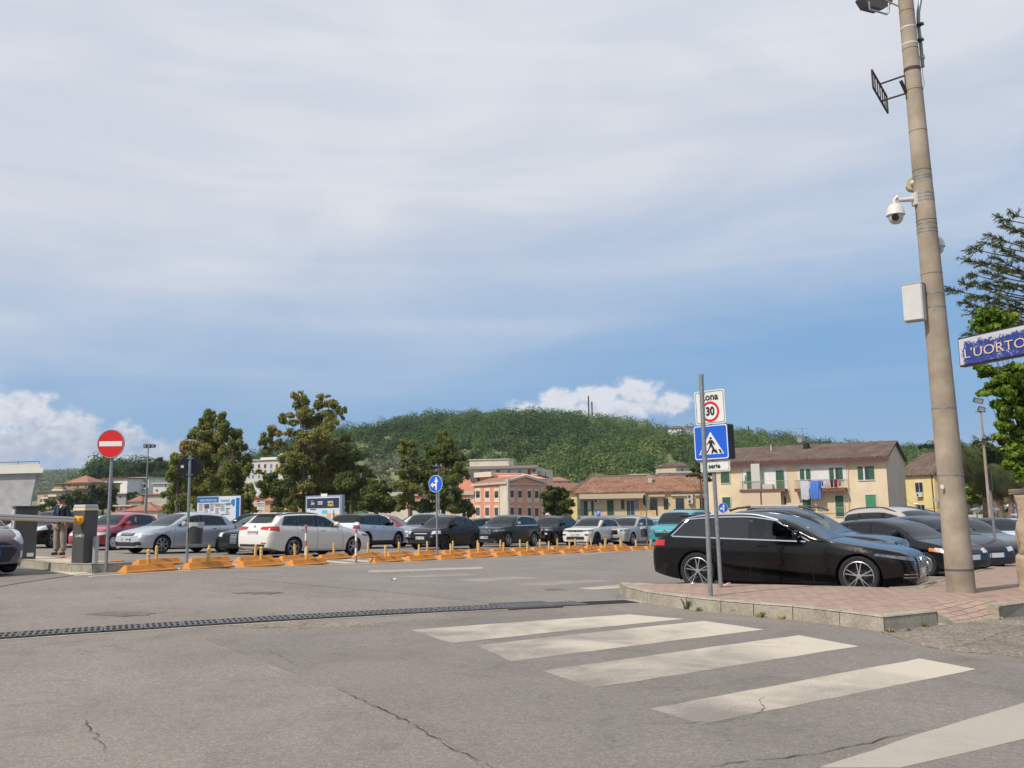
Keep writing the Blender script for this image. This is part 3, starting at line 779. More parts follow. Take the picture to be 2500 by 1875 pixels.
PUNTO = shape(3.86, 1.66, 1.48, 2.46, 0.76, 0.30, 0.66, 0.86, 1.00, 0.96, 1.72, 1.38, 2.3, 3.3, 1.42, 3.66, 1.04, 0.86, 0.90, 0.96,
   [(1.25, 1.78, 2.22, 2.25), (2.30, 2.33, 3.0, 2.95), (3.04, 2.99, 3.30, 3.16)], toff=0.11, tum=0.25, nf=0.72,
   head=[('headlight', LENS, lampq(0.42, 0.60, 0.70, 0.40, 0.54, 0.64))], tail=[('tail_light', RED, lampq(3.68, 0.80, 1.1, 0.62, 0.82, 1.08))],
   face=[('lower_grille', TRIM, trap(0.5, 0.5, 0.28, 0.38))], rimk=0.66, rimstyle=(5, 'steel'), rimm=ALU, rearw=('rear', 1.08, 1.34, 0.55, 0.48), plate_f=(0, 0.46, ''), plate_r=(0, 0.6, ''), mirror=(1.48, 1.0))
FIAT5 = shape(3.63, 1.68, 1.52, 2.32, 0.74, 0.315, 0.74, 0.92, 0.96, 1.00, 1.62, 1.44, 2.1, 2.9, 1.42, 3.35, 1.08, 0.90, 0.95, 1.00,
   [(1.20, 1.66, 2.30, 2.34), (2.42, 2.44, 2.98, 2.72)], toff=0.11, tum=0.28, nf=0.72, twodoor=True,
   head=[('headlight', LENS, lampq(0.40, 0.68, 0.82, 0.56, 0.66, 0.78))], tail=[('tail_light', RED, lampq(3.45, 0.80, 0.95, 0.55, 0.8, 0.95))],
   face=[('grille_bar', ALU, rect(-0.34, 0.34, 0.665, 0.695)), ('lower_grille', TRIM, trap(0.60, 0.56, 0.28, 0.42)), ('fog_lamp', LENSD, rect(0.54, 0.66, 0.52, 0.60)), ('fog_lamp', LENSD, rect(-0.66, -0.54, 0.52, 0.60))],
   plate_f=(0, 0.50, 'GM 102ZY'), rimk=0.70, rimstyle=(9, 'single'), rimm=ALUD, rearw=('rear', 1.12, 1.36, 0.5, 0.46), mirror=(1.42, 1.05), handlem=GLOSSB, plate_r=(0, .6, ''))
F500L = shape(4.15, 1.78, 1.66, 2.61, 0.84, 0.325, 0.80, 0.97, 0.98, 1.06, 1.70, 1.58, 2.3, 3.5, 1.58, 3.95, 1.15, 0.98, 1.0, 1.06,
   [(1.18, 1.76, 2.30, 2.33), (2.40, 2.42, 3.15, 3.12), (3.2, 3.17, 3.66, 3.5)], toff=0.12, tum=0.22, nf=0.74,
   head=[('headlight', LENS, lampq(0.42, 0.72, 0.86, 0.55, 0.68, 0.80))], tail=[('tail_light', RED, lampq(3.9, 0.85, 1.05, 0.6, 0.85, 1.05))],
   face=[('grille_bar', CHR, rect(-0.42, 0.42, 0.75, 0.775)), ('lower_grille', TRIM, trap(0.62, 0.60, 0.36, 0.60))], badge=[('f', 0, 0.77, 0.06)], plate_f=(0, 0.54, 'FK 518RF'), rimk=0.68, rearw=('rear', 1.16, 1.45, 0.58, 0.52), mirror=(1.45, 1.12))
X1 = shape(4.50, 1.85, 1.62, 2.69, 0.87, 0.355, 0.86, 1.00, 1.22, 1.07, 2.02, 1.53, 2.6, 3.75, 1.56, 4.22, 1.14, 1.00, 1.03, 1.10,
   [(1.62, 2.08, 2.50, 2.53), (2.60, 2.62, 3.36, 3.32), (3.42, 3.36, 3.98, 3.75)], toff=0.115, tum=0.25, nf=0.76, chrome_line=2,
   head=[('headlight', LENSD, lampq(0.50, 0.78, 0.88, 0.48, 0.74, 0.84))], tail=[('tail_light', RED, lampq(4.1, 0.9, 1.05, 0.5, 0.9, 1.05))],
   face=[('grille', GLOSSB, rect(-0.42, -0.03, 0.58, 0.86)), ('grille', GLOSSB, rect(0.03, 0.42, 0.58, 0.86)), ('lower_grille', TRIM, trap(0.72, 0.66, 0.28, 0.42)), ('bumper_trim', CHR, rect(-0.72, 0.72, 0.245, 0.275))],
   bars=(0.60, 0.84, 0.40, 12, True, CHR), rails=(ALU, 2.1, 3.9, 0.035), rimk=0.70, rimstyle=(5, 'twin'), plate_f=(0, 0.47, 'GW 960MN'), badge=[('f', 0, 0.93, 0.045)], rearw=('rear', 1.16, 1.44, 0.58, 0.50), mirror=(1.85, 1.16), mirm=ALU, gc=0.21)
COMP = shape(4.40, 1.82, 1.63, 2.64, 0.86, 0.35, 0.90, 1.03, 1.22, 1.08, 1.98, 1.55, 2.6, 3.65, 1.56, 4.12, 1.18, 1.02, 1.05, 1.12,
   [(1.60, 2.05, 2.45, 2.48), (2.55, 2.57, 3.28, 3.25), (3.34, 3.29, 3.86, 3.68)], toff=0.115, tum=0.24, nf=0.80, rf=0.5,
   head=[('headlight', LENSD, lampq(0.40, 0.80, 0.90, 0.50, 0.78, 0.90))], tail=[('tail_light', RED, lampq(4.1, 0.9, 1.05, 0.5, 0.9, 1.05))],
   face=[('grille', GLOSSB, rect(-0.48, 0.48, 0.78, 0.90)), ('lower_grille', TRIM, trap(0.62, 0.60, 0.38, 0.56)), ('fog_lamp', LENS, rect(0.58, 0.72, 0.58, 0.68)), ('fog_lamp', LENS, rect(-0.72, -0.58, 0.58, 0.68))],
   bars=(0.79, 0.89, 0.46, 7, True, CHR), clad=(TRIM, 0.36), rails=(TRIM, 2.1, 3.7, 0.035), rimk=0.68, rimstyle=(5, 'twin'), gc=0.22, rearw=('rear', 1.20, 1.46, 0.56, 0.50), mirror=(1.82, 1.17))
TROC = shape(4.24, 1.82, 1.573, 2.59, 0.83, 0.345, 0.86, 0.98, 1.12, 1.05, 1.88, 1.49, 2.5, 3.35, 1.50, 3.95, 1.12, 0.98, 1.0, 1.08,
   [(1.50, 1.95, 2.38, 2.41), (2.47, 2.49, 3.18, 3.12), (3.24, 3.18, 3.58, 3.40)], toff=0.12, tum=0.27, nf=0.78, roofm=(GLOSSB, 'roof'),
   head=[('headlight', LENSD, lampq(0.45, 0.80, 0.87, 0.42, 0.76, 0.86))], tail=[('tail_light', RED, lampq(3.9, 0.86, 1.0, 0.5, 0.86, 1.0))],
   face=[('grille', TRIM, rect(-0.44, 0.44, 0.74, 0.86)), ('lower_grille', TRIM, trap(0.56, 0.52, 0.34, 0.50)), ('air_intake', TRIM, rect(0.58, 0.78, 0.56, 0.64)), ('air_intake', TRIM, rect(-0.78, -0.58, 0.56, 0.64)), ('bumper_trim', ALU, rect(-0.5, 0.5, 0.27, 0.30))],
   badge=[('f', 0, 0.80, 0.075)], plate_f=(0, 0.60, 'FZ 517MJ'), clad=(TRIM, 0.33), rimk=0.70, rimstyle=(5, 'twin'), rimm=ALUD, gc=0.21, rearw=('rear', 1.14, 1.40, 0.54, 0.46), mirror=(1.72, 1.13), mirm=GLOSSB)
XC60 = shape(4.69, 1.90, 1.65, 2.86, 0.90, 0.365, 0.90, 1.02, 1.32, 1.09, 2.10, 1.56, 2.75, 3.95, 1.58, 4.45, 1.16, 1.02, 1.04, 1.13,
   [(1.72, 2.16, 2.62, 2.65), (2.71, 2.73, 3.50, 3.46), (3.57, 3.5, 4.10, 3.92)], toff=0.12, tum=0.26, nf=0.78,
   head=[('headlight', LENSD, lampq(0.5, 0.82, 0.90, 0.5, 0.78, 0.88))], tail=[('tail_light', RED, lampq(4.35, 0.9, 1.2, 0.6, 0.9, 1.1))],
   face=[('grille', GLOSSB, rect(-0.40, 0.40, 0.62, 0.86)), ('lower_grille', TRIM, trap(0.66, 0.62, 0.32, 0.44)), ('bumper_trim', ALU, rect(-0.7, 0.7, 0.47, 0.50))], badge=[('f', 0, 0.74, 0.06)], rails=(ALU, 2.2, 4.1, 0.035), rimk=0.68, rimstyle=(5, 'twin'), rimm=ALU, gc=0.22,
   rearw=('rear', 1.18, 1.46, 0.58, 0.52), mirror=(1.95, 1.18), mirm=ALU)
DUST = shape(4.34, 1.80, 1.66, 2.67, 0.84, 0.35, 0.94, 1.06, 1.22, 1.12, 1.95, 1.55, 2.5, 3.6, 1.60, 4.10, 1.20, 1.05, 1.06, 1.14,
   [(1.52, 2.0, 2.42, 2.46), (2.52, 2.55, 3.25, 3.22), (3.34, 3.28, 3.85, 3.70)], toff=0.13, tum=0.22, nf=0.80, rf=0.5,
   head=[('headlight', LENSD, lampq(0.38, 0.84, 0.96, 0.50, 0.80, 0.94))], tail=[('tail_light', RED, lampq(4.1, 0.9, 1.1, 0.6, 0.9, 1.1))],
   face=[('grille', TRIM, rect(-0.48, 0.48, 0.76, 0.92)), ('lower_grille', TRIM, trap(0.6, 0.6, 0.36, 0.54))], bars=(0.78, 0.91, 0.46, 4, False, CHR), clad=(TRIM, 0.36), gc=0.22, rimk=0.66, rearw=('rear', 1.22, 1.50, 0.56, 0.52), mirror=(1.78, 1.19), mirm=ALU)
BIPP = shape(4.00, 1.70, 1.76, 2.51, 0.82, 0.31, 0.88, 1.05, 0.92, 1.13, 1.66, 1.64, 2.4, 3.5, 1.70, 3.90, 1.20, 1.05, 1.00, 1.06,
   [(1.06, 1.68, 2.12, 2.14), (2.26, 2.27, 3.02, 3.02), (3.12, 3.12, 3.70, 3.66)], toff=0.16, tum=0.15, nf=0.80, rf=0.5,
   head=[('headlight', LENS, lampq(0.62, 0.86, 0.96, 0.48, 0.74, 0.84))], tail=[('tail_light', RED, lampq(3.88, 0.85, 1.2, 0.7, 0.85, 1.2))],
   face=[('grille', TRIM, rect(-0.40, 0.40, 0.66, 0.76)), ('lower_grille', TRIM, trap(0.62, 0.6, 0.32, 0.48))], rails=(TRIM, 1.8, 3.75, 0.06), rimk=0.62, rimstyle=(5, 'steel'), rearw=('rear', 1.15, 1.55, 0.6, 0.58), mirror=(1.35, 1.14), plate_f=(0, 0.52, ''), mirm=TRIM)
ALFA = shape(4.35, 1.80, 1.465, 2.63, 0.92, 0.32, 0.74, 0.87, 1.20, 0.97, 2.05, 1.39, 2.6, 3.5, 1.41, 4.0, 1.08, 0.95, 0.93, 1.04,
   [(1.58, 2.12, 2.5, 2.53), (2.6, 2.62, 3.3, 3.2), (3.34, 3.22, 3.6, 3.4)], toff=0.12, tum=0.3, nf=0.64, rf=0.75,
   head=[('headlight', LENS, lampq(0.55, 0.68, 0.80, 0.5, 0.62, 0.75))], face=[('grille', GLOSSB, [(-0.08, 0.34), (0.08, 0.34), (0.20, 0.56), (0.14, 0.72), (-0.14, 0.72), (-0.20, 0.56)]), ('lower_grille', TRIM, rect(-0.70, -0.22, 0.28, 0.42)), ('lower_grille', TRIM, rect(0.22, 0.70, 0.28, 0.42))],
   bars=(0.38, 0.70, 0.14, 7, False, CHR), rimk=0.72, mirror=(1.8, 1.02))
I10 = shape(3.67, 1.66, 1.50, 2.39, 0.74, 0.305, 0.78, 0.92, 0.92, 1.00, 1.60, 1.42, 2.2, 3.1, 1.44, 3.5, 1.06, 0.9, 0.95, 1.02,
   [(1.20, 1.68, 2.12, 2.15), (2.2, 2.22, 2.86, 2.8), (2.9, 2.84, 3.14, 3.0)], toff=0.12, tum=0.25, nf=0.74,
   head=[('headlight', LENS, [('s', 0.62, 0.80), ('s', 0.50, 0.92), ('f', 0.50, 0.72), ('f', 0.66, 0.60)])], face=[('grille', TRIM, trap(0.50, 0.36, 0.60, 0.66)), ('lower_grille', TRIM, [(-0.44, 0.26), (0.44, 0.26), (0.60, 0.50), (0.52, 0.56), (-0.52, 0.56), (-0.60, 0.50)]), ('fog_lamp', LENS, rect(0.66, 0.74, 0.34, 0.48)), ('fog_lamp', LENS, rect(-0.74, -0.66, 0.34, 0.48))],
   plate_f=(0, 0.44, 'EW 598HP'), badge=[('f', 0, 0.71, 0.07)], rimk=0.7, mirror=(1.4, 1.05))
SMART = shape(2.70, 1.66, 1.55, 1.87, 0.45, 0.30, 0.80, 0.95, 0.56, 1.03, 1.12, 1.47, 1.6, 2.2, 1.48, 2.58, 1.12, 0.95, 0.98, 1.04,
   [(0.82, 1.18, 1.85, 1.88), (1.93, 1.95, 2.35, 2.25)], toff=0.11, tum=0.24, nf=0.74, rf=0.42, rr=0.3, twodoor=True, roofm=(GLOSSB, 'cabin'),
   head=[('headlight', LENSD, lampq(0.42, 0.72, 0.90, 0.45, 0.66, 0.80))], face=[('grille', TRIM, trap(0.30, 0.36, 0.5, 0.62))], rimk=0.68, mirror=(1.02, 1.06), mirm=GLOSSB)
SEDAN = shape(4.45, 1.80, 1.48, 2.62, 0.92, 0.32, 0.74, 0.90, 1.15, 0.99, 1.95, 1.40, 2.6, 3.5, 1.43, 4.05, 1.08, 0.95, 0.94, 1.02,
   [(1.5, 2.02, 2.45, 2.48), (2.54, 2.56, 3.25, 3.2), (3.3, 3.24, 3.75, 3.5)], toff=0.12, tum=0.28, nf=0.68, rf=0.75,
   head=[('headlight', LENS, lampq(0.66, 0.74, 0.84, 0.42, 0.60, 0.72))], face=[('grille', TRIM, trap(0.36, 0.42, 0.42, 0.58)), ('lower_grille', TRIM, trap(0.6, 0.6, 0.26, 0.36))], tail=[('tail_light', RED, lampq(4.1, 0.85, 1.02, 0.5, 0.85, 1.0))], rimk=0.68, mirror=(1.74, 1.04), rearw=('rear', 1.1, 1.36, 0.56, 0.5))
VAN = shape(4.95, 1.98, 1.98, 3.1, 0.95, 0.34, 1.02, 1.18, 0.85, 1.26, 1.62, 1.86, 2.6, 4.5, 1.94, 4.85, 1.35, 1.15, 1.14, 1.16,
   [(1.15, 1.66, 2.2, 2.22), (2.4, 2.42, 3.3, 3.3), (3.5, 3.5, 4.5, 4.45)], toff=0.17, tum=0.14, nf=0.80, rf=0.5,
   head=[('headlight', LENSD, lampq(0.42, 0.88, 1.02, 0.55, 0.84, 0.98))], face=[('grille', TRIM, trap(0.52, 0.60, 0.62, 0.84)), ('lower_grille', TRIM, trap(0.7, 0.7, 0.36, 0.50))], badge=[('f', 0, 0.93, 0.09)], rimk=0.62, rimstyle=(5, 'steel'), mirror=(1.35, 1.28))
# ================================================================== GROUND
def asphalt(name, c1, c2, cs=0.55, grain=0.5, stain=0.25, gs=55.0):
 m = bpy.data.materials.new(name); m.use_nodes = True; MATS[name] = m; nt = m.node_tree; nd = nt.nodes; lk = nt.links; b = nd['Principled BSDF']
 tc_ = nd.new('ShaderNodeTexCoord')
 def nz(s, d, r=0.6, dist=0.0, off=0.0):
  mp = nd.new('ShaderNodeMapping'); mp.inputs['Location'].default_value = (off, off*0.7, 0); lk.new(tc_.outputs['Object'], mp.inputs[0])
  n = nd.new('ShaderNodeTexNoise'); n.inputs['Scale'].default_value = s; n.inputs['Detail'].default_value = d; n.inputs['Roughness'].default_value = r; n.inputs['Distortion'].default_value = dist
  lk.new(mp.outputs[0], n.inputs['Vector']); return n.outputs[0]
 def ramp(x, a, b_, lo=0.0, hi=1.0):
  r = nd.new('ShaderNodeMapRange'); lk.new(x, r.inputs[0]); r.inputs[1].default_value = a; r.inputs[2].default_value = b_; r.inputs[3].default_value = lo; r.inputs[4].default_value = hi; return r.outputs[0]
 def mx(f, a, b_, bt='MIX'):
  n = nd.new('ShaderNodeMix'); n.data_type = 'RGBA'; n.blend_type = bt
  for s_, v in ((n.inputs[0], f), (n.inputs[6], a), (n.inputs[7], b_)):
   if isinstance(v, (int, float)): s_.default_value = v
   elif isinstance(v, tuple): s_.default_value = (*v, 1)
   else: lk.new(v, s_)
  return n.outputs[2]
 big = ramp(nz(cs, 6, 0.6, 0.4), 0.32, 0.68); base = mx(big, c1, c2)
 fine = nz(gs, 3, 0.75); g = ramp(fine, 0.30, 0.70, 1-grain, 1+grain)
 mid = ramp(nz(gs*0.28, 4, 0.7, 0, 3.1), 0.3, 0.7, 1-grain*0.35, 1+grain*0.35)
 st = ramp(nz(1.7, 5, 0.65, 0.8, 7.0), 0.52, 0.80, 1.0, 1-stain)
 vo = nd.new('ShaderNodeTexVoronoi'); vo.inputs['Scale'].default_value = 26; lk.new(tc_.outputs['Object'], vo.inputs['Vector'])
 sp_ = ramp(vo.outputs['Distance'], 0.05, 0.55, 1.12, 0.90)
 def mul(a, k):
  n = nd.new('ShaderNodeMath'); n.operation = 'MULTIPLY'; lk.new(a, n.inputs[0]); lk.new(k, n.inputs[1]); return n.outputs[0]
 k = mul(mul(mul(g, mid), st), sp_)
 sc_ = nd.new('ShaderNodeVectorMath'); sc_.operation = 'SCALE'; lk.new(base, sc_.inputs[0]); lk.new(k, sc_.inputs[3]); lk.new(sc_.outputs[0], b.inputs['Base Color'])
 b.inputs['Roughness'].default_value = 0.92; b.inputs['Specular IOR Level'].default_value = 0.25
 bp = nd.new('ShaderNodeBump'); bp.inputs['Strength'].default_value = 0.55; bp.inputs['Distance'].default_value = 0.012; lk.new(fine, bp.inputs['Height']); lk.new(bp.outputs[0], b.inputs['Normal'])
 return m
AS1 = asphalt('asphalt_old', (0.200, 0.176, 0.154), (0.260, 0.232, 0.205), 0.40, 0.36, 0.26)
AS2 = asphalt('asphalt_smooth', (0.205, 0.186, 0.170), (0.242, 0.219, 0.200), 0.5, 0.20, 0.16)
AS3 = asphalt('asphalt_crossing', (0.184, 0.165, 0.149), (0.230, 0.208, 0.188), 0.45, 0.28, 0.24)
AS4 = asphalt('asphalt_rough', (0.18, 0.152, 0.122), (0.265, 0.228, 0.185), 1.6, 0.75, 0.3, 40)
CONC = asphalt('concrete_kerb', (0.30, 0.265, 0.205), (0.42, 0.38, 0.31), 2.5, 0.25, 0.5, 70)
CONC2 = asphalt('concrete_frame', (0.32, 0.29, 0.25), (0.40, 0.36, 0.31), 2.5, 0.25, 0.35, 60)
bm = bmesh.new(); xs = [-3200, -400, -90]+list(np.arange(-60, 61, 1.5))+[90, 400, 3200]; ys = [-250, -30, -8]+list(np.arange(-6, 92, 1.5))+[140, 400, 1500, 3600]
gv = [[bm.verts.new((x, y, hf(max(-60, min(60, x)), max(-5, y)))) for x in xs] for y in ys]
for j in range(len(ys)-1):
 for i in range(len(xs)-1): bm.faces.new((gv[j][i], gv[j][i+1], gv[j+1][i+1], gv[j+1][i]))
me = bpy.data.meshes.new('ground'); bm.to_mesh(me); bm.free(); me.polygons.foreach_set('use_smooth', [True]*len(me.polygons))
link('ground', me, AS1)['kind'] = 'structure'
G = lambda pts, dz=0.0: [tuple(gnd(x, y, dz))[:2] for x, y in pts]
sheet('road', G([(520, 1405), (900, 1442), (1240, 1477), (1500, 1471), (1512, 1448), (1560, 1424), (1900, 1424), (1900, 1372), (1640, 1369), (1240, 1374), (820, 1392)]), AS2, 0.004, 1.2)
sheet('crossing_road', G([(500, 1560), (900, 1520), (1500, 1492), (2060, 1536), (2165, 1548), (2280, 1585), (2700, 1680), (2700, 1950), (1290, 1950), (1060, 1790), (820, 1680)]), AS3, 0.004, 1.0)
sheet('asphalt_patch', G([(2150, 1543), (2300, 1526), (2440, 1511), (2700, 1488), (2700, 1640), (2450, 1600), (2340, 1592), (2260, 1580), (2215, 1568)]), AS4, 0.009, 0.6)
def blob_sheet(px, py, rx, ry, m, name, dz, n=22, jag=0.25):
 sheet(name, G([(px+rx*math.cos(6.283*i/n)*random.uniform(1-jag, 1+jag), py+ry*math.sin(6.283*i/n)*random.uniform(1-jag, 1+jag)) for i in range(n)]), m, dz, 0.6)
AS6 = asphalt('oil_stain', (0.140, 0.125, 0.112), (0.185, 0.166, 0.150), 2.5, 0.5, 0.3)
blob_sheet(760, 1525, 190, 9, AS4, 'asphalt_patch', 0.0065)
for px, py, rx, ry in ((300, 1500, 70, 5),  (640, 1448, 60, 3), (1350, 1440, 30, 2.5)): blob_sheet(px, py, rx, ry, AS6, 'asphalt_stain', 0.0075, 16, 0.4)
# ---- painted markings
def paintmat(name, base, wear, bias=0.5):
 m = bpy.data.materials.new(name); m.use_nodes = True; MATS[name] = m; nt = m.node_tree; nd = nt.nodes; lk = nt.links; b = nd['Principled BSDF']
 tc_ = nd.new('ShaderNodeTexCoord')
 def nz(s, d, r=0.65, dist=0.0):
  n = nd.new('ShaderNodeTexNoise'); n.inputs['Scale'].default_value = s; n.inputs['Detail'].default_value = d; n.inputs['Roughness'].default_value = r; n.inputs['Distortion'].default_value = dist
  lk.new(tc_.outputs['Object'], n.inputs['Vector']); return n.outputs[0]
 def ramp(x, a, b_):
  r = nd.new('ShaderNodeMapRange'); lk.new(x, r.inputs[0]); r.inputs[1].default_value = a; r.inputs[2].default_value = b_; return r.outputs[0]
 a = nd.new('ShaderNodeMath'); a.operation = 'MULTIPLY_ADD'; lk.new(nz(70, 4, 0.8), a.inputs[0]); a.inputs[1].default_value = 0.75; lk.new(nz(1.1, 6, 0.6, 0.5), a.inputs[2])
 at_ = nd.new('ShaderNodeAttribute'); at_.attribute_name = 'wear'
 a2 = nd.new('ShaderNodeMath'); a2.operation = 'ADD'; lk.new(a.outputs[0], a2.inputs[0]); lk.new(at_.outputs['Fac'], a2.inputs[1])
 f = ramp(a2.outputs[0], bias, bias+0.42)
 mxn = nd.new('ShaderNodeMix'); mxn.data_type = 'RGBA'; lk.new(f, mxn.inputs[0]); mxn.inputs[6].default_value = (*wear, 1); mxn.inputs[7].default_value = (*base, 1)
 g = ramp(nz(90, 3, 0.75), 0.2, 0.8); g2 = nd.new('ShaderNodeMix'); g2.data_type = 'RGBA'; g2.blend_type = 'MULTIPLY'; g2.inputs[0].default_value = 0.25; lk.new(mxn.outputs[2], g2.inputs[6]); lk.new(g, g2.inputs[7])
 lk.new(g2.outputs[2], b.inputs['Base Color']); b.inputs['Roughness'].default_value = 0.85; b.inputs['Specular IOR Level'].default_value = 0.3
 return m
PW = paintmat('road_paint', (0.56, 0.50, 0.41), (0.240, 0.217, 0.194), 0.59)
PWF = paintmat('road_paint_faint', (0.42, 0.38, 0.33), (0.27, 0.24, 0.215), 0.60)
def marking(pts, m, name='road_marking', dz=0.0065, wearfn=None, step=0.35, wob=0.012):
 P = []; n = len(pts)
 for i in range(n):
  a = Vector((*pts[i], 0)); b_ = Vector((*pts[(i+1) % n], 0)); k = max(1, int((b_-a).length/0.25))
  for j in range(k):
   q = a.lerp(b_, j/k); w_ = wob if j else 0; P.append((q.x+random.uniform(-w_, w_), q.y+random.uniform(-w_, w_)))
 o = sheet(name, P, m, dz, step)
 at_ = o.data.attributes.new('wear', 'FLOAT', 'POINT')
 for i, v in enumerate(o.data.vertices): at_.data[i].value = wearfn(v.co) if wearfn else 0.0
 return o
ZS = [[(1004, 1539), (1105, 1571), (1670, 1512), (1537, 1501)], [(1164, 1577), (1249, 1616), (1865, 1538), (1718, 1517)],
      [(1325, 1639), (1449, 1681), (2097, 1579), (1950, 1552)], [(1589, 1732), (1713, 1771), (2382, 1635), (2245, 1609)]]
for z_ in ZS:
 P = G(z_); l0 = Vector(P[0]); l1 = Vector(P[3]); ax_ = (l1-l0); L_ = ax_.length; ax_.normalize()
 marking(P, PW, wearfn=lambda c, l0=l0, ax_=ax_, L_=L_: -0.06+0.36*max(0, ((Vector((c.x, c.y))-l0).dot(ax_)/L_-0.55)/0.45)-0.14*max(0, 1-(Vector((c.x, c.y))-l0).dot(ax_)/L_*4))
marking(G([(2700, 1660), (2700, 1760), (2200, 1876), (2000, 1876), (2240, 1795)]), PWF, wearfn=lambda c: 0.14)
for q in ([(1410, 1437), (1455, 1440), (1640, 1428), (1560, 1424)], [(1260, 1427), (1350, 1430), (1500, 1420), (1440, 1416)], [(1100, 1416), (1180, 1421), (1330, 1412), (1250, 1409)], [(960, 1408), (1020, 1411), (1180, 1404), (1120, 1401)]):
 marking(G(q), PWF if q[0][0] < 1400 else PW, wearfn=(lambda c: -0.22) if q[0][0] < 1400 else (lambda c: -0.02))
CRK = mat('crack_shadow', (0.045, 0.038, 0.032), rough=1.0)
def crack(pts, w=0.018):
 P = [Vector((*p, 0)) for p in G(pts)]; Q = []
 for a, b_ in zip(P[:-1], P[1:]):
  k = max(2, int((b_-a).length/0.07))
  for j in range(k):
   q = a.lerp(b_, j/k); t_ = (b_-a).normalized(); Q.append(q+Vector((-t_.y, t_.x, 0))*random.gauss(0, 0.012))
 Q.append(P[-1]); mb = MB(); vs = []
 for i, q in enumerate(Q):
  t_ = (Q[min(i+1, len(Q)-1)]-Q[max(i-1, 0)]).normalized(); nn = Vector((-t_.y, t_.x, 0)); ww = w*0.55*random.uniform(0.1, 1.0)*min(1, 6*min(i, len(Q)-1-i)/len(Q)+0.1)/2
  z = hf(q.x, q.y)+0.0105
  vs += [(q.x+nn.x*ww, q.y+nn.y*ww, z), (q.x-nn.x*ww, q.y-nn.y*ww, z)]
 mb.add(vs, [(2*i, 2*i+1, 2*i+3, 2*i+2) for i in range(len(Q)-1)]); mb.build('road_crack', CRK)['kind'] = 'structure'
crack([(820, 1680), (900, 1722), (960, 1745), (1040, 1790), (1120, 1838), (1210, 1880)], 0.028)
crack([(1545, 1766), (1640, 1769), (1760, 1766), (1830, 1752), (1872, 1735), (1858, 1716), (1862, 1700)], 0.016)
crack([(1700, 1878), (1860, 1858), (2000, 1843), (2120, 1815), (2260, 1783)], 0.024)
crack([(200, 1755), (222, 1790), (248, 1820), (262, 1845)], 0.022)
crack([(2215, 1572), (2280, 1583), (2340, 1578), (2400, 1566), (2440, 1548), (2500, 1542)], 0.035)
crack([(2440, 1548), (2452, 1556), (2458, 1566)], 0.02)
crack([(560, 1411), (900, 1441), (1100, 1460), (1232, 1476)], 0.03)
crack([(880, 1400), (950, 1402), (1040, 1394), (1120, 1391), (1180, 1392)], 0.06)
crack([(640, 1408), (760, 1404), (880, 1400)], 0.03)
crack([(1450, 1398), (1620, 1417)], 0.02)
crack([(660, 1590), (720, 1622)], 0.012)
# ---- drain channel
GI = mat('cast_iron', (0.115, 0.115, 0.122), rough=0.6, metal=0.1, noise_=0.3, nscale=20)
da = Vector(G([(-60, 1559)])[0]).to_3d(); dmid = Vector(G([(870, 1501)])[0]).to_3d(); db = Vector(G([(1420, 1475)])[0]).to_3d()
def drain_pt(t):
 return da.lerp(dmid, t/0.62) if t < 0.62 else dmid.lerp(db, (t-0.62)/0.38)
dax = (db-da).normalized(); dn = Vector((-dax.y, dax.x, 0))
sheet('drain_frame', [tuple((p)[:2]) for p in (da-dn*0.34-dax, drain_pt(0.62)-dn*0.33, db-dn*0.33+dax*1.2, db+dn*0.34+dax*1.2, drain_pt(0.62)+dn*0.32, da+dn*0.34-dax)], CONC2, 0.008, 0.7)
sheet('drain_channel', [tuple((p)[:2]) for p in (da-dn*0.255-dax, drain_pt(0.62)-dn*0.255, db-dn*0.255+dax*0.9, db+dn*0.255+dax*0.9, drain_pt(0.62)+dn*0.255, da+dn*0.255-dax)], mat('drain_dark', (0.008, 0.008, 0.008), rough=1), 0.011, 0.7)
NG = 16; tot = (dmid-da).length+(db-dmid).length; glab = []
for k in range(NG):
 t0, t1 = k/NG, (k+1)/NG; p0 = drain_pt(t0); p1 = drain_pt(t1); ax_ = (p1-p0); gl = ax_.length-0.016; c = (p0+p1)/2; mb = MB()
 for e in (-1, 1): mb.box((0, e*0.232, 0), (gl, 0.04, 0.012))
 mb.box((0, 0, 0), (gl, 0.05, 0.012))
 nb = int(gl/0.075)
 for i in range(nb+1): mb.box((-gl/2+0.012+(gl-0.024)*i/nb, 0, 0), (0.032, 0.47, 0.010))
 o = mb.build('drain_grate', GI); o.location = (c.x, c.y, hf(c.x, c.y)+0.022); o.rotation_euler = (0, math.atan2(hf(p0.x, p0.y)-hf(p1.x, p1.y), gl), math.atan2(ax_.y, ax_.x))
 pos = ['first', 'second', 'third', 'fourth', 'fifth', 'sixth', 'seventh', 'eighth', 'ninth', 'tenth', 'eleventh', 'twelfth', 'thirteenth', 'fourteenth', 'fifteenth', 'last'][k]
 tag(o, 'iron drain grate across the road, %s of the row counted from the left' % pos, 'drain grate', 'grates of the drain across the road')
sheet('manhole_cover', [tuple((p)[:2]) for p in (db+dax*-1.35-dn*0.3, db+dax*-0.45-dn*0.3, db+dax*-0.45+dn*0.5, db+dax*-1.35+dn*0.5)], mat('manhole_iron', (0.07, 0.065, 0.065), rough=0.7, metal=0.2, noise_=0.5, nscale=30), 0.021, 0.7, kind=None)
tag(bpy.data.objects['manhole_cover'], 'square iron manhole cover beside the right end of the drain', 'manhole cover')
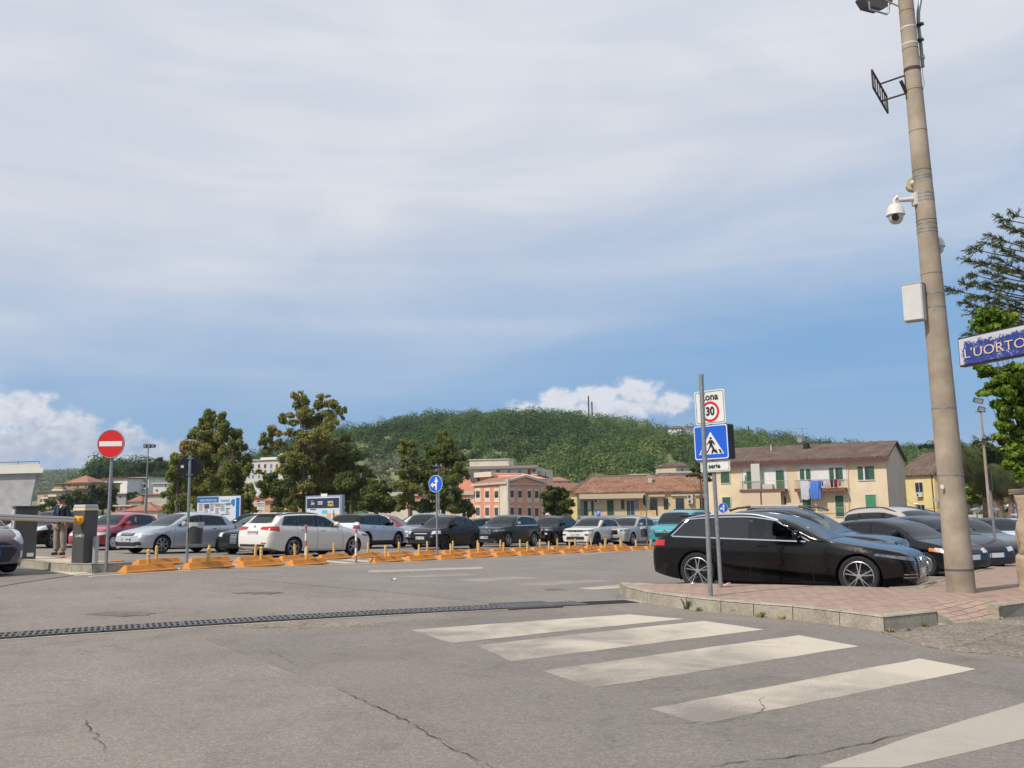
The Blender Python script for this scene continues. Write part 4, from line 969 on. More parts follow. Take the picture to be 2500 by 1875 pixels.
# ---- pavement
def brickmat():
 m = bpy.data.materials.new('paving_brick'); m.use_nodes = True; nt = m.node_tree; nd = nt.nodes; lk = nt.links; b = nd['Principled BSDF']
 tc_ = nd.new('ShaderNodeTexCoord'); mp = nd.new('ShaderNodeMapping'); mp.inputs['Rotation'].default_value = (0, 0, R(-33)); lk.new(tc_.outputs['Object'], mp.inputs[0])
 nw = nd.new('ShaderNodeTexNoise'); nw.inputs['Scale'].default_value = 0.8; nw.inputs['Detail'].default_value = 2; lk.new(mp.outputs[0], nw.inputs[0])
 vm = nd.new('ShaderNodeVectorMath'); vm.operation = 'MULTIPLY_ADD'; lk.new(nw.outputs[1], vm.inputs[0]); vm.inputs[1].default_value = (0.16, 0.16, 0); lk.new(mp.outputs[0], vm.inputs[2])
 br = nd.new('ShaderNodeTexBrick'); lk.new(vm.outputs[0], br.inputs[0]); br.inputs['Scale'].default_value = 1.0; br.inputs['Brick Width'].default_value = 0.30; br.inputs['Row Height'].default_value = 0.15
 br.inputs['Mortar Size'].default_value = 0.010; br.inputs['Mortar Smooth'].default_value = 0.3; br.inputs['Bias'].default_value = -0.2
 br.inputs['Color1'].default_value = (0.37, 0.245, 0.19, 1); br.inputs['Color2'].default_value = (0.25, 0.175, 0.145, 1); br.inputs['Mortar'].default_value = (0.085, 0.06, 0.05, 1)
 n2_ = nd.new('ShaderNodeTexNoise'); n2_.inputs['Scale'].default_value = 1.2; n2_.inputs['Detail'].default_value = 8; n2_.inputs['Roughness'].default_value = 0.7; lk.new(tc_.outputs['Object'], n2_.inputs[0])
 r = nd.new('ShaderNodeMapRange'); lk.new(n2_.outputs[0], r.inputs[0]); r.inputs[1].default_value = 0.35; r.inputs[2].default_value = 0.7; r.inputs[3].default_value = 0.0; r.inputs[4].default_value = 0.55
 mx = nd.new('ShaderNodeMix'); mx.data_type = 'RGBA'; lk.new(r.outputs[0], mx.inputs[0]); lk.new(br.outputs[0], mx.inputs[6]); mx.inputs[7].default_value = (0.36, 0.28, 0.22, 1)
 n3_ = nd.new('ShaderNodeTexNoise'); n3_.inputs['Scale'].default_value = 70; n3_.inputs['Detail'].default_value = 3; lk.new(tc_.outputs['Object'], n3_.inputs[0])
 mx2 = nd.new('ShaderNodeMix'); mx2.data_type = 'RGBA'; mx2.blend_type = 'OVERLAY'; mx2.inputs[0].default_value = 0.55; lk.new(mx.outputs[2], mx2.inputs[6]); lk.new(n3_.outputs[0], mx2.inputs[7])
 lk.new(mx2.outputs[2], b.inputs['Base Color']); b.inputs['Roughness'].default_value = 0.9
 bp = nd.new('ShaderNodeBump'); bp.inputs['Strength'].default_value = 0.8; bp.inputs['Distance'].default_value = 0.01; bp.invert = True; lk.new(br.outputs['Fac'], bp.inputs['Height']); lk.new(bp.outputs[0], b.inputs['Normal'])
 return m
BRK = brickmat(); PH = 0.17
kb = [(1512, 1447), (1528, 1458), (1580, 1473), (1676, 1487), (1760, 1497), (1840, 1505), (1936, 1513), (2050, 1527), (2160, 1543), (2290, 1527)]
kpts = [Vector((*p, 0)) for p in G(kb)]
far = [Vector((*p, 0)) for p in G([(2700, 1440), (2700, 1385), (2480, 1368), (2378, 1394), (2312, 1412), (2262, 1425), (2234, 1437), (2100, 1432), (1900, 1427), (1700, 1424), (1545, 1427)], PH)]
ramp_in = [Vector((*p, 0)) for p in G([(2262, 1468), (2462, 1466)], PH)]
rightk = [Vector((*p, 0)) for p in G([(2446, 1512), (2500, 1504), (2700, 1486)])]
top_poly = kpts[:-1]+[kpts[-1]]+ramp_in+[rightk[0], rightk[1], rightk[2]]
sheet('pavement', [tuple(p[:2]) for p in kpts]+[tuple(ramp_in[0][:2]), tuple(ramp_in[1][:2])]+[tuple(rightk[0][:2]), tuple(rightk[1][:2]), tuple(rightk[2][:2])]+[tuple(p[:2]) for p in far], BRK, PH, 0.6)
def gp(p, dz): return (p.x, p.y, hf(p.x, p.y)+dz)
mb = MB(); nr = 8; F0, F1, B0, B1 = kpts[-1], rightk[0], ramp_in[0], ramp_in[1]
for i in range(nr+1):
 f = i/nr
 for j in range(nr+1): mb.v.append(gp(F0.lerp(B0, f).lerp(F1.lerp(B1, f), j/nr), 0.02+(PH-0.016)*f))
for i in range(nr):
 for j in range(nr): k = i*(nr+1)+j; mb.f.append((k, k+1, k+nr+2, k+nr+1))
for A_, B_ in ((F0, B0), (F1, B1)): mb.add([gp(A_, 0.0), gp(B_, PH-0.02), gp(B_, PH+0.003), gp(A_, PH+0.003)], [(0, 1, 2, 3)])
mb.build('pavement_ramp', BRK)['kind'] = 'structure'
mb = MB(); mb.tube([gp(kpts[-1], 0.0), gp(rightk[0], 0.0)], 0.035, 6); mb.build('ramp_edge', CONC)['kind'] = 'structure'
def kerb_line(P, h=0.19, wd=0.16, inside=1, name='kerb_stone', gap=0.012, taper_last=False):
 for i in range(len(P)-1):
  a, b_ = P[i], P[i+1]; t_ = (b_-a).normalized(); nn = Vector((-t_.y, t_.x, 0))*inside
  def mit(j):
   if 0 < j < len(P)-1:
    t0 = (P[j]-P[j-1]).normalized(); t1 = (P[j+1]-P[j]).normalized(); n0 = Vector((-t0.y, t0.x, 0))*inside; n1 = Vector((-t1.y, t1.x, 0))*inside
    m_v = (n0+n1).normalized(); return m_v/max(0.4, m_v.dot(n0))
   return nn
  n = max(1, int((b_-a).length/0.5)); pr = None; mb = MB()
  for k in range(n+1):
   f = k/n; p = a.lerp(b_, f); off = mit(i).lerp(mit(i+1), f)
   if k == 0: p = p+t_*gap/2
   if k == n: p = p-t_*gap/2
   hh = h
   if taper_last and i == len(P)-2: hh = h*(1-f)+0.02*f
   q = [gp(p, -0.05), gp(p+off*0.006, hh-0.03), gp(p+off*0.03, hh), gp(p+off*wd, hh), gp(p+off*wd, -0.05)]
   if pr: mb.add(pr+q, [(j, j+1, j+6, j+5) for j in range(4)])
   else: mb.add(q, [(0, 1, 2, 3, 4)])
   pr = q
  mb.add(pr, [(0, 1, 2, 3, 4)])
  mb.build(name, CONC)['kind'] = 'structure'
kerb_line(kpts, 0.185, 0.17, 1)
e0 = kpts[-1]; kerb_line([e0, Vector((*G([(2340, 1525)])[0], 0))], 0.185, 0.12, 1, taper_last=True)
kerb_line([Vector((*G([(2440, 1512)])[0], 0)), rightk[1], rightk[2]], 0.185, 0.17, 1)
kerb_line([far[6]+Vector((0, 0, 0)), far[5], far[4], far[3], far[2]], 0.182, 0.12, -1)
GR = mat('weed_green', (0.10, 0.14, 0.03), rough=0.7, noise_=0.4, nscale=30); DRYG = mat('dry_grass', (0.33, 0.24, 0.09), rough=0.8, noise_=0.3, nscale=20)
def tuft(px, py, n, h, m, label):
 p = gnd(px, py); mb = MB()
 for _ in range(n):
  a = random.uniform(0, 6.28); l = h*random.uniform(0.4, 1.0); r0 = random.uniform(0, 0.05); lean = random.uniform(0.1, 0.6)
  b0 = Vector((math.cos(a)*r0, math.sin(a)*r0, 0)); d = Vector((math.cos(a)*lean, math.sin(a)*lean, 1)).normalized(); s = Vector((-math.sin(a), math.cos(a), 0))*0.007
  m1 = b0+d*l*0.55; m2 = b0+d*l*0.9+Vector((math.cos(a), math.sin(a), -0.2))*l*0.25
  mb.add([b0-s, b0+s, m1+s*0.9, m1-s*0.9, m2], [(0, 1, 2, 3), (3, 2, 4)])
 o = mb.build('weed', m); o.location = p; tag(o, label, 'weed', 'weeds growing along the kerb')
tuft(1676, 1487, 26, 0.30, GR, 'tall green weed in the kerb joint left of the bare grey post')
tuft(1684, 1460, 10, 0.28, GR, 'thin green weed on the pavement edge beside the tall kerb weed')
tuft(1703, 1492, 18, 0.10, GR, 'small green weed just right of the tall kerb weed')
tuft(1788, 1499, 14, 0.10, GR, 'small green weed at the foot of the middle kerb stone')
tuft(1856, 1507, 26, 0.13, DRYG, 'brown dry weed at the kerb joint below the black estate car')
tuft(1906, 1511, 12, 0.08, DRYG, 'low dry weed at the second kerb joint')
tuft(2260, 1532, 20, 0.10, GR, 'green weed at the foot of the kerb by the ramp')
tuft(2298, 1524, 24, 0.12, GR, 'green weed in the gap of the kerb at the ramp')
tuft(2174, 1545, 30, 0.07, DRYG, 'dry weed at the broken corner of the kerb')
tuft(2220, 1541, 16, 0.06, GR, 'flat green weed in front of the kerb corner')
tuft(2436, 1513, 26, 0.07, DRYG, 'dry weed at the far side of the ramp')
def litter(px, py, s, label, col=(0.75, 0.75, 0.75)):
 p = gnd(px, py, PH+0.01 if 1540 < px < 2400 and py < 1440 else 0.02); mb = MB(); vs = []
 for i in range(4):
  for j in range(3): vs.append(((i-1.5)*s*0.5+random.uniform(-.2, .2)*s, (j-1)*s*0.5, random.uniform(0, s*0.5)))
 mb.add(vs, [(i*3+j, i*3+j+3, i*3+j+4, i*3+j+1) for i in range(3) for j in range(2)])
 o = mb.build('litter', mat('litter_%g' % col[0], col, rough=0.6)); o.location = p; tag(o, label, 'litter')
litter(961, 1415, 0.07, 'crumpled scrap of white paper lying on the open road'); litter(1774, 1430, 0.12, 'crumpled red and white wrapper at the foot of the sign post', (0.6, 0.3, 0.28))
litter(1692, 1426, 0.05, 'flat white scrap on the pavement beside the rear wheel')
# ================================================================== TRAFFIC ISLAND, BLOCKS, POSTS
ORG = mat('orange_plastic', (0.40, 0.145, 0.025), rough=0.65, col2=(0.60, 0.215, 0.014), nscale=6, bump=0.1)
YEL = mat('yellow_plastic', (0.62, 0.32, 0.03), rough=0.5, noise_=0.25, nscale=8); REFL = mat('reflective_band', (0.50, 0.47, 0.42), rough=0.35)
def block(x, y, rz, label, group, post=True, L=1.34, h=0.165, dz=0.0):
 t = thing('kerb_block', label, 'parking block', (x, y, hf(x, y)+dz), rz, group)
 mb = MB(); W_ = 0.36; hl = L/2
 mb.add([(-hl, -W_/2, 0), (hl, -W_/2, 0), (hl, W_/2, 0), (-hl, W_/2, 0), (-hl, -W_/2, 0.03), (hl, -W_/2, 0.03), (hl, W_/2, 0.03), (-hl, W_/2, 0.03),
   (-hl+0.02, -W_/2+0.05, 0.06), (hl-0.02, -W_/2+0.05, 0.06), (hl-0.02, W_/2-0.05, 0.06), (-hl+0.02, W_/2-0.05, 0.06),
   (-hl+0.085, -0.05, h), (hl-0.085, -0.05, h), (hl-0.085, 0.05, h), (-hl+0.085, 0.05, h)],
           [(3, 2, 1, 0)]+[(a+i, a+(i+1) % 4, a+4+(i+1) % 4, a+4+i) for a in (0, 4, 8) for i in range(4)]+[(12, 13, 14, 15)])
 mb.build('base', ORG, t, bevel=0.004)
 if post:
  jt = random.uniform(-0.05, 0.05); p = MB(); p.lathe([(0.038, h-0.01), (0.038, h+0.27), (0.032, h+0.31), (0.018, h+0.33), (0, h+0.335)], n=14); pp = p.build('bollard', YEL, t, smooth=True); pp.location = (jt, 0, 0); pp.rotation_euler = (random.uniform(-.04, .04), random.uniform(-.05, .05), 0)
  for z in (0.13, 0.21): MB().lathe([(0.0385, h+z-0.018), (0.0405, h+z-0.018), (0.0405, h+z+0.018), (0.0385, h+z+0.018)], n=14).build('reflective_band', REFL, pp, smooth=True)
 return t
ra, rb = (0.857, 1.40); rrz = math.atan2(rb, ra)
names = ['first', 'second', 'third', 'fourth', '', 'fifth', 'sixth', 'seventh', 'eighth', 'ninth', 'tenth', 'eleventh', 'twelfth', 'thirteenth', 'fourteenth', 'fifteenth', 'sixteenth', 'last']
for i in range(18):
 if i == 4: continue
 block(-8.09+ra*i, 20.7+rb*i, rrz+random.uniform(-.03, .03), 'orange block with a yellow banded bollard, %s of the near row from the left' % names[i], 'orange blocks with bollards in the near row')
n2l = ['first', 'second', 'third', 'fourth', 'fifth', 'sixth', 'seventh', 'eighth', 'ninth', 'tenth', 'eleventh', 'twelfth', 'thirteenth', 'fourteenth', 'fifteenth', 'sixteenth', 'seventeenth', 'last']
for i in range(18):
 block(-9.17+ra*i, 24.07+rb*i, rrz+random.uniform(-.03, .03), 'orange block with yellow bollard, %s of the far row from the bin post rightwards' % n2l[i], 'orange blocks with bollards in the far row')
block(-10.05, 22.5, R(12), 'plain orange block without bollard behind the no entry sign post', None, post=False)
bk = block(at(129, 1360, 26.2).x, 26.2, R(-3), 'worn orange block the man in the cap stands on', None, post=False, L=1.5)
bk.location.z = 0.22
def along(i, off): # point beside near row
 nx, ny = rb/math.hypot(ra, rb), -ra/math.hypot(ra, rb)
 return (-8.09+ra*i+nx*off, 20.7+rb*i+ny*off)
marking([along(-1.0, 0.40), along(17.5, 0.40), along(17.5, 0.28), along(-1.0, 0.28)], PW, wearfn=lambda c: 0.25, wob=0.006)
for i in range(-1, 26):
 a = i*0.72-0.3
 marking([along(a, -0.1), along(a+0.28, -0.1), along(a+0.75, -2.1), along(a+0.47, -2.1)], PW, wearfn=lambda c: 0.22, wob=0.004, step=1.2)
marking(G([(900, 1399), (1180, 1389), (1180, 1384), (900, 1393)]), PWF, wearfn=lambda c: 0.0)
for k in range(9):
 x0 = -13+k*2.6; marking([(x0, 36), (x0+0.12, 36), (x0+2.1, 41), (x0+1.98, 41)], PW, wearfn=lambda c: 0.2, step=1.5, wob=0.003)
for k in range(8):
 yb = 19.6+k*2.65; marking([(9.3+k*0.35, yb), (9.3+k*0.35, yb+0.12), (14.6+k*0.3, yb+0.9), (14.6+k*0.3, yb+0.78)], PW, wearfn=lambda c: 0.2, step=1.5, wob=0.003)
ip = [Vector((*p, 0)) for p in G([(-60, 1372), (34, 1382), (87, 1388), (117, 1393), (174, 1397.5), (225, 1398), (277, 1396.5)])]
kerb_line(ip, 0.19, 0.16, 1, name='island_kerb_stone')
back = [p+Vector((0.35, 1.25, 0)) for p in ip]; back[-1] = ip[-1]+Vector((0.1, 0.7, 0))
sheet('island_pavement', [tuple(p[:2]) for p in ip]+[tuple(p[:2]) for p in reversed(back)], asphalt('island_concrete', (0.45, 0.38, 0.30), (0.55, 0.47, 0.38), 2, 0.15, 0.2), 0.18, 0.5)
kerb_line([ip[-1], ip[-1]+Vector((0.1, 0.7, 0))], 0.19, 0.14, 1, name='island_kerb_stone')
kerb_line(list(reversed(back)), 0.19, 0.14, 1, name='island_kerb_stone')
IZ = lambda x, y: hf(x, y)+0.18
GALV = mat('galvanised_steel', (0.27, 0.285, 0.29), rough=0.45, metal=0.55, noise_=0.22, nscale=18)
CABD = mat('cabinet_dark', (0.072, 0.072, 0.069), rough=0.6, noise_=0.15, nscale=3); CABL = mat('cabinet_light', (0.40, 0.41, 0.41), rough=0.5); CABM = mat('cabinet_side', (0.22, 0.22, 0.215), rough=0.55)
bx = at(204, 1374, 20.95); bz = IZ(bx.x, bx.y)
t = thing('barrier_gate', 'grey car park barrier with yellow hub and closed white arm on the left island', 'barrier', (bx.x, bx.y, bz), R(-24))
MB().prism([(-0.155, -0.20), (0.20, -0.20), (0.20, 0.16), (-0.155, 0.16)], 0, 1.16, 'xy').build('cabinet', CABD, t, bevel=0.012)
MB().box((-0.16, -0.02, 0.58), (0.014, 0.33, 1.14)).build('side_panel', CABM, t)
MB().box((0.022, -0.02, 1.19), (0.365, 0.37, 0.055)).build('warning_light', mat('cream_lens', (0.75, 0.60, 0.36), rough=0.3), t)
MB().box((0.022, -0.02, 1.255), (0.37, 0.375, 0.07), taper=0.93).build('cap', CABL, t, bevel=0.015)
hub = MB(); hub.lathe([(0, -0.09), (0.085, -0.09), (0.105, -0.07), (0.108, 0.05), (0.09, 0.06)], ax='y', n=8); hub.v = [(v[0]*0.95+0.0, v[1], v[2]*0.95) for v in hub.v]
YH = mat('yellow_hub', (0.80, 0.36, 0.012), rough=0.35); h_ = hub.build('hub', YH, t, smooth=20); h_.location = (0.14, -0.30, 0.95); h_.rotation_euler = (0, R(22), 0)
ie = Matrix.Rotation(R(-24), 4, 'Z').inverted()
p0 = Vector((0.10, -0.30, 0.955)); w1 = at(-260, 1252, 15.6); p1 = ie @ (w1-Vector((bx.x, bx.y, bz)))
arm = MB(); d = (p1-p0).normalized(); sd = Vector((-d.y, d.x, 0)).normalized(); u_ = Vector((0, 0, 1))
def bar(mb, p, q, wd, h0, h1, y=0.0):
 vs = []
 for c in (p, q):
  for a, b_ in ((-wd/2, h0), (wd/2, h0), (wd/2, h1), (-wd/2, h1)): vs.append(c+sd*(a+y)+u_*b_)
 mb.add(vs, [(0, 1, 2, 3), (7, 6, 5, 4), (0, 4, 5, 1), (1, 5, 6, 2), (2, 6, 7, 3), (3, 7, 4, 0)])
bar(arm, p0, p1, 0.055, -0.045, 0.06); arm.build('arm', mat('arm_white', (0.62, 0.60, 0.58), rough=0.4, metal=0.1), t, bevel=0.012)
a2 = MB(); bar(a2, p0, p1, 0.062, -0.062, -0.046); a2.build('arm_edge', YH, t)
a3 = MB(); bar(a3, p0, p1, 0.060, 0.002, 0.012); a3.build('arm_groove', mat('groove_brown', (0.20, 0.13, 0.10), rough=0.6), t)
text_mesh('CAME', 0.085, 'lettering', mat('letter_grey', (0.55, 0.55, 0.53)), t, (0.05, -0.208, 0.60), sxy=(0.95, 1), bold=0.002)
lg = MB(); lg.tube([(0.17, -0.206, 0.625), (0.20, -0.206, 0.61), (0.195, -0.206, 0.575), (0.215, -0.206, 0.575)], 0.005, 5); lg.build('logo', MATS['letter_grey'], t)
mx_ = at(56, 1360, 23.4); t = thing('ticket_machine', 'dark grey ticket machine with light front panel left of the barrier', 'ticket machine', (mx_.x, mx_.y, IZ(mx_.x, mx_.y)), R(38))
MB().box((0, 0, 0.64), (0.50, 0.42, 1.28)).build('cabinet', CABD, t, bevel=0.01)
MB().box((0.0, 0, 1.30), (0.56, 0.50, 0.035)).build('top_cover', mat('cover_brown', (0.09, 0.075, 0.06), rough=0.6), t)
MB().box((-0.262, 0.0, 0.80), (0.03, 0.36, 0.86)).build('front_panel', CABL, t, bevel=0.008)
MB().box((-0.282, 0.05, 1.12), (0.014, 0.10, 0.10)).build('display', PLW, t); MB().box((-0.282, 0.06, 0.88), (0.014, 0.11, 0.12)).build('button_panel', mat('panel_blue', (0.05, 0.25, 0.5)), t)
MB().box((0.12, -0.214, 0.11), (0.15, 0.01, 0.09)).build('sticker', PLW, t)
px_ = at(231.5, 1376, 20.85); t = MB().box((0, 0, 0.29), (0.095, 0.095, 0.58)).build('square_post', mat('post_grey', (0.42, 0.43, 0.43), rough=0.4, metal=0.3), None, bevel=0.006); t.location = (px_.x, px_.y, IZ(px_.x, px_.y)); t.rotation_euler = (0, 0, R(-30)); tag(t, 'short light grey square post standing against the barrier cabinet', 'post')
# ---- signs
def arrow_up(mb, x, z, s, y):  # straight ahead arrow
 mb.prism([(x-0.035*s, z-0.42*s), (x+0.035*s, z-0.42*s), (x+0.035*s, z+0.12*s), (x+0.13*s, z+0.12*s), (x, z+0.42*s), (x-0.13*s, z+0.12*s), (x-0.035*s, z+0.12*s)], y-0.002, y)
BLUE = mat('sign_blue', (0.008, 0.10, 0.56), rough=0.35); SW = mat('sign_white', (0.66, 0.66, 0.64), rough=0.4, noise_=0.06, nscale=5); SRED = mat('sign_red', (0.56, 0.010, 0.012), rough=0.35); SBLK = mat('sign_black_back', (0.013, 0.014, 0.016), rough=0.5)
def disc(r, th, m, name, parent, y=0.0, n=40):
 mb = MB(); mb.lathe([(0, y-th), (r-0.004, y-th), (r, y-th+0.004), (r, y), (0, y)], ax='y', n=n); return mb.build(name, m, parent, smooth=30)
def post(parent, r, h, name='pole', m=GALV):
 return MB().tube([(0, 0, -0.03), (0, 0, h)], r, 16).build(name, m, parent, smooth=True)
P = gnd(258, 1397); zc_ = at(276, 1084, P.y).z-P.z
t = thing('no_entry_sign', 'red no entry sign on a grey post at the end of the barrier island', 'road sign', P, 0); t.rotation_euler = (0, R(0.7), R(-6))
post(t, 0.036, zc_-0.2); s_ = disc(0.315, 0.02, SRED, 'sign_disc', t, -0.06); s_.location = (0, 0, zc_); rg = MB(); rg.lathe([(0.300, -0.083), (0.316, -0.083), (0.318, -0.055), (0.300, -0.055)], ax='y', n=40); r_ = rg.build('sign_rim', GALV, t, smooth=30); r_.location = (0, 0, zc_)
MB().box((0, -0.083, zc_), (0.53, 0.004, 0.11)).build('white_bar', SW, t)
for dz_ in (0.14, -0.14): MB().box((0, -0.03, zc_+dz_), (0.12, 0.05, 0.03)).build('clamp', GALV, t)
def backsign(px, py, Y, ztop_px, zc_px, yaw, label, stick=True, r=0.30):
 P = at(px, py, Y); P.z = hf(P.x, P.y) if Y < 60 else P.z; t = thing('road_sign', label, 'road sign', P, 0)
 zt_ = at(px, ztop_px, Y).z-P.z; zc = at(px, zc_px, Y).z-P.z; post(t, 0.036, zt_); s_ = disc(r, 0.02, SBLK, 'sign_disc', t, 0.075); s_.location = (0, 0, zc); s_.rotation_euler = (0, 0, R(yaw))
 for dz_ in (r*0.7, -r*0.7): MB().box((0, 0.0, dz_), (0.16, 0.09, 0.025)).build('clamp', GALV, s_)
 if stick: MB().box((-0.18, 0.053, 0.0), (0.07, 0.004, 0.07)).build('sticker', PLW, s_)
 return t, P
t, P = backsign(456, 1376, 24.0, 1112, 1139, 25, 'round black backed sign on the bin post in front of the silver hatchback')
def bin_(P, dx, label, rz=0.0):
 b_ = thing('litter_bin', label, 'litter bin', (P.x+dx, P.y-0.02, P.z+0.54), rz)
 m1 = MB(); m1.lathe([(0, 0), (0.145, 0), (0.155, 0.03), (0.175, 0.5), (0.178, 0.52), (0.165, 0.52), (0.14, 0.05), (0, 0.05)], n=20); m1.build('bin_body', mat('bin_grey', (0.035, 0.042, 0.045), rough=0.6), b_, smooth=40)
 m2 = MB(); pr = []
 n = 28; vs = []; fs = []
 for k in range(n):
  a = 2*math.pi*k/n; rr_ = 0.182+0.008*math.sin(5*a)+random.uniform(0, 0.006); vs += [(math.cos(a)*0.165, math.sin(a)*0.165, 0.50), (math.cos(a)*rr_*1.05, math.sin(a)*rr_*1.05, 0.545), (math.cos(a)*rr_, math.sin(a)*rr_, 0.42+0.03*math.sin(3*a))]
 for k in range(n): j = (k+1) % n; fs += [(3*k, 3*j, 3*j+1, 3*k+1), (3*k+1, 3*j+1, 3*j+2, 3*k+2)]
 m2.add(vs, fs); m2.build('bin_bag', mat('bag_white', (0.40, 0.41, 0.40), rough=0.35), b_, smooth=True)
 return b_
bin_(P, 0.22, 'dark grey litter bin with a pale bag hanging on the post before the silver hatchback')
t, P2 = backsign(1581, 1335, 49.0, 1206, 1221, 62, 'round sign seen edge on from behind on a thin post before the silver crossover', stick=False)
bin_(P2, -0.18, 'small litter bin with a pale bag on the far post before the silver crossover')
def arrow_sign(px, py, Y, zc_px, label, yaw=0, r=0.30, left_only=False, base=True):
 P = at(px, py, Y); t = thing('road_sign', label, 'road sign', (P.x, P.y, hf(P.x, P.y) if Y < 60 else P.z), R(yaw)); z0 = t.location.z; zc = at(px, zc_px, Y).z-z0
 post(t, 0.034, zc+r*0.5); s_ = disc(r, 0.02, BLUE, 'sign_disc', t, -0.05); s_.location = (0, 0, zc)
 rg = MB(); rg.lathe([(r-0.018, -0.0725), (r-0.005, -0.0725), (r-0.005, -0.070), (r-0.018, -0.070)], ax='y', n=40); q = rg.build('sign_rim', SW, t); q.location = (0, 0, zc)
 mb = MB(); y = -0.074; k = r/0.30
 if not left_only:
  mb.prism([(0.00*k, -0.22*k), (0.06*k, -0.22*k), (0.06*k, 0.06*k), (0.115*k, 0.06*k), (0.03*k, 0.24*k), (-0.055*k, 0.06*k), (0.0*k, 0.06*k)], y-0.003, y)
  mb.prism([(0.0, -0.10*k), (0.0, 0.0*k), (-0.10*k, 0.0*k), (-0.10*k, 0.06*k), (-0.22*k, -0.045*k), (-0.10*k, -0.14*k), (-0.10*k, -0.07*k), (-0.04*k, -0.08*k)], y-0.003, y)
 else:
  mb.prism([(-0.2*k, 0), (-0.04*k, 0.13*k), (-0.04*k, 0.035*k), (0.2*k, 0.035*k), (0.2*k, -0.035*k), (-0.04*k, -0.035*k), (-0.04*k, -0.13*k)], y-0.003, y)
 for v_i, v in enumerate(mb.v): mb.v[v_i] = (v[0], v[1], v[2]+zc)
 mb.build('arrow', SW, t); return t
arrow_sign(1067, 1355, 32.0, 1181, 'blue round sign with straight and left arrows on the median among the orange blocks', yaw=-32)
arrow_sign(1768, 1300, 57.0, 1240, 'blue two arrow sign showing above the roof of the dark grey SUV', yaw=-10)
arrow_sign(590, 1300, 72.0, 1257.5, 'small blue round sign with a white arrow to the left beside the sports billboard', r=0.165, left_only=True)
P = at(1463, 1300, 75); t = thing('parking_sign', 'small blue parking sign with a letter P before the low yellow house', 'road sign', (P.x, P.y, -2.6), R(-25)); zc = at(1463, 1253, 75).z+2.6
post(t, 0.03, zc+0.2); MB().box((0, -0.05, zc), (0.34, 0.03, 0.46)).build('sign_plate', BLUE, t); text_mesh('P', 0.42, 'lettering', SW, t, (0, -0.07, zc))
P = gnd(1735, 1455, PH); t = thing('bare_post', 'tall bare galvanised post at the pavement edge in front of the black estate car', 'post', P, 0); t.rotation_euler = (0, R(-0.05), 0); hh = at(1712, 915, P.y).z-P.z
post(t, 0.036, hh); MB().lathe([(0.036, hh-0.03), (0.039, hh-0.03), (0.039, hh+0.006), (0, hh+0.010)], n=16).build('cap', GALV, t, smooth=30)
P = gnd(1760, 1434, PH); t = thing('crossing_sign_post', 'post with zone 30, pedestrian crossing and text plates behind the bare post', 'road sign', P, 0); t.rotation_euler = (0, R(-1.0), 0)
zz = lambda py: at(1750, py, P.y).z-P.z
zt_ = zz(955); post(t, 0.034, zt_)
yaw = R(-42);
def plate(name, w, z0, z1, m, dep=0.02, rad=0.04, x=0.0, parent=None):
 mb = MB(); rr = rad; pts = []
 for cx, cz, a0 in ((w/2-rr, z0+rr, -90), (w/2-rr, z1-rr, 0), (-w/2+rr, z1-rr, 90), (-w/2+rr, z0+rr, 180)):
  for k in range(5): a = R(a0+90*k/4); pts.append((cx+math.cos(a)*rr+x, cz+math.sin(a)*rr))
 return pts, mb
def rplate(name, w, z0, z1, m, y0, y1, rad=0.04, x=0.0):
 pts, mb = plate(name, w, z0, z1, m, rad=rad, x=x); mb.prism(pts, y0, y1); o = mb.build(name, m, t); o.rotation_euler = (0, 0, yaw); return o
xo = 0.04
za, zb_ = zz(1036), zz(954); rplate('zone_plate', 0.58, za, zb_, SW, -0.07, -0.055, x=xo);
def outline(w, z0, z1, y, x, wd=0.008, m=INK, nm='plate_border'):
 mb = MB(); pts, _ = plate('', w, z0, z1, m, rad=0.035, x=x); n = len(pts); cx, cz = x, (z0+z1)/2
 inn = [(cx+(p[0]-cx)*(1-2*wd/w), cz+(p[1]-cz)*(1-2*wd/(z1-z0))) for p in pts]; vs = [(p[0], y, p[1]) for p in pts]+[(p[0], y, p[1]) for p in inn]
 mb.add(vs, [(i, (i+1) % n, n+(i+1) % n, n+i) for i in range(n)]); o = mb.build(nm, m, t); o.rotation_euler = (0, 0, yaw)
outline(0.54, za+0.02, zb_-0.02, -0.0725, xo)
rot = Matrix.Rotation(yaw, 3, 'Z')
def tm(body, size, z, m, x=0.0, y=-0.074, sxy=(1, 1), bold=0.004, nm='lettering'):
 p = rot @ Vector((xo+x, y, z)); return text_mesh(body, size, nm, m, t, p, (math.pi/2, 0, yaw), sxy=sxy, bold=bold)
hz = zb_-za
tm('Zona', 0.17, za+hz*0.80, INK, x=-0.01)
rg = MB(); rg.lathe([(0.135, -0.0745), (0.175, -0.0745), (0.175, -0.0725), (0.135, -0.0725)], ax='y', n=40); rg.v = [(v[0]+xo, v[1], v[2]+za+hz*0.37) for v in rg.v]; o = rg.build('red_ring', SRED, t); o.rotation_euler = (0, 0, yaw)
tm('30', 0.20, za+hz*0.37, INK, sxy=(0.85, 1), bold=0.007)
za, zb_ = zz(1123), zz(1038); rplate('light_box', 0.66, za, zb_, mat('box_black', (0.006, 0.006, 0.007), rough=0.3), -0.10, 0.10, rad=0.03, x=xo); rplate('crossing_plate', 0.655, za+0.003, zb_-0.003, BLUE, -0.106, -0.10, x=xo); outline(0.64, za+0.01, zb_-0.01, -0.1075, xo, wd=0.016, m=SW)
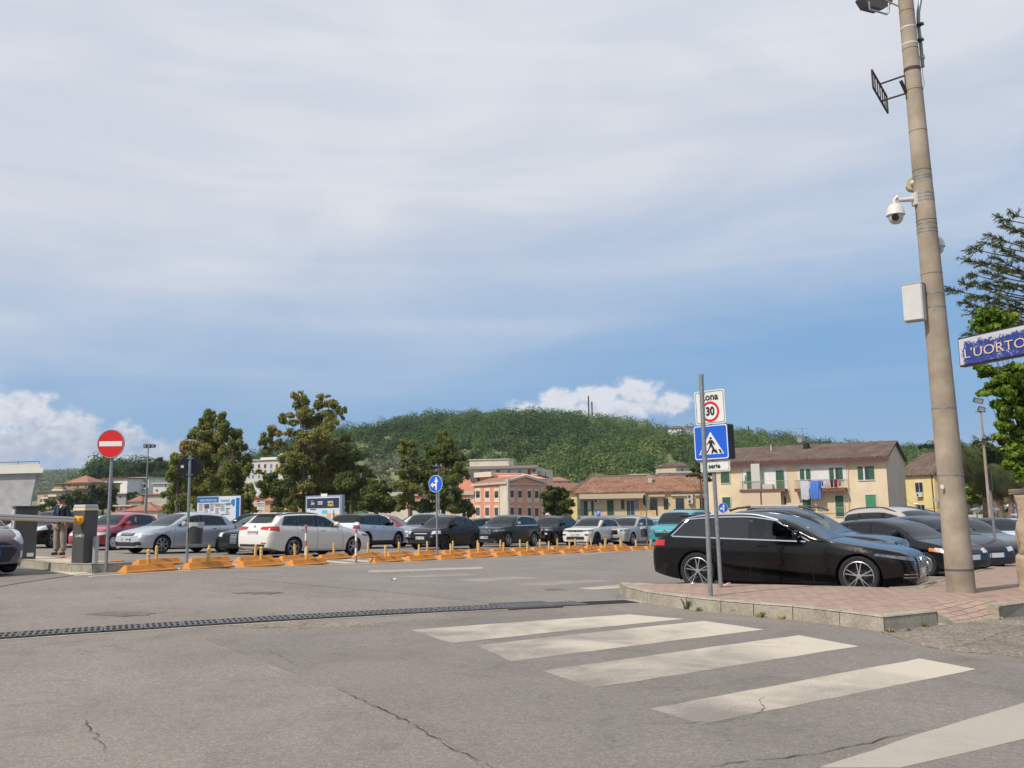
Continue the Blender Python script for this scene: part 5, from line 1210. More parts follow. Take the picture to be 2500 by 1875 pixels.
hz = zb_-za; zb0 = za+hz*0.16; zt0 = za+hz*0.80; tr = MB(); tr.prism([(xo-0.24, zb0), (xo+0.24, zb0), (xo, zt0)], -0.109, -0.1065); o = tr.build('white_triangle', SW, t); o.rotation_euler = (0, 0, yaw)
pd = MB(); yk = -0.1115
def pz(pts): pd.prism([(xo+a*1.0, zb0+b_*(zt0-zb0)) for a, b_ in pts], yk, yk+0.002)
for k, (a, b_) in enumerate(((-0.20, -0.15), (-0.095, -0.055), (-0.005, 0.035), (0.085, 0.125), (0.165, 0.205))):
 if k != 1: pz([(a, 0.03), (b_, 0.03), (b_-0.03 if a > 0 else b_+0.01, 0.20), (a-0.03 if a > 0 else a+0.02, 0.20)])
pz([(-0.03, 0.63), (0.03, 0.63), (0.07, 0.50), (0.075, 0.40), (0.055, 0.40), (0.03, 0.52), (0.03, 0.40), (0.09, 0.10), (0.07, 0.06), (0.05, 0.09), (-0.002, 0.34), (-0.04, 0.20), (-0.075, 0.05), (-0.095, 0.09), (-0.05, 0.26), (-0.025, 0.42), (-0.035, 0.52), (-0.065, 0.42), (-0.08, 0.44)])
hd = [(0.026*math.cos(a*0.5236), 0.71+0.055*math.sin(a*0.5236)) for a in range(12)]; pz(hd)
o = pd.build('pedestrian_symbol', INK, t); o.rotation_euler = (0, 0, yaw)
za, zb_ = zz(1152), zz(1125); rplate('text_plate', 0.56, za, zb_, SW, -0.07, -0.055, x=xo+0.03, rad=0.025); outline(0.53, za+0.015, zb_-0.015, -0.0725, xo+0.03, wd=0.006)
tm('In serie', 0.115, (za+zb_)/2, INK, x=-0.04, bold=0.003)
for px, lab in ((746, 'red and white striped post standing in front of the white estate car rear door'), (869, 'red and white striped post at the nose of the white estate car')):
 P = at(px, 1374, 26.8); P.z = hf(P.x, P.y); t = thing('striped_post', lab, 'post', P, 0, 'red and white striped posts'); hh = at(px, 1284, 26.8).z-P.z
 for k in range(5):
  MB().tube([(0, 0, hh*k/5), (0, 0, hh*(k+1)/5-0.002)], 0.034, 12).build('band', [mat('post_rust_red', (0.34, 0.16, 0.13), rough=0.6, noise_=0.3, nscale=30), SW][k % 2], t, smooth=True)
 MB().box((0, 0, hh+0.0), (0.10, 0.10, 0.05)).build('cap', MATS['post_rust_red'], t, bevel=0.01)
P = gnd(2435, 1381, PH); t = thing('road_sign', 'thin post with a dark sign seen edge on beside the parked cars at right', 'road sign', P, 0); t.rotation_euler = (0, R(-0.6), 0)
zt_ = at(2415, 1145, P.y).z-P.z; post(t, 0.036, zt_); q = MB().box((0.02, 0.0, zt_-0.28), (0.07, 0.60, 0.58)).build('sign_plate', SBLK, t); q.rotation_euler = (0, 0, R(-29))
# ================================================================== PARKED CARS
BLK = paint('black', (0.0045, 0.0045, 0.005)); BLK2 = paint('black_green', (0.008, 0.012, 0.010)); NAVY = paint('navy', (0.011, 0.012, 0.017)); DGREY = paint('dark_grey', (0.028, 0.028, 0.032), 0.3)
SILV = paint('silver', (0.44, 0.46, 0.50), 0.35, 0.35); SILV2 = paint('silver_warm', (0.40, 0.39, 0.40), 0.35, 0.35); WHT = paint('white', (0.66, 0.63, 0.58)); WHT2 = paint('white_blue', (0.52, 0.56, 0.64))
BEI = paint('beige', (0.46, 0.41, 0.36), 0.2); REDP = paint('red', (0.34, 0.012, 0.035)); REDD = paint('dark_red', (0.20, 0.012, 0.014)); BLU = paint('blue', (0.012, 0.035, 0.13)); STEEL = paint('steel_blue', (0.20, 0.23, 0.29), 0.3)
TURQ = paint('turquoise', (0.02, 0.27, 0.32)); MAUVE = paint('mauve', (0.115, 0.085, 0.092), 0.3); GRYB = paint('grey_brown', (0.085, 0.085, 0.08), 0.3); NAVY2 = paint('dull_navy', (0.022, 0.024, 0.030))
GOLF['rubstrip'] = (SILV, 0.58, 1.45, 3.15); TINT = mat('tinted_glass', (0.008, 0.008, 0.009), rough=0.04, spec=0.6, ior=1.7); AUDI['tint'] = TINT
def place(sp, pxf, Yf, pxr, Yr, col, label, cat='car', away=1, dz=0.0, zabs=None):
 Pf = at(pxf, 1300, Yf); wb = sp['wb']; best = None
 for k in range(-400, 401):
  y = Yr+k*0.03
  if y < 3: continue
  Pr = at(pxr, 1300, y); e = abs((Vector((Pf.x-Pr.x, Pf.y-Pr.y))).length-wb)+abs(y-Yr)*0.15
  if best is None or e < best[0]: best = (e, Pr)
 Pr = best[1]; f = Vector((Pf.x-Pr.x, Pf.y-Pr.y, 0)); fl = f.length; f.normalize()
 side = Vector((-f.y, f.x, 0)); mid = (Pf+Pr)/2
 view = Vector((mid.x, mid.y, 0)).normalized()
 if side.dot(view) < 0: side = -side
 c = Vector((mid.x, mid.y, 0))+side*(sp['W']/2-0.12)*away
 zf = hf(c.x+f.x*wb/2, c.y+f.y*wb/2); zr = hf(c.x-f.x*wb/2, c.y-f.y*wb/2)
 t = car(label, cat, (c.x, c.y, (zf+zr)/2+0.002 if zabs is None else zabs), math.atan2(f.y, f.x), sp, col)
 q = Matrix.Rotation(math.atan2(f.y, f.x), 4, 'Z') @ Matrix.Rotation(-math.atan2(zf-zr, wb), 4, 'Y'); t.rotation_euler = q.to_euler()
 return t
def free(sp, px, Y, deg, col, label, cat='car', dz=0.0):
 p = at(px, 1300, Y); return car(label, cat, (p.x, p.y, hf(p.x, p.y)+0.002+dz), R(deg), sp, col)
def fast(sp): d = dict(sp); d['fine'] = False; return d
place(AUDI, 2092, 16.35, 1703, 17.8, BLK, 'black estate car with chrome window line and ten spoke wheels at the pavement')
place(GOLF, 392.6, 33.0, 542, 34.5, SILV, 'silver hatchback behind the round black sign and litter bin', 'car')
place(TIPO, 858, 33.0, 713, 31.3, WHT, 'white estate car seen from the rear beside the striped posts')
place(PUNTO, 272.6, 36.5, 372, 38.5, REDP, 'red hatchback between the barrier and the silver hatchback')
place(MINI, 126, 38.5, 226, 40.5, BLK, 'black compact SUV with round headlight behind the man in the cap')
M2 = dict(MINI); place(M2, 968, 43.5, 890, 42.2, WHT2, 'white compact SUV with black roof and black wheels beyond the white estate car')
car('mauve brown hatchback waiting at the barrier, cut by the left edge of the photo', 'car', (at(-118, 1300, 20.2).x, 20.2, hf(-12, 20.2)+0.02), R(-40), I10, MAUVE)
place(ALFA, 655, 33.2, 760, 37.0, BLK, 'black hatchback with a tall chrome grille half hidden by the white estate')
free(PUNTO, 628, 41.5, 222, NAVY2, 'dull navy hatchback between the silver hatchback and the white estate car')
free(fast(GOLF), 520, 45.5, 20, DGREY, 'dark hatchback whose tail shows behind the silver hatchback')
free(fast(DUST), 600, 56, 185, NAVY, 'small dark SUV below the sports billboard')
place(FIAT5, 1082, 41.0, 1155, 42.5, BLK, 'small black city car behind the blue arrow sign on the median')
place(F500L, 1052, 45.5, 1105, 47.8, STEEL, 'grey blue people carrier behind the small black city car')
free(fast(X1), 948, 51.0, -6, REDD, 'dark red crossover behind the white SUV with black roof')
free(fast(XC60), 1010, 60, 190, WHT, 'white car seen far behind the grey blue people carrier')
place(X1, 1237, 46.5, 1300, 48.2, BLK2, 'black SUV with twin chrome bar grille left of the black off roader')
free(fast(SEDAN), 1165, 53, 190, NAVY, 'dark navy car between the black city car and the black SUV')
place(COMP, 1354, 52.0, 1400, 54.0, BLK, 'black off roader with fog lamps between the black SUV and the white crossover')
place(TROC, 1453, 50.8, 1504, 52.5, WHT, 'white crossover with black roof and plate at the far side of the orange blocks')
place(XC60, 1541, 52.5, 1591, 54.3, SILV2, 'silver crossover behind the far bin post')
free(fast(SEDAN), 1420, 60, 200, SILV2, 'silver car glimpsed between the black off roader and the white crossover')
free(fast(SEDAN), 1604, 60, 215, STEEL, 'steel blue car glimpsed between the silver crossover and the turquoise van')
free(VAN, 1668, 50, 238, TURQ, 'turquoise van facing the camera behind the tail of the black estate car', 'van')
D = place(DUST, 2082, 20.6, 1800, 21.5, DGREY, 'dark grey SUV with black roof bars behind the black estate car')
PT = dict(PUNTO); PT['head'] = [('headlight', LENS, lampq(0.48, 0.66, 0.76, 0.42, 0.58, 0.68)), ('indicator', AMB, lampq(0.62, 0.665, 0.755, 0.60, 0.58, 0.68))]; PT['W'] = 1.72
PT['prof'] = [(d_, z_*0.93) for d_, z_ in PT['prof']]; PT['belt'] = [(d_, z_*0.93) for d_, z_ in PT['belt']]; PT['H'] = 1.37; PT['face'] = []; PT['head'] = [('headlight', LENS, lampq(0.48, 0.62, 0.70, 0.42, 0.54, 0.63)), ('indicator', AMB, lampq(0.62, 0.62, 0.695, 0.60, 0.54, 0.63))]; PT['seams'] = PT['seams'][:2]
place(PT, 2258, 22.6, 2050, 23.6, NAVY, 'dark navy hatchback with amber indicator in front of the concrete pole')
place(BIPP, 2255, 26.6, 2085, 27.7, BEI, 'beige people carrier with black roof rails in the right hand row')
place(fast(BIPP), 2285, 31.5, 2145, 32.6, BLU, 'blue van behind the beige people carrier', 'van')
place(fast(SEDAN), 2310, 34.5, 2200, 35.7, STEEL, 'steel blue car left of the concrete pole behind the blue van')
place(PUNTO, 2322, 24.6, 2150, 25.6, NAVY2, 'dark navy hatchback nose just right of the concrete pole')
place(SEDAN, 2366, 27.4, 2215, 28.6, GRYB, 'grey brown saloon with long headlight right of the concrete pole')
place(fast(PUNTO), 2372, 31.6, 2260, 32.8, REDD, 'dark red car whose bonnet shows above the grey brown saloon')
place(SMART, 2436, 35.2, 2358, 36.0, WHT2, 'small white car with black roof and slanted headlight at right')
TR = dict(TROC); TR['rimm'] = ALUD; TR.pop('roofm')
place(TR, 2482, 38.5, 2385, 39.3, SILV, 'silver crossover with black wheel arches at the right end of the row')
free(fast(DUST), 2395, 50, -15, DGREY, 'dark SUV roof showing above the small white car at right')
free(fast(ALFA), 2470, 54, -12, WHT2, 'white car far behind at the right end of the lot')
free(fast(SEDAN), 2525, 46, -14, STEEL, 'grey saloon by the stone wall at the right edge')
free(fast(GOLF), 98, 47, 178, SILV, 'silver car roof between the ticket machine and the man')
free(fast(GOLF), -20, 44, 8, WHT, 'white car behind the ticket machine at the left edge')
free(fast(SEDAN), 262, 50, 182, SILV2, 'silver car glimpsed above the black compact SUV')
D.location.z -= 0.07
for sg in (-1,):
 r_ = MB().tube([(0.42, sg*0.56, 1.60), (0.25, sg*0.57, 1.675), (-0.1, sg*0.58, 1.70), (-1.0, sg*0.58, 1.70), (-1.4, sg*0.57, 1.665), (-1.6, sg*0.56, 1.60)], 0.024, 8).build('roof_rail', TRIM, D, smooth=True)
MB().tube([(0.42, 0.56, 1.60), (0.25, 0.57, 1.675), (-0.1, 0.58, 1.70), (-1.0, 0.58, 1.70), (-1.4, 0.57, 1.665), (-1.6, 0.56, 1.60)], 0.024, 8).build('roof_rail', TRIM, D, smooth=True)
b_ = MB().box((-0.48, -0.60, 1.70), (1.15, 0.05, 0.075)).build('rail_cover', ALU, D, bevel=0.01)
text_mesh('D U S T E R', 0.058, 'lettering', mat('letter_dim', (0.28, 0.28, 0.29)), D, (-0.62, -0.627, 1.70), sxy=(1.5, 1))
# ================================================================== BUILDINGS
def stucco(name, c, n=0.10, s=0.6): return mat('wall_'+name, c, rough=0.9, spec=0.2, noise_=n, nscale=s)
YW = mat('wall_yellow', (0.56, 0.45, 0.30), rough=0.9, spec=0.2, col2=(0.70, 0.575, 0.41), nscale=0.35, bump=0.1); YW2 = stucco('yellow_bright', (0.68, 0.55, 0.26)); YWG = mat('wall_gable_shaded', (0.50, 0.42, 0.32), rough=0.9, col2=(0.58, 0.49, 0.38), nscale=0.4)  # YWG: greyer copy of the yellow, the gable's shade put into the colour
WW = mat('wall_white', (0.55, 0.53, 0.52), rough=0.9, col2=(0.72, 0.70, 0.68), nscale=0.8); SAL = stucco('salmon', (0.60, 0.25, 0.17), 0.08); SALP = stucco('salmon_pale', (0.60, 0.31, 0.22), 0.06); CRM = stucco('cream', (0.58, 0.52, 0.41)); CRMS = stucco('cream_dull', (0.50, 0.45, 0.37)); OCH = stucco('ochre', (0.42, 0.28, 0.12)); TAN = stucco('tan', (0.40, 0.32, 0.24)); PINK = stucco('pink', (0.52, 0.32, 0.26)); GREYW = stucco('grey', (0.36, 0.35, 0.34)); HOSP = stucco('hospital', (0.55, 0.49, 0.44))
PANE = mat('window_pane', (0.020, 0.028, 0.030), rough=0.06, spec=0.6, ior=1.6); PANEB = mat('window_blue', (0.05, 0.20, 0.42), rough=0.1, spec=0.6); FRW = mat('frame_white', (0.58, 0.57, 0.54), rough=0.5); SHG = mat('shutter_green', (0.022, 0.085, 0.045), rough=0.6, noise_=0.3, nscale=6); SHGL = mat('shutter_light_green', (0.05, 0.20, 0.09), rough=0.6, noise_=0.2, nscale=6); SHB = mat('shutter_brown', (0.14, 0.055, 0.045), rough=0.7); DKD = mat('dark_doorway', (0.018, 0.018, 0.018), rough=0.5); RAILG = mat('rail_green', (0.33, 0.38, 0.22), rough=0.5); RAILD = mat('rail_dark', (0.05, 0.05, 0.05), rough=0.5)
def tiles(name, c1, c2, c3, sc_=3.0):
 m = bpy.data.materials.new('tiles_'+name); m.use_nodes = True; nt = m.node_tree; nd = nt.nodes; lk = nt.links; b = nd['Principled BSDF']
 tc_ = nd.new('ShaderNodeTexCoord'); w_ = nd.new('ShaderNodeTexWave'); w_.wave_type = 'BANDS'; w_.bands_direction = 'X'; w_.inputs['Scale'].default_value = sc_*0.55; w_.inputs['Distortion'].default_value = 0.6; w_.inputs['Detail'].default_value = 1; lk.new(tc_.outputs['Object'], w_.inputs[0])
 w2 = nd.new('ShaderNodeTexWave'); w2.bands_direction = 'Y'; w2.inputs['Scale'].default_value = sc_*0.4; w2.inputs['Distortion'].default_value = 0.4; lk.new(tc_.outputs['Object'], w2.inputs[0])
 n = nd.new('ShaderNodeTexNoise'); n.inputs['Scale'].default_value = 0.6; n.inputs['Detail'].default_value = 10; n.inputs['Roughness'].default_value = 0.75; lk.new(tc_.outputs['Object'], n.inputs[0])
 r = nd.new('ShaderNodeValToRGB'); lk.new(n.outputs[0], r.inputs[0]); e = r.color_ramp.elements; e[0].position = 0.33; e[0].color = (*c1, 1); e[1].position = 0.68; e[1].color = (*c3, 1); k = e.new(0.5); k.color = (*c2, 1)
 mx = nd.new('ShaderNodeMix'); mx.data_type = 'RGBA'; mx.blend_type = 'MULTIPLY'; mx.inputs[0].default_value = 0.5; lk.new(r.outputs[0], mx.inputs[6]); lk.new(w_.outputs[0], mx.inputs[7])
 mx2 = nd.new('ShaderNodeMix'); mx2.data_type = 'RGBA'; mx2.blend_type = 'MULTIPLY'; mx2.inputs[0].default_value = 0.3; lk.new(mx.outputs[2], mx2.inputs[6]); lk.new(w2.outputs[0], mx2.inputs[7])
 v = nd.new('ShaderNodeTexVoronoi'); v.inputs['Scale'].default_value = sc_*1.3; lk.new(tc_.outputs['Object'], v.inputs[0]); mx3 = nd.new('ShaderNodeMix'); mx3.data_type = 'RGBA'; mx3.blend_type = 'OVERLAY'; mx3.inputs[0].default_value = 0.35; lk.new(mx2.outputs[2], mx3.inputs[6]); lk.new(v.outputs['Distance'], mx3.inputs[7])
 hs = nd.new('ShaderNodeHueSaturation'); hs.inputs['Saturation'].default_value = 0.85; lk.new(mx3.outputs[2], hs.inputs['Color'])
 lk.new(hs.outputs[0], b.inputs['Base Color']); b.inputs['Roughness'].default_value = 0.9; b.inputs['Specular IOR Level'].default_value = 0.2
 bp = nd.new('ShaderNodeBump'); bp.inputs['Distance'].default_value = 0.06; bp.inputs['Strength'].default_value = 0.8; lk.new(w_.outputs[0], bp.inputs['Height']); lk.new(bp.outputs[0], b.inputs['Normal']); return m
TBR = tiles('brown', (0.135, 0.085, 0.064), (0.205, 0.132, 0.098), (0.29, 0.195, 0.145)); TOR = tiles('orange', (0.24, 0.095, 0.045), (0.42, 0.19, 0.10), (0.50, 0.26, 0.15)); TRD = tiles('terracotta', (0.50, 0.17, 0.085), (0.58, 0.22, 0.115), (0.62, 0.27, 0.15), 4)
class Fac:
 """a vertical wall plane through two photo pixels at given depths; children are placed by pixel on that plane"""
 def __init__(s, t, p1, y1, p2, y2, ref=1200):
  s.sh = 0.0; s.t = t; a = at(p1, ref, y1); b = at(p2, ref, y2); s.A = Vector((a.x, a.y, 0)); s.B = Vector((b.x, b.y, 0)); s.d = (s.B-s.A).normalized(); s.n = Vector((-s.d.y, s.d.x, 0)); s.L = (s.B-s.A).length; s.o = t.location
  if s.n.dot(s.A) < 0: s.n = -s.n     # n points away from the camera
  s.dd = s.n
 def uz(s, px, py):
  r = ray(px, py); k = (s.A-EYE).dot(s.n)/r.dot(s.n); p = EYE+r*k; return (p-s.A).dot(s.d), p.z
 def P(s, u, z, dep=0.0):
  return s.A+s.d*u+s.dd*(dep+s.sh)+Vector((0, 0, z))-Vector(s.o)
 def bx(s, mb, u0, z0, u1, z1, d0, d1):
  vs = [s.P(u, z, d) for d in (d0, d1) for u, z in ((u0, z0), (u1, z0), (u1, z1), (u0, z1))]
  return mb.add(vs, [(0, 1, 2, 3), (7, 6, 5, 4), (0, 4, 5, 1), (1, 5, 6, 2), (2, 6, 7, 3), (3, 7, 4, 0)])
 def rect(s, r):
  a = s.uz(r[0], r[1]); b = s.uz(r[2], r[3]); return min(a[0], b[0]), min(a[1], b[1]), max(a[0], b[0]), max(a[1], b[1])
 def win(s, r, m=None, fm=None, fr=0.07, kind='window', split=True, parent=None, mull=True):
  m = m or PANE; fm = fm or FRW; u0, z0, u1, z1 = s.rect(r); mb = MB()
  s.bx(mb, u0-fr, z0-fr, u0, z1+fr, -0.07, 0.05); s.bx(mb, u1, z0-fr, u1+fr, z1+fr, -0.07, 0.05); s.bx(mb, u0, z1, u1, z1+fr, -0.068, 0.05); s.bx(mb, u0, z0-fr, u1, z0, -0.09, 0.05)
  o = mb.build(kind, fm, s.t); q = MB(); s.bx(q, u0, z0, u1, z1, -0.02, 0.05); q.build('shutter' if m in (SHG, SHGL, SHB) else 'pane', m, o)
  if mull:
   q = MB(); s.bx(q, (u0+u1)/2-0.03, z0, (u0+u1)/2+0.03, z1, -0.045, -0.02); q.build('mullion', m if m in (SHG, SHGL, SHB) else fm, o)
  return o
 def open_win(s, r, f=0.33):     # open shutters either side of a pane
  u0, z0, u1, z1 = s.rect(r); w = u1-u0; mb = MB(); s.bx(mb, u0+w*f, z0, u1-w*f, z1, -0.03, 0.05); o = mb.build('window', PANE, s.t)
  for a, b in ((u0, u0+w*f), (u1-w*f, u1)): q = MB(); s.bx(q, a, z0, b-0.01, z1, -0.08, -0.04); q.build('shutter', SHG, o)
  q = MB(); s.bx(q, u0+w*f+0.03, z0, u0+w*f+0.22, z1, -0.045, -0.03); q.build('curtain', FRW, o)
  q = MB(); s.bx(q, u0-0.05, z0-0.08, u1+0.05, z0, -0.10, 0.05); q.build('sill', WW, o)
 def box(s, r, m, name, d0=-0.05, d1=0.05, parent=None):
  u0, z0, u1, z1 = s.rect(r); mb = MB(); s.bx(mb, u0, z0, u1, z1, d0, d1); return mb.build(name, m, parent or s.t)
 def rail(s, r, dep, m, name='railing', step=0.14, th=0.02, sides=True):
  u0, z0, u1, z1 = s.rect(r); mb = MB(); n = int((u1-u0)/step); s.bx(mb, u0, z1-0.04, u1, z1, -dep-0.02, -dep+0.02)
  for i in range(n+1): u = u0+(u1-u0)*i/n; s.bx(mb, u-th/2, z0, u+th/2, z1-0.04, -dep-0.01, -dep+0.01)
  if sides:
   for u in (u0, u1): s.bx(mb, u-0.02, z1-0.04, u+0.02, z1, -dep+0.02, 0)
  return mb.build(name, m, s.t)
def walls(t, pts, z0, z1, m, name='wall', cap=True):
 """closed block from plan corners (world xy)"""
 o = Vector(t.location); P = [Vector((p[0], p[1], 0))-Vector((o.x, o.y, 0)) for p in pts]; mb = MB(); n = len(P)
 mb.add([(p.x, p.y, z0-o.z) for p in P]+[(p.x, p.y, z1-o.z) for p in P], [(i, (i+1) % n, n+(i+1) % n, n+i) for i in range(n)]+([tuple(range(n, 2*n))] if cap else []))
 return mb.build(name, m, t)
def bthing(label, x, y, name='house', cat='house', z=-3.7): return thing(name, label, cat, (x, y, z))
# ---------- tall yellow house
t = bthing('three storey yellow house with brown tiled roof, green shutters and laundry on its balcony', 35, 116)
F = Fac(t, 1722, 121.5, 2168, 110.0); n_ = F.n; dA, dB = F.A, F.B; DEP = 14
ez = F.uz(2165, 1114)[1]; rz_ = ez+2.05
walls(t, [dA, dB, dB+n_*DEP, dA+n_*DEP], -3.7, ez, YW, cap=False)
g = MB(); o_ = Vector(t.location)
for base in (dB, dA): pass
gb = [dB, dB+n_*DEP, dB+n_*DEP/2]; gm = MB(); off = F.d*0.03
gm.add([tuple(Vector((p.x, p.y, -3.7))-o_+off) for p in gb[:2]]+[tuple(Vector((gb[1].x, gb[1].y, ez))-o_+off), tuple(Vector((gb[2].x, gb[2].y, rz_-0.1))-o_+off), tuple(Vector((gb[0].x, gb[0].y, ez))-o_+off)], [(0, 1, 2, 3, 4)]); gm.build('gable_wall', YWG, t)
def gable_roof(t, A, B, n, dep, ez, rz, m, ov=0.55, oe=0.4, th=0.22, name='roof'):
 o = Vector(t.location); d = (B-A).normalized(); a = A-d*oe; b = B+d*oe; s = (rz-ez)/(dep/2)
 prof = [(-ov, ez-s*ov), (dep/2, rz), (dep+ov, ez-s*ov)]; vs = []
 for c in (a, b):
  for k in (0, th): vs += [tuple(c+n*q+Vector((0, 0, z+k))-o) for q, z in prof]
 mb = MB(); mb.add(vs, [(3, 4, 10, 9), (4, 5, 11, 10), (0, 6, 7, 1), (1, 7, 8, 2), (0, 3, 9, 6), (2, 8, 11, 5), (0, 1, 4, 3), (1, 2, 5, 4), (6, 9, 10, 7), (7, 10, 11, 8)]); return mb.build(name, m, t)
rf = gable_roof(t, dA, dB, n_, DEP, ez, rz_, TBR)
g = MB(); F.bx(g, -0.4, ez-0.62, F.L+0.4, ez-0.18, -0.72, -0.58); g.build('gutter', mat('gutter_brown', (0.10, 0.035, 0.028), rough=0.6), rf)
g = MB(); F.bx(g, -0.3, ez-0.68, F.L+0.3, ez-0.56, -0.58, 0.0); g.build('eave_soffit', WW, rf)
def z5(x0, y0, x1, y1, ox=1700, oy=1060, s=5.53): return (ox+x0/s, oy+y0/s, ox+x1/s, oy+y1/s)
F.box(z5(625, 400, 1230, 742), WW, 'white_wall_panel', -0.03, 0.0); F.box(z5(1365, 382, 2030, 620), WW, 'white_wall_panel', -0.03, 0.0)
F.sh = -0.03; F.win(z5(330, 515, 455, 658), SHG, YW); F.win(z5(352, 852, 468, 1000), SHG, FRW); F.win(z5(677, 508, 768, 742), SHG, FRW, kind='balcony_door'); F.win(z5(1072, 492, 1196, 742), SHG, FRW, kind='balcony_door')
F.box(z5(765, 405, 897, 742), mat('cabinet_offwhite', (0.50, 0.49, 0.44), rough=0.6), 'white_cabinet', -1.0, -0.03); F.box(z5(632, 555, 672, 632), FRW, 'boiler', -0.35, -0.03); F.box(z5(915, 678, 1050, 742), FRW, 'storage_box', -0.8, -0.03)
F.open_win(z5(1397, 475, 1545, 612), 0.40); F.open_win(z5(1792, 458, 1980, 612), 0.32); F.open_win((2093.6, 1139.5, 2135, 1171), 0.31)
F.win((2112.5, 1208, 2140, 1239), SHGL, FRW); F.win(z5(1432, 842, 1560, 1110), SHG, FRW, kind='door'); F.win(z5(1872, 828, 2003, 1110), SHG, FRW, kind='door'); F.box(z5(1185, 842, 1215, 965), DKD, 'doorway', -0.02, 0.04)
SLB = mat('slab_red', (0.17, 0.065, 0.05), rough=0.8); STR = mat('blind_beige', (0.48, 0.38, 0.27), rough=0.9, noise_=0.2, nscale=1.2)
for r_ in ((620, 750, 1235, 775), (1355, 737, 2040, 766)): F.box(z5(*r_), SLB, 'balcony_slab', -1.15, 0.0)
F.rail(z5(625, 640, 1230, 750), 1.1, RAILG); F.rail(z5(1360, 625, 2035, 738), 1.1, RAILD); F.rail(z5(1580, 990, 2010, 1060), 0.6, RAILG)
def stripes(name, c1, c2, sc_):
 m = bpy.data.materials.new(name); m.use_nodes = True; nt = m.node_tree; b = nt.nodes['Principled BSDF']; tc_ = nt.nodes.new('ShaderNodeTexCoord'); w_ = nt.nodes.new('ShaderNodeTexWave'); w_.inputs['Scale'].default_value = sc_; w_.inputs['Distortion'].default_value = 0.3
 nt.links.new(tc_.outputs['Object'], w_.inputs[0]); mx = nt.nodes.new('ShaderNodeMix'); mx.data_type = 'RGBA'; nt.links.new(w_.outputs[0], mx.inputs[0]); mx.inputs[6].default_value = (*c1, 1); mx.inputs[7].default_value = (*c2, 1); nt.links.new(mx.outputs[2], b.inputs['Base Color']); b.inputs['Roughness'].default_value = 0.9; return m
STR = stripes('blind_striped', (0.60, 0.44, 0.26), (0.50, 0.42, 0.34), 1.1)
for r_ in ((642, 782, 902, 962), (912, 778, 1178, 958)): F.box(z5(*r_), STR, 'sun_blind', -1.06, -1.02)
for r_ in ((935, 408, 1205, 424), (1355, 374, 1640, 396), (1662, 356, 2000, 382)): F.box(z5(*r_), FRW, 'awning_box', -0.25, 0.0)
pipe = MB(); a = F.P(*F.uz(1811, 1136), -0.06); b = F.P(*F.uz(1814, 1240), -0.06); pipe.tube([a, b], 0.05, 6); pipe.build('drainpipe', FRW, t)
pipe = MB(); a = F.P(*F.uz(2070, 1125), -0.06); b = F.P(*F.uz(2073, 1250), -0.06); pipe.tube([a, b], 0.05, 6); pipe.build('drainpipe', YW, t)
def cloth(r, col, label, dep=1.30, wave=0.06, taper=0.0):
 u0, z0, u1, z1 = F.rect(r); nu, nz_ = 12, 8; vs = []; ph = random.uniform(0, 6); c0 = F.A+F.d*((u0+u1)/2)-F.n*dep+Vector((0, 0, z1))
 for th in (0, 0.012):
  for j in range(nz_+1):
   f = j/nz_
   for i in range(nu+1):
    g_ = i/nu; u = (u0+u1)/2+(g_-0.5)*(u1-u0)*(1+taper*math.sin(f*3.1)); z = z1+(z0-z1)*f+0.05*math.sin(g_*9+ph)*f; w_ = wave*math.sin(g_*22+ph)*(0.3+f)
    p = F.A+F.d*u-F.n*(dep-w_-th)+Vector((0, 0, z)); vs.append(tuple(p-c0))
 k = (nu+1)*(nz_+1); mb = MB(); mb.add(vs, [(a+j*(nu+1)+i, a+j*(nu+1)+i+1, a+(j+1)*(nu+1)+i+1, a+(j+1)*(nu+1)+i) for a in (0, k) for j in range(nz_) for i in range(nu)])
 o = mb.build('hanging_laundry', mat('cloth_%.2f_%.2f' % (col[0], col[2]), col, rough=0.95, noise_=0.1, nscale=3), None, smooth=True); o.location = c0; tag(o, label, 'laundry')
cloth(z5(1438, 632, 1562, 882), (0.50, 0.51, 0.56), 'long pale grey sheet hanging from the right balcony'); cloth(z5(1567, 632, 1712, 872), (0.08, 0.20, 0.58), 'long blue sheet hanging from the right balcony', taper=0.12, wave=0.10)
cloth(z5(1680, 628, 1722, 742), (0.03, 0.10, 0.42), 'dark blue shirt hanging beside the long blue sheet'); cloth(z5(1722, 628, 1745, 700), (0.07, 0.22, 0.55), 'small mid blue cloth on the balcony line'); cloth(z5(1748, 640, 1788, 708), (0.60, 0.60, 0.62), 'small white cloth left of the patterned white one'); cloth(z5(1792, 640, 1834, 735), (0.55, 0.50, 0.52), 'patterned white cloth on the balcony line')
cloth(z5(1840, 620, 1884, 718), (0.03, 0.025, 0.03), 'dark cloth between the white and the red one'); cloth(z5(1890, 615, 1936, 718), (0.22, 0.012, 0.04), 'dark red cloth on the balcony line'); cloth(z5(1942, 612, 1990, 700), (0.30, 0.20, 0.22), 'plaid reddish cloth at the end of the balcony line')
def roofpt(F, px, dep, ez, rz, DEP): # point on the front roof slope
 u = F.uz(px, 1150)[0]; q = F.A+F.d*u+F.n*dep; return Vector((q.x, q.y, ez+(rz-ez)*dep/(DEP/2)))
p = roofpt(F, 1949, 5.0, ez, rz_, DEP); o = thing('chimney_barrel', 'black barrel chimney standing on the brown roof of the tall yellow house', 'chimney', p-Vector((0, 0, 0.3)), 0); MB().lathe([(0, 0), (0.40, 0), (0.42, 0.5), (0.40, 1.15), (0.36, 1.15), (0.33, 0.8), (0, 0.8)], n=18).build('barrel', mat('barrel_black', (0.012, 0.012, 0.012), rough=0.5), o, smooth=40); MB().tube([(0, 0, 1.1), (0, 0, 1.7)], 0.04, 6).build('pipe', RAILD, o)
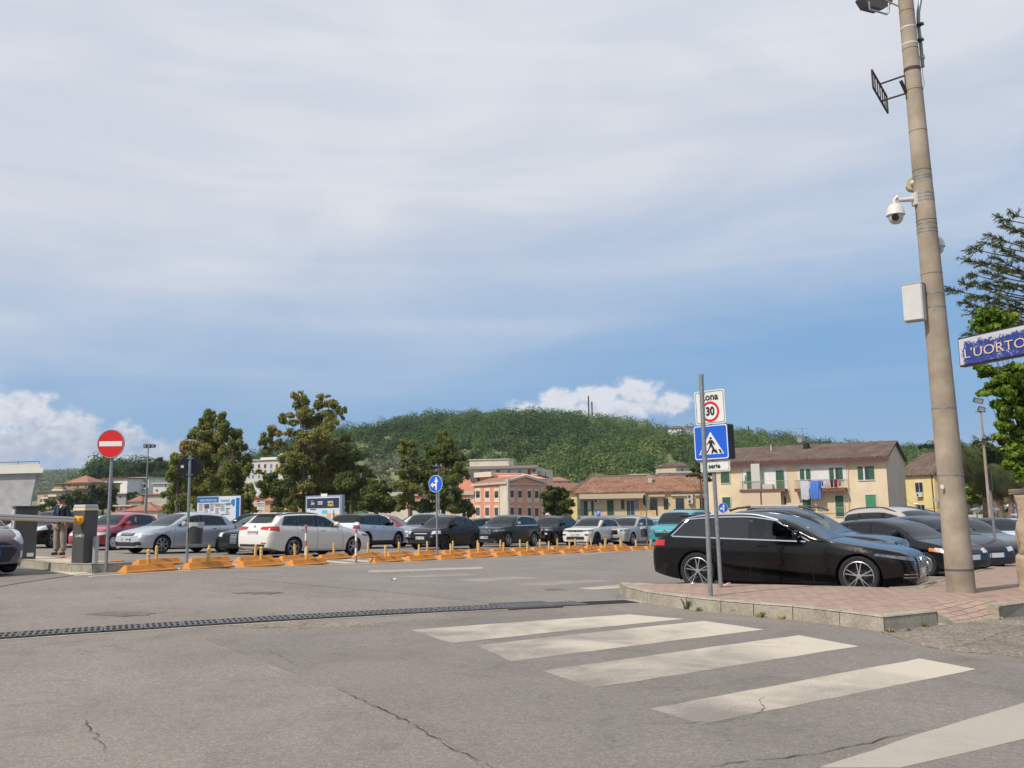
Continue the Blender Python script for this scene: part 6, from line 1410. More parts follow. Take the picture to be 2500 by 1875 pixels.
p = roofpt(F, 1926, 6.6, ez, rz_, DEP); o = thing('satellite_dish', 'grey satellite dish on the ridge of the brown roof', 'satellite dish', p, R(-60)); d_ = MB(); d_.lathe([(0.0, 0.05), (0.25, 0.03), (0.48, -0.06), (0.49, -0.08), (0.25, 0.01), (0.0, 0.03)], ax='y', n=20); d_ = d_.build('dish', mat('dish_grey', (0.22, 0.23, 0.24), rough=0.5, noise_=0.2, nscale=12), o, smooth=True); d_.location = (0, 0, 1.1); MB().tube([(0, 0.1, -0.3), (0, 0.1, 1.1)], 0.03, 6).build('mast', GALV, o); MB().tube([(0, 0, 0.7), (0, -0.75, 0.75)], 0.02, 6).build('feed_arm', GALV, o)
def aerial(p, h, label, w=1.3, two=False):
 o = thing('tv_aerial', label, 'antenna', p, R(15)); MB().tube([(0, 0, -0.5), (0, 0, h)], 0.025, 5).build('mast', GALV, o); mb = MB(); mb.tube([(-w/2, 0, h-0.25), (w/2, 0, h-0.25)], 0.018, 5)
 for k in range(7): mb.tube([(-w/2+w*k/6, -0.25, h-0.25), (-w/2+w*k/6, 0.25, h-0.25)], 0.010, 4)
 mb.build('aerial_bar', GALV, o)
aerial(roofpt(F, 1930, 7.0, ez, rz_, DEP), 2.6, 'tall television aerial beside the satellite dish on the brown roof', 2.0); aerial(roofpt(F, 1852, 7.0, ez, rz_, DEP), 1.5, 'small aerial on the left part of the brown roof');
p = roofpt(F, 1862, 4.4, ez, rz_, DEP); o = MB().tube([(0, 0, -0.3), (0, 0, 0.95)], 0.07, 8).build('vent_pipe', FRW, None, smooth=True); o.location = p; tag(o, 'thin pale vent pipe on the brown roof of the tall yellow house', 'vent pipe')
# ---------- low yellow house
t = bthing('low yellow house with orange tiled roof, long balcony and air conditioners', 20, 134)
F2 = Fac(t, 1408, 131, 1746, 129); zq = lambda x0, y0, x1, y1: z5(x0, y0, x1, y1, 1380, 1130); ez2 = F2.uz(1420, 1203.5)[1]; rz2 = ez2+2.3
YWL = mat('wall_yellow_low', (0.55, 0.43, 0.26), rough=0.9, col2=(0.60, 0.48, 0.32), nscale=0.5)
walls(t, [F2.A, F2.B+F2.d*1, F2.B+F2.d*1+F2.n*9, F2.A+F2.n*9], -3.7, ez2, YWL)
F2.box((1408, 1203, 1746, 1216), YWL, 'fascia', -0.03, 0)
u_, z_ = F2.uz(1408, 1262);
def hip_roof(t, A, B, n, dep, ez, rz, m, hipL=3.0, ov=0.5, name='roof'):
 o = Vector(t.location); d = (B-A).normalized(); a = A-d*ov; b = B+d*ov; s = (rz-ez)/(dep/2)
 P = [a-n*ov+Vector((0, 0, ez-0.1)), b-n*ov+Vector((0, 0, ez-0.1)), b+n*(dep+ov)+Vector((0, 0, ez-0.1)), a+n*(dep+ov)+Vector((0, 0, ez-0.1)), a+d*hipL+n*dep/2+Vector((0, 0, rz)), b-d*(hipL if hipL > 0 else 0)+n*dep/2+Vector((0, 0, rz))]
 P2 = [p+Vector((0, 0, 0.16)) for p in P[:4]]
 mb = MB(); mb.add([tuple(p-o) for p in P+P2], [(6, 7, 5, 4), (7, 8, 5), (8, 9, 4, 5), (9, 6, 4), (0, 1, 7, 6), (1, 2, 8, 7), (2, 3, 9, 8), (3, 0, 6, 9), (3, 2, 1, 0)]); return mb.build(name, m, t)
hip_roof(t, F2.A, F2.B+F2.d*1.5, F2.n, 8.5, ez2, rz2, TOR, hipL=2.6)
ch = MB(); q = roofpt(F2, 1588, 2.4, ez2, rz2, 8.5)-Vector(t.location); ch.box(tuple(q+Vector((0, 0, 0.3))), (0.5, 0.5, 1.2)); ch.box(tuple(q+Vector((0, 0, 0.95))), (0.7, 0.7, 0.12)); ch.build('chimney', CRMS, t)
F2.box(zq(190, 425, 1080, 476), mat('awning_beige', (0.48, 0.40, 0.28), rough=0.9), 'awning', -1.2, -0.04); F2.box(zq(1120, 432, 1340, 455), MATS['awning_beige'], 'awning', -0.9, -0.04); F2.box(zq(1425, 430, 1640, 442), FRW, 'awning_box', -0.3, -0.04); F2.box(zq(1740, 424, 1960, 436), FRW, 'awning_box', -0.3, -0.04)
for r_, m_w in (((250, 515, 300, 712), SHG), ((300, 515, 350, 635), FRW), ((350, 515, 388, 712), SHG), ((562, 505, 658, 712), SHG), ((750, 503, 802, 625), SHG), ((828, 510, 880, 712), SHG), ((1147, 487, 1243, 700), PANE), ((1332, 478, 1386, 618), PANE), ((1492, 482, 1600, 615), PANE), ((1817, 477, 1873, 612), PANE)):
 F2.win(zq(*r_), m_w, CRM if m_w == SHG else RAILD, fr=0.05, mull=(r_[2]-r_[0] > 80), kind='window' if r_[3] < 640 else 'balcony_door')
F2.box(zq(882, 510, 933, 700), mat('curtain_blue', (0.03, 0.07, 0.22), rough=0.9), 'blue_curtain', -0.06, 0.0); F2.box(zq(938, 490, 992, 625), mat('glass_grey', (0.20, 0.22, 0.22), rough=0.3), 'glass_panel', -0.05, 0)
F2.box(zq(1000, 500, 1100, 715), mat('wall_worn_orange', (0.58, 0.38, 0.18), rough=0.9, noise_=0.25, nscale=1.2), 'worn_wall', -0.03, 0.0); F2.box(zq(1110, 640, 1225, 715), MATS['wall_worn_orange'], 'balcony_wall', -0.8, -0.7)
F2.box(zq(170, 715, 1010, 745), GREYW, 'balcony_slab', -1.3, 0); F2.box(zq(1000, 722, 1990, 748), FRW, 'balcony_slab', -1.6, 0); F2.rail(zq(175, 632, 990, 716), 1.25, RAILD, step=0.22, th=0.014)
F2.box(zq(1455, 625, 1985, 712), mat('screen_green', (0.022, 0.045, 0.028), rough=0.9, noise_=0.4, nscale=9), 'green_screen', -1.45, -1.40)
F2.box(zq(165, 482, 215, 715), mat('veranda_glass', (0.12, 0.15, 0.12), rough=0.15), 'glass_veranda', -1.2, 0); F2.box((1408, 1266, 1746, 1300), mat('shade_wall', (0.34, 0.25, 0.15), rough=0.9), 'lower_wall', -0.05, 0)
def aircon(F, r, label, x=0.35):
 u0, z0, u1, z1 = F.rect(r); c = F.A+F.d*((u0+u1)/2)+Vector((0, 0, z0))-F.n*x; o = thing('air_conditioner', label, 'air conditioner', c, math.atan2(F.d.y, F.d.x)); w = u1-u0; h = z1-z0
 MB().box((0, 0, h/2), (w, 0.32, h)).build('housing', FRW, o, bevel=0.02); m_ = MB(); rr = min(h, w)*0.36; m_.lathe([(0, -0.17), (rr*0.2, -0.175), (rr*0.25, -0.168), (rr, -0.168), (rr, -0.155)], ax='y', n=16); q = m_.build('fan_grille', mat('fan_dark', (0.07, 0.07, 0.07), rough=0.6), o, smooth=30); q.location = (-w*0.15, 0, h/2)
aircon(F2, zq(392, 492, 458, 540), 'air conditioner high on the left end of the low yellow house', 0.3); aircon(F2, zq(1645, 427, 1720, 486), 'upper of the two white air conditioners on the low yellow house', 0.3); aircon(F2, zq(1650, 494, 1722, 549), 'lower of the two white air conditioners on the low yellow house', 0.3)
t = bthing('yellow wing with dark brown tiled roof behind the low yellow house', 20, 146); F3 = Fac(t, 1394, 141, 1760, 138); ez3 = F3.uz(1400, 1200)[1]; rz3 = F3.uz(1430, 1165)[1]+0.4
walls(t, [F3.A, F3.B, F3.B+F3.n*10, F3.A+F3.n*10], -3.7, ez3, YW2); hip_roof(t, F3.A, F3.B+F3.d*4, F3.n, 10, ez3, rz3, TBR, hipL=3.4)
# ---------- second yellow house on the right
t = bthing('yellow house with brown roof between the tall yellow house and the concrete pole', 62, 138); F4 = Fac(t, 2192, 138, 2283, 131); ez4 = F4.uz(2240, 1160)[1]; rz4 = ez4+3.4
walls(t, [F4.A, F4.B, F4.B+F4.n*9, F4.A+F4.n*9], -3.7, ez4, YW2, cap=False); hip_roof(t, F4.A, F4.B, F4.n, 9, ez4, rz4, TBR, hipL=1.2, ov=0.4)
z6 = lambda x0, y0, x1, y1: z5(x0, y0, x1, y1, 2000, 1000, 3.686)
F4.win(z6(864, 658, 938, 742)); F4.win(z6(884, 858, 956, 940)); F4.box(z6(945, 955, 1035, 1018), DKD, 'dark_window_band', -0.1, 0); pipe = MB(); pipe.tube([F4.P(*F4.uz(2275, 1161), -0.08), F4.P(*F4.uz(2286, 1290), -0.08)], 0.09, 6); pipe.build('drainpipe', SHB, t)
aircon(F4, z6(890, 752, 942, 786), 'air conditioner under the upper window of the yellow house beside the pole', 0.3)
# ---------- salmon building
t = bthing('salmon and cream three storey building with a pediment behind the black SUV', 0, 180, 'civic_building', 'building'); F5 = Fac(t, 1158, 184, 1239, 170); F6 = Fac(t, 1239, 170, 1325, 175.5); ez5 = F5.uz(1236, 1179)[1]
Z7 = lambda x0, y0, x1, y1: z5(x0, y0, x1, y1, 1120, 1100, 7.373)
bk_ = F5.A+F6.d*16; walls(t, [F5.A, F5.B, F6.B, F6.B+F5.n*14, F5.A+F5.n*14], -3.7, ez5, SALP, cap=False); F5.box((1157, 1180, 1221, 1290), SAL, 'red_wall', -0.04, 0)
F5.box((1221, 1178, 1239.5, 1290), CRM, 'corner_pilaster', -0.12, 0); F6.box((1238.6, 1182, 1242, 1290), CRM, 'corner_pilaster', -0.14, 0); F6.box((1321, 1188, 1326, 1290), CRM, 'corner_pilaster', -0.12, 0)
u0, z0, u1, z1 = F5.rect((1156, 1178, 1240, 1186)); g = MB(); F5.bx(g, -0.6, ez5-0.15, F5.L+0.3, ez5+0.35, -0.45, 0); g.build('cornice', CRMS, t); g = MB(); F6.bx(g, 0, ez5-0.35, F6.L, ez5-0.1, -0.25, 0); g.build('cornice', CRMS, t)
pk = F6.uz(1281, 1165)[1]; g = MB(); L6 = F6.L; g.add([F6.P(0, ez5, -0.05), F6.P(L6, ez5, -0.05), F6.P(L6*0.48, pk-0.1, -0.05)], [(0, 1, 2)]); g.build('pediment', SALP, t)
for a, b in (((-0.3, ez5+0.1), (L6*0.48, pk)), ((L6*0.48, pk), (L6+0.5, ez5))):
 g = MB(); g.add([F6.P(a[0], a[1], -0.4), F6.P(b[0], b[1], -0.4), F6.P(b[0], b[1]+0.4, -0.4), F6.P(a[0], a[1]+0.4, -0.4), F6.P(a[0], a[1], 0.3), F6.P(b[0], b[1], 0.3), F6.P(b[0], b[1]+0.4, 0.3), F6.P(a[0], a[1]+0.4, 0.3)], [(0, 1, 2, 3), (7, 6, 5, 4), (3, 2, 6, 7), (0, 4, 5, 1), (1, 5, 6, 2), (0, 3, 7, 4)]); g.build('pediment_moulding', CRMS, t)
g = MB(); e = Vector((0, 0, 0.25)); g.add([tuple(F5.P(-0.6, ez5+0.3, -0.5)), tuple(F5.P(F5.L+0.3, ez5+0.3, -0.5)), tuple(F6.P(L6*0.48, pk+0.35, 0.0)), tuple(F6.P(L6*0.48, pk+0.35, 0.0)+F5.d*(-F5.L)*1.0+Vector((0, 0, 0))), tuple(F6.P(L6, ez5+0.3, 0)), tuple(F6.P(L6, ez5+0.3, 0)+F5.d*(-F5.L))], [(0, 1, 2, 3), (2, 4, 5, 3)]); g.build('roof', TRD, t)
F6.box((1235.5, 1168.5, 1241, 1290), CRMS, 'corner_post', -0.5, -0.16)
for rx0, rx1 in ((303, 402), (470, 570), (638, 735)):
 for ry0, ry1, wy0, wy1, fx in ((678, 928, 735, 838, 0), (985, 1240, 1032, 1158, 0)):
  F5.box(Z7(rx0, ry0, rx1, ry1), CRM, 'window_surround', -0.10, -0.04); F5.sh = -0.09; F5.win(Z7(rx0+20, wy0, rx1-16, wy1), PANE, RAILD, fr=0.04); F5.sh = 0.0
for rx0, rx1, dy in ((912, 995, 0), (1052, 1138, 4), (1222, 1305, 8), (1352, 1438, 12)):
 for ry0, ry1, wy0, wy1 in ((680, 925, 722, 834), (988, 1260, 1030, 1160)):
  F6.box(Z7(rx0, ry0+dy, rx1, ry1+dy), CRM, 'window_surround', -0.09, 0.0); F6.sh = -0.08; F6.win(Z7(rx0+16, wy0+dy, rx1-16, wy1+dy), PANE, RAILD, fr=0.04); F6.sh = 0.0
t = bthing('stepped salmon upper floors rising behind the red roofed building', -6, 196, 'civic_building', 'building'); F7 = Fac(t, 1120, 205, 1216, 192)
walls(t, [F7.A, F7.B, F7.B+F7.n*6, F7.A+F7.n*6], -3.7, F7.uz(1168, 1160)[1], SAL); F7.box(Z7(330, 400, 640, 468), CRM, 'eave', -0.8, 0.0); F7.box(Z7(245, 395, 375, 560), mat('slate_purple', (0.10, 0.075, 0.085), rough=0.8), 'dark_wall', -0.6, 0)
g = MB(); a = F7.P(*F7.uz(1200, 1155), 0); b_ = F7.P(*F7.uz(1258, 1168), 0); g.add([a, b_, b_+Vector((0, 0, -2)), a+Vector((0, 0, -2)), a+F7.n*8, b_+F7.n*8, b_+F7.n*8+Vector((0, 0, -2)), a+F7.n*8+Vector((0, 0, -2))], [(0, 1, 2, 3), (4, 5, 1, 0), (7, 6, 5, 4), (0, 3, 7, 4), (1, 5, 6, 2)]); g.build('sloping_roof', SALP, t)
t = bthing('long low salmon and cream wing seen between the eucalyptus trees', -16, 186, 'civic_building', 'building'); F8 = Fac(t, 900, 186, 1160, 184); walls(t, [F8.A, F8.B, F8.B+F8.n*9, F8.A+F8.n*9], -3.7, F8.uz(1100, 1206)[1], CRM); F8.box((900, 1212, 1146, 1240), SAL, 'salmon_band', -0.05, 0); F8.box((900, 1203, 1158, 1208), CRMS, 'cornice', -0.5, 0)
F8.sh = -0.05
for k in range(9): F8.win((918+k*27, 1217, 932+k*27, 1236), PANE, CRM, fr=0.12)
F8.box((1100, 1206, 1146, 1210), SAL, 'salmon_panel', -0.08, 0)
# ---------- cream apartment block behind
t = bthing('cream apartment block with balconies and roof terrace under the wooded hill', 5, 262, 'apartment_building', 'building'); F9 = Fac(t, 1140, 262, 1312, 258); F10 = Fac(t, 1312, 258, 1335, 275)
walls(t, [F9.A, F9.B, F10.B, F10.B+F9.n*12, F9.A+F9.n*12], -3.7, F9.uz(1250, 1141)[1], CRM); F9.box(Z7(130, 292, 1440, 312), mat('slab_grey', (0.22, 0.19, 0.17), rough=0.8), 'roof_slab', -1.2, 0)
u0, z0, u1, z1 = F9.rect(Z7(170, 172, 878, 300)); g = MB(); F9.bx(g, u0, z0, u1, z1, 1.5, 9); g.build('penthouse', CRM, t); g = MB(); F9.bx(g, u0-.2, z1, u1+.3, z1+0.25, 1.2, 9.3); g.build('penthouse_roof', CRMS, t)
for r_, m_w in (((390, 348, 440, 412), PINK), ((532, 348, 584, 400), OCH), ((678, 343, 742, 392), PANE), ((880, 343, 930, 400), PANEB), ((1075, 340, 1128, 450), PANEB), ((1242, 335, 1295, 450), SHB), ((1318, 343, 1382, 382), SHB), ((1240, 495, 1292, 540), PANE), ((1318, 500, 1385, 550), SHB)): F9.win(Z7(*r_), m_w, CRM, fr=0.08)
F9.rail(Z7(1075, 405, 1440, 455), 1.2, RAILD, step=0.3, name='balcony_railing'); F9.box(Z7(1075, 452, 1440, 466), MATS['slab_grey'], 'balcony_slab', -1.2, 0); F9.rail(Z7(880, 235, 1340, 292), 0.9, GALV, step=0.5, name='terrace_railing')
for r_ in ((1428, 355, 1445, 460), (1470, 365, 1484, 440), (1552, 390, 1566, 470), (1430, 510, 1446, 560), (1475, 515, 1488, 560), (1555, 545, 1566, 600)): F10.win(Z7(*r_), PANE, CRM, fr=0.05, mull=False)
for r_ in ((1425, 440, 1460, 458), (1500, 465, 1562, 495), (1420, 575, 1460, 600), (1500, 620, 1565, 640)): F10.box(Z7(*r_), RAILD, 'balcony', -1.0, 0)
aerial(F9.P(*F9.uz(1187, 1112), 5)+Vector(t.location), 5.0, 'television aerial on the penthouse of the cream block', 1.5); aerial(F9.P(*F9.uz(1170, 1122), 5)+Vector(t.location), 2.6, 'short dish mast on the left of the cream block', 0.9)
# ---------- generic small houses by pixel rectangle
def house(label, p0, y0, p1, y1, ztop, zbot, wm, wins=(), wmats=PANE, roof=None, dep=9, rise=2.0, hip=2.0, slab=None, name='house', fr=0.06, base=None):
 a = at((p0+p1)/2, 1200, (y0+y1)/2); zb = at((p0+p1)/2, zbot, (y0+y1)/2).z; t = thing(name, label, 'house', (a.x, a.y, zb)); F = Fac(t, p0, y0, p1, y1); z1 = F.uz((p0+p1)/2, ztop)[1]
 walls(t, [F.A, F.B, F.B+F.n*dep, F.A+F.n*dep], zb-6, z1, wm)
 if roof is not None: hip_roof(t, F.A, F.B, F.n, dep, z1, z1+rise, roof, hipL=hip, ov=0.5)
 if slab is not None: g = MB(); F.bx(g, -0.5, z1, F.L+0.5, z1+0.35, -0.7, dep+0.4); g.build('roof_slab', slab, t)
 for w_ in wins: F.win(w_[:4], w_[4] if len(w_) > 4 else wmats, wm, fr=fr, mull=False)
 return t, F
Z8 = lambda *r_: z5(*r_, 80, 1130, 6.32)
SLG = mat('slab_dark', (0.14, 0.125, 0.115), rough=0.9)
t, F = house('ochre villa with terracotta gable and grey terrace slabs left of the no entry sign', 131, 330, 224, 325, 1181, 1205, OCH, [Z8(455, 335, 490, 385)+(SHB,), Z8(552, 338, 580, 368), Z8(632, 342, 655, 368), Z8(680, 345, 710, 390)+(SHB,), Z8(805, 350, 835, 395)+(SHB,), Z8(456, 415, 485, 450)+(SHB,), Z8(548, 420, 574, 446)+(SHB,), Z8(672, 420, 703, 455)+(SHB,), Z8(805, 425, 830, 460)+(SHB,)], slab=SLG, dep=14)
g = MB(); u0, z0, u1, z1 = F.rect(Z8(530, 240, 760, 296)); F.bx(g, u0, z0, u1, z1-1, 3, 11); g.build('attic', CRM, t); hip_roof(t, F.A+F.d*(u0-3)+F.n*3, F.A+F.d*u1+F.n*3, F.n, 8, z1-1.4, z1+1.2, TRD, hipL=5)
for r_ in (Z8(440, 384, 520, 398), Z8(650, 388, 880, 402), Z8(440, 462, 900, 474)): F.box(r_, SLG, 'balcony_slab', -1.2, 0)
t, F = house('stepped tan apartment house with pale balconies at the lower left', 92, 300, 160, 296, 1201, 1240, TAN, [Z8(225, 495, 250, 530), Z8(185, 500, 205, 530)+(SHB,), Z8(120, 560, 138, 600), Z8(220, 575, 245, 600)+(SHB,), Z8(320, 545, 350, 580)], slab=SLG, dep=12)
for r_ in (Z8(160, 530, 270, 552), Z8(160, 605, 240, 632), Z8(270, 490, 400, 520)): F.box(r_, CRM, 'balcony', -1.0, 0)
F.box(Z8(255, 405, 420, 450), FRW, 'roof_veranda', 1, 5)
house('white house with dark red shutters just left of the no entry sign post', 234, 370, 310, 362, 1170, 1196, WW, [Z8(1002, 278, 1034, 330)+(SHB,), Z8(1082, 278, 1110, 332)+(SHB,), Z8(1146, 278, 1168, 332)+(SHB,), Z8(1216, 275, 1245, 330)+(SHB,), Z8(1214, 348, 1240, 402)+(SHB,)], slab=SHB, dep=10)
t, F = house('white two storey house with brown shutters and balconies right of the no entry sign', 314, 372, 362, 368, 1167, 1195, WW, [Z8(1530, 258, 1560, 315)+(SHB,), Z8(1630, 258, 1660, 315)+(SHB,), Z8(1728, 256, 1748, 312)+(SHB,), Z8(1520, 338, 1562, 390)+(DKD,), Z8(1622, 338, 1662, 390)+(DKD,), Z8(1716, 336, 1746, 390)+(DKD,)], slab=TAN, dep=10)
for r_ in (Z8(1465, 318, 1755, 328), Z8(1465, 393, 1785, 404)): F.box(r_, FRW, 'balcony_slab', -1.2, 0)
house('plain white annexe with one small window beyond the floodlight mast', 362, 372, 394, 376, 1169, 1192, WW, [Z8(1930, 265, 1952, 292)+(SHB,)], slab=TAN, dep=8)
house('bright white flat roofed villa beside the eucalyptus trees', 374, 330, 413, 330, 1181, 1206, WW, [Z8(2045, 320, 2055, 380), Z8(1900, 410, 1930, 440)], slab=FRW, dep=9)
t, F = house('long beige house with a thin tiled edge and railing below the white villas', 353, 290, 407, 288, 1208, 1235, CRMS, [], slab=TRD, dep=8); F.rail(Z8(1730, 555, 2060, 622), 0.8, RAILD, step=0.5)
house('orange house with white shutters at the foot of the hillside', 284, 250, 320, 250, 1236, 1262, stucco('orange', (0.55, 0.19, 0.09)), [Z8(1315, 685, 1350, 730)+(FRW,), Z8(1382, 690, 1430, 750)+(FRW,)], slab=CRM, dep=8)
house('house with a broad terracotta roof behind the red hatchback', 308, 235, 386, 235, 1247, 1262, CRM, [], roof=TRD, dep=10, rise=2.2, hip=5)
house('small house with terracotta roof above the orange house', 318, 290, 346, 290, 1224, 1240, CRMS, [], roof=TRD, dep=7, rise=1.8, hip=2)
house('grey concrete house half hidden by the dark round trees', 284, 300, 308, 300, 1206, 1230, GREYW, [Z8(1340, 510, 1360, 540)], slab=CRMS, dep=8)
house('house with terracotta roof between the eucalyptus trees and the orange house', 384, 262, 420, 262, 1243, 1262, CRM, [], roof=TRD, dep=10, rise=1.6, hip=3)
Z2 = lambda *r_: z5(*r_, 400, 1000, 3.686)
hw = []
for x in (767, 803, 857, 912, 966, 1018):
 for y0, y1 in ((492, 526), (543, 572), (590, 618)): hw.append(Z2(x-9, y0, x+9, y1)+((PANEB,) if x in (767, 966) or y0 > 580 else (PANE,)))
t, F = house('large pale institutional block with blue windows seen between the eucalyptus trees', 576, 410, 692, 400, 1124, 1200, HOSP, hw, slab=FRW, dep=16, name='institution_block', fr=0.12)
g = MB(); u0, z0, u1, z1 = F.rect(Z2(830, 430, 985, 462)); F.bx(g, u0, z0, u1, z1, 3, 10); g.build('roof_block', FRW, t)
hw = [Z2(x-9, y, x+9, y+30)+(PANEB,) for x in (1110, 1160, 1210, 1260, 1300) for y in (440, 495, 550)]
house('taller right wing of the pale institutional block behind the big eucalyptus', 690, 398, 757, 402, 1108, 1200, HOSP, hw, slab=FRW, dep=16, name='institution_block', fr=0.12)
t, F = house('low white pavilion below the institutional block', 620, 330, 652, 330, 1176, 1196, WW, [Z2(855, 640, 890, 655)], slab=FRW, dep=8)
house('pink house behind the sports billboard and the eucalyptus', 622, 200, 660, 198, 1214, 1262, PINK, [(628, 1222, 634, 1236), (645, 1222, 651, 1236)+(OCH,)], roof=TRD, dep=8, rise=1.2)
house('yellow and pink house behind the text sign between the trees', 648, 190, 700, 190, 1222, 1262, stucco('apricot', (0.58, 0.38, 0.20)), [(660, 1230, 667, 1242), (685, 1230, 691, 1242)], roof=TRD, dep=8, rise=1.2)
house('pink house glimpsed through the trunks of the big eucalyptus', 712, 200, 775, 200, 1205, 1262, PINK, [(722, 1220, 728, 1232), (742, 1218, 748, 1232)], roof=TRD, dep=8, rise=1.2)
house('small white house with a light terracotta hip roof right of the cream block', 1335, 300, 1389, 300, 1174, 1192, CRM, [Z7(1640, 565, 1662, 610), Z7(1722, 590, 1750, 608), Z7(1808, 568, 1830, 600)], roof=TRD, dep=10, rise=1.4, hip=3)
house('low house with terracotta roof behind the round pine', 1340, 255, 1376, 255, 1192, 1215, CRM, [], roof=TRD, dep=8, rise=1.4); house('beige house with a small window left of the low yellow house', 1368, 245, 1386, 245, 1186, 1215, CRMS, [Z7(1860, 648, 1895, 676)], slab=TAN, dep=7)
house('terracotta roofed house behind the left corner of the low yellow house', 1380, 250, 1410, 250, 1193, 1230, TAN, [], roof=TRD, dep=8, rise=1.5); house('brown house low behind the round pine', 1366, 160, 1402, 160, 1250, 1275, TAN, [(1380, 1256, 1384, 1264)], slab=CRMS, dep=6)
ZH = lambda *r_: z5(*r_, 1600, 1000, 3.686)
house('white villa with a brown roof near the top of the wooded hill', 1637, 610, 1669, 606, 1046, 1060, WW, [ZH(155, 170, 163, 190), ZH(182, 178, 194, 190), ZH(215, 178, 222, 215), ZH(232, 178, 246, 215), ZH(190, 205, 205, 218)], roof=TBR, dep=12, rise=2.2, hip=3)
house('white cube house beside the brown roofed villa on the hill', 1677, 612, 1700, 615, 1041, 1060, WW, [ZH(298, 165, 305, 172)], dep=9, slab=FRW); house('small white annexe joining the two hilltop villas', 1668, 615, 1679, 615, 1048, 1062, WW, [], dep=8, slab=FRW)
house('grey flat roofed house on the lower slope of the hill', 1614, 330, 1655, 330, 1138, 1155, GREYW, [ZH(100, 530, 175, 555)], dep=9, slab=TAN); house('yellow gabled house on the lower slope of the hill', 1653, 325, 1684, 330, 1139, 1156, stucco('sand', (0.52, 0.42, 0.26)), [ZH(233, 530, 248, 555)], roof=TBR, dep=9, rise=1.4, hip=0.3)
house('long white shed above the tiled roofs', 1615, 300, 1690, 300, 1154, 1166, WW, [], dep=8, slab=FRW); house('white flat roof showing above the brown ridge', 1545, 280, 1584, 280, 1160, 1172, WW, [], dep=8, slab=FRW); house('tiny pale house on the ridge of the hill', 1566, 690, 1584, 690, 1029, 1040, WW, [], dep=9, slab=FRW)
house('beige building with an arch lamp before it right of the concrete pole', 2350, 100, 2392, 100, 1223, 1280, stucco('beige_wall', (0.38, 0.33, 0.26)), [], dep=6, slab=GREYW)
t, F = house('pale house with terracotta roof behind the palms', 2400, 165, 2500, 160, 1180, 1262, PINK, [(2476, 1205, 2484, 1230), (2460, 1240, 2468, 1262)], roof=TRD, dep=9, rise=1.6, hip=1); house('blue grey building behind the palms at the right edge', 2466, 120, 2560, 118, 1200, 1270, stucco('blue_grey', (0.20, 0.25, 0.33)), [(2474, 1218, 2482, 1234), (2490, 1218, 2498, 1234)], dep=8, slab=FRW)
tw = at(2388, 1272, 88); w_ = MB().box((0, 0, 0), (2.6, 0.25, 1.2)); w_ = w_.build('low_wall', FRW, None); w_.location = tw; tag(w_, 'low white wall behind the cars right of the concrete pole', 'wall')
# ---------- white concrete tower at the left edge
P0 = at(95, 1146, 62); t = thing('concrete_shed', 'pale concrete building with flared edge and roof railing at the left edge', 'building', (P0.x, P0.y, -1.5)); F = Fac(t, -160, 64, 97, 62); F.dd = (F.B*1.0).normalized()
cw = mat('rough_white_concrete', (0.36, 0.36, 0.36), rough=0.95, noise_=0.16, nscale=1.6, bump=0.3, bscale=6); zt0 = F.uz(90, 1155)[1]; zb0_ = -1.5
prof = []; n = 10; zt1 = F.uz(97, 1148)[1]
vs = []
L_ = F.L
for k in range(n+1):
 f = k/n; z = -1.5+(zt1+1.5)*f; fl = 0.55*max(0, (f-0.35)/0.65)**2.2
 vs += [tuple(F.P(-2, z, 0-fl*0.5)), tuple(F.P(L_-0.75+fl, z, -fl*0.5)), tuple(F.P(L_-0.75+fl, z, 9))]
g = MB(); g.add(vs, [(3*k+i, 3*k+i+1, 3*k+i+4, 3*k+i+3) for k in range(n) for i in (0, 1)]); g.build('flared_wall', cw, t, smooth=20)
F.box((-160, 1149.5, 104, 1155), FRW, 'roof_edge', -0.6, 9); F.box((-160, 1140, 97, 1149), CRMS, 'parapet', 0.2, 9); F.rail((-160, 1133, 96, 1141), -0.3, RAILD, step=1.6, th=0.05, sides=False)
# ---------- billboards and the text sign
def sheet_text(F, t, body, size, px, py, m, dep=-0.09, ax='CENTER', sxy=(1, 1), bold=0.0, nm='lettering'):
 u, z = F.uz(px, py); p = F.P(u, z, dep); return text_mesh(body, size, nm, m, t, p, (math.pi/2, 0, math.atan2(F.d.y, F.d.x)), ax=ax, sxy=sxy, bold=bold)
BBW = mat('poster_white', (0.56, 0.60, 0.66), rough=0.4); BBB = mat('poster_blue', (0.01, 0.13, 0.36), rough=0.4); BBD = mat('poster_navy', (0.012, 0.018, 0.06), rough=0.4); INKG = mat('ink_grey', (0.28, 0.29, 0.31), rough=0.6)
a = at(535, 1300, 72); t = thing('billboard', 'blue and white sports events billboard behind the silver hatchback', 'billboard', (a.x, a.y, -2.5)); F = Fac(t, 482, 73, 588, 71); ZB = lambda *r_: z5(*r_, 470, 1200, 7.628)
F.box((480.5, 1211, 589, 1285), mat('frame_brown', (0.05, 0.025, 0.022), rough=0.6), 'frame', 0.0, 0.25); F.box((483, 1213, 586.5, 1283), BBW, 'poster', -0.04, 0.0); F.box(ZB(95, 108, 492, 200), BBB, 'poster_header', -0.06, -0.04); F.box(ZB(822, 118, 872, 620), BBB, 'poster_side_stripe', -0.06, -0.04)
sheet_text(F, t, 'EVENTI SPORTIVI 2026', 0.22, 470+308/7.628, 1200+168/7.628, SW, sxy=(0.78, 1.1), dep=-0.065)
c = MB(); c.lathe([(0, 0), (0.25, 0), (0.25, 0.02), (0, 0.02)], ax='y', n=18); u, z = F.uz(470+785/7.628, 1200+200/7.628); o = c.build('emblem_disc', mat('poster_blue_light', (0.03, 0.22, 0.50), rough=0.4), t); o.location = F.P(u, z, -0.075)
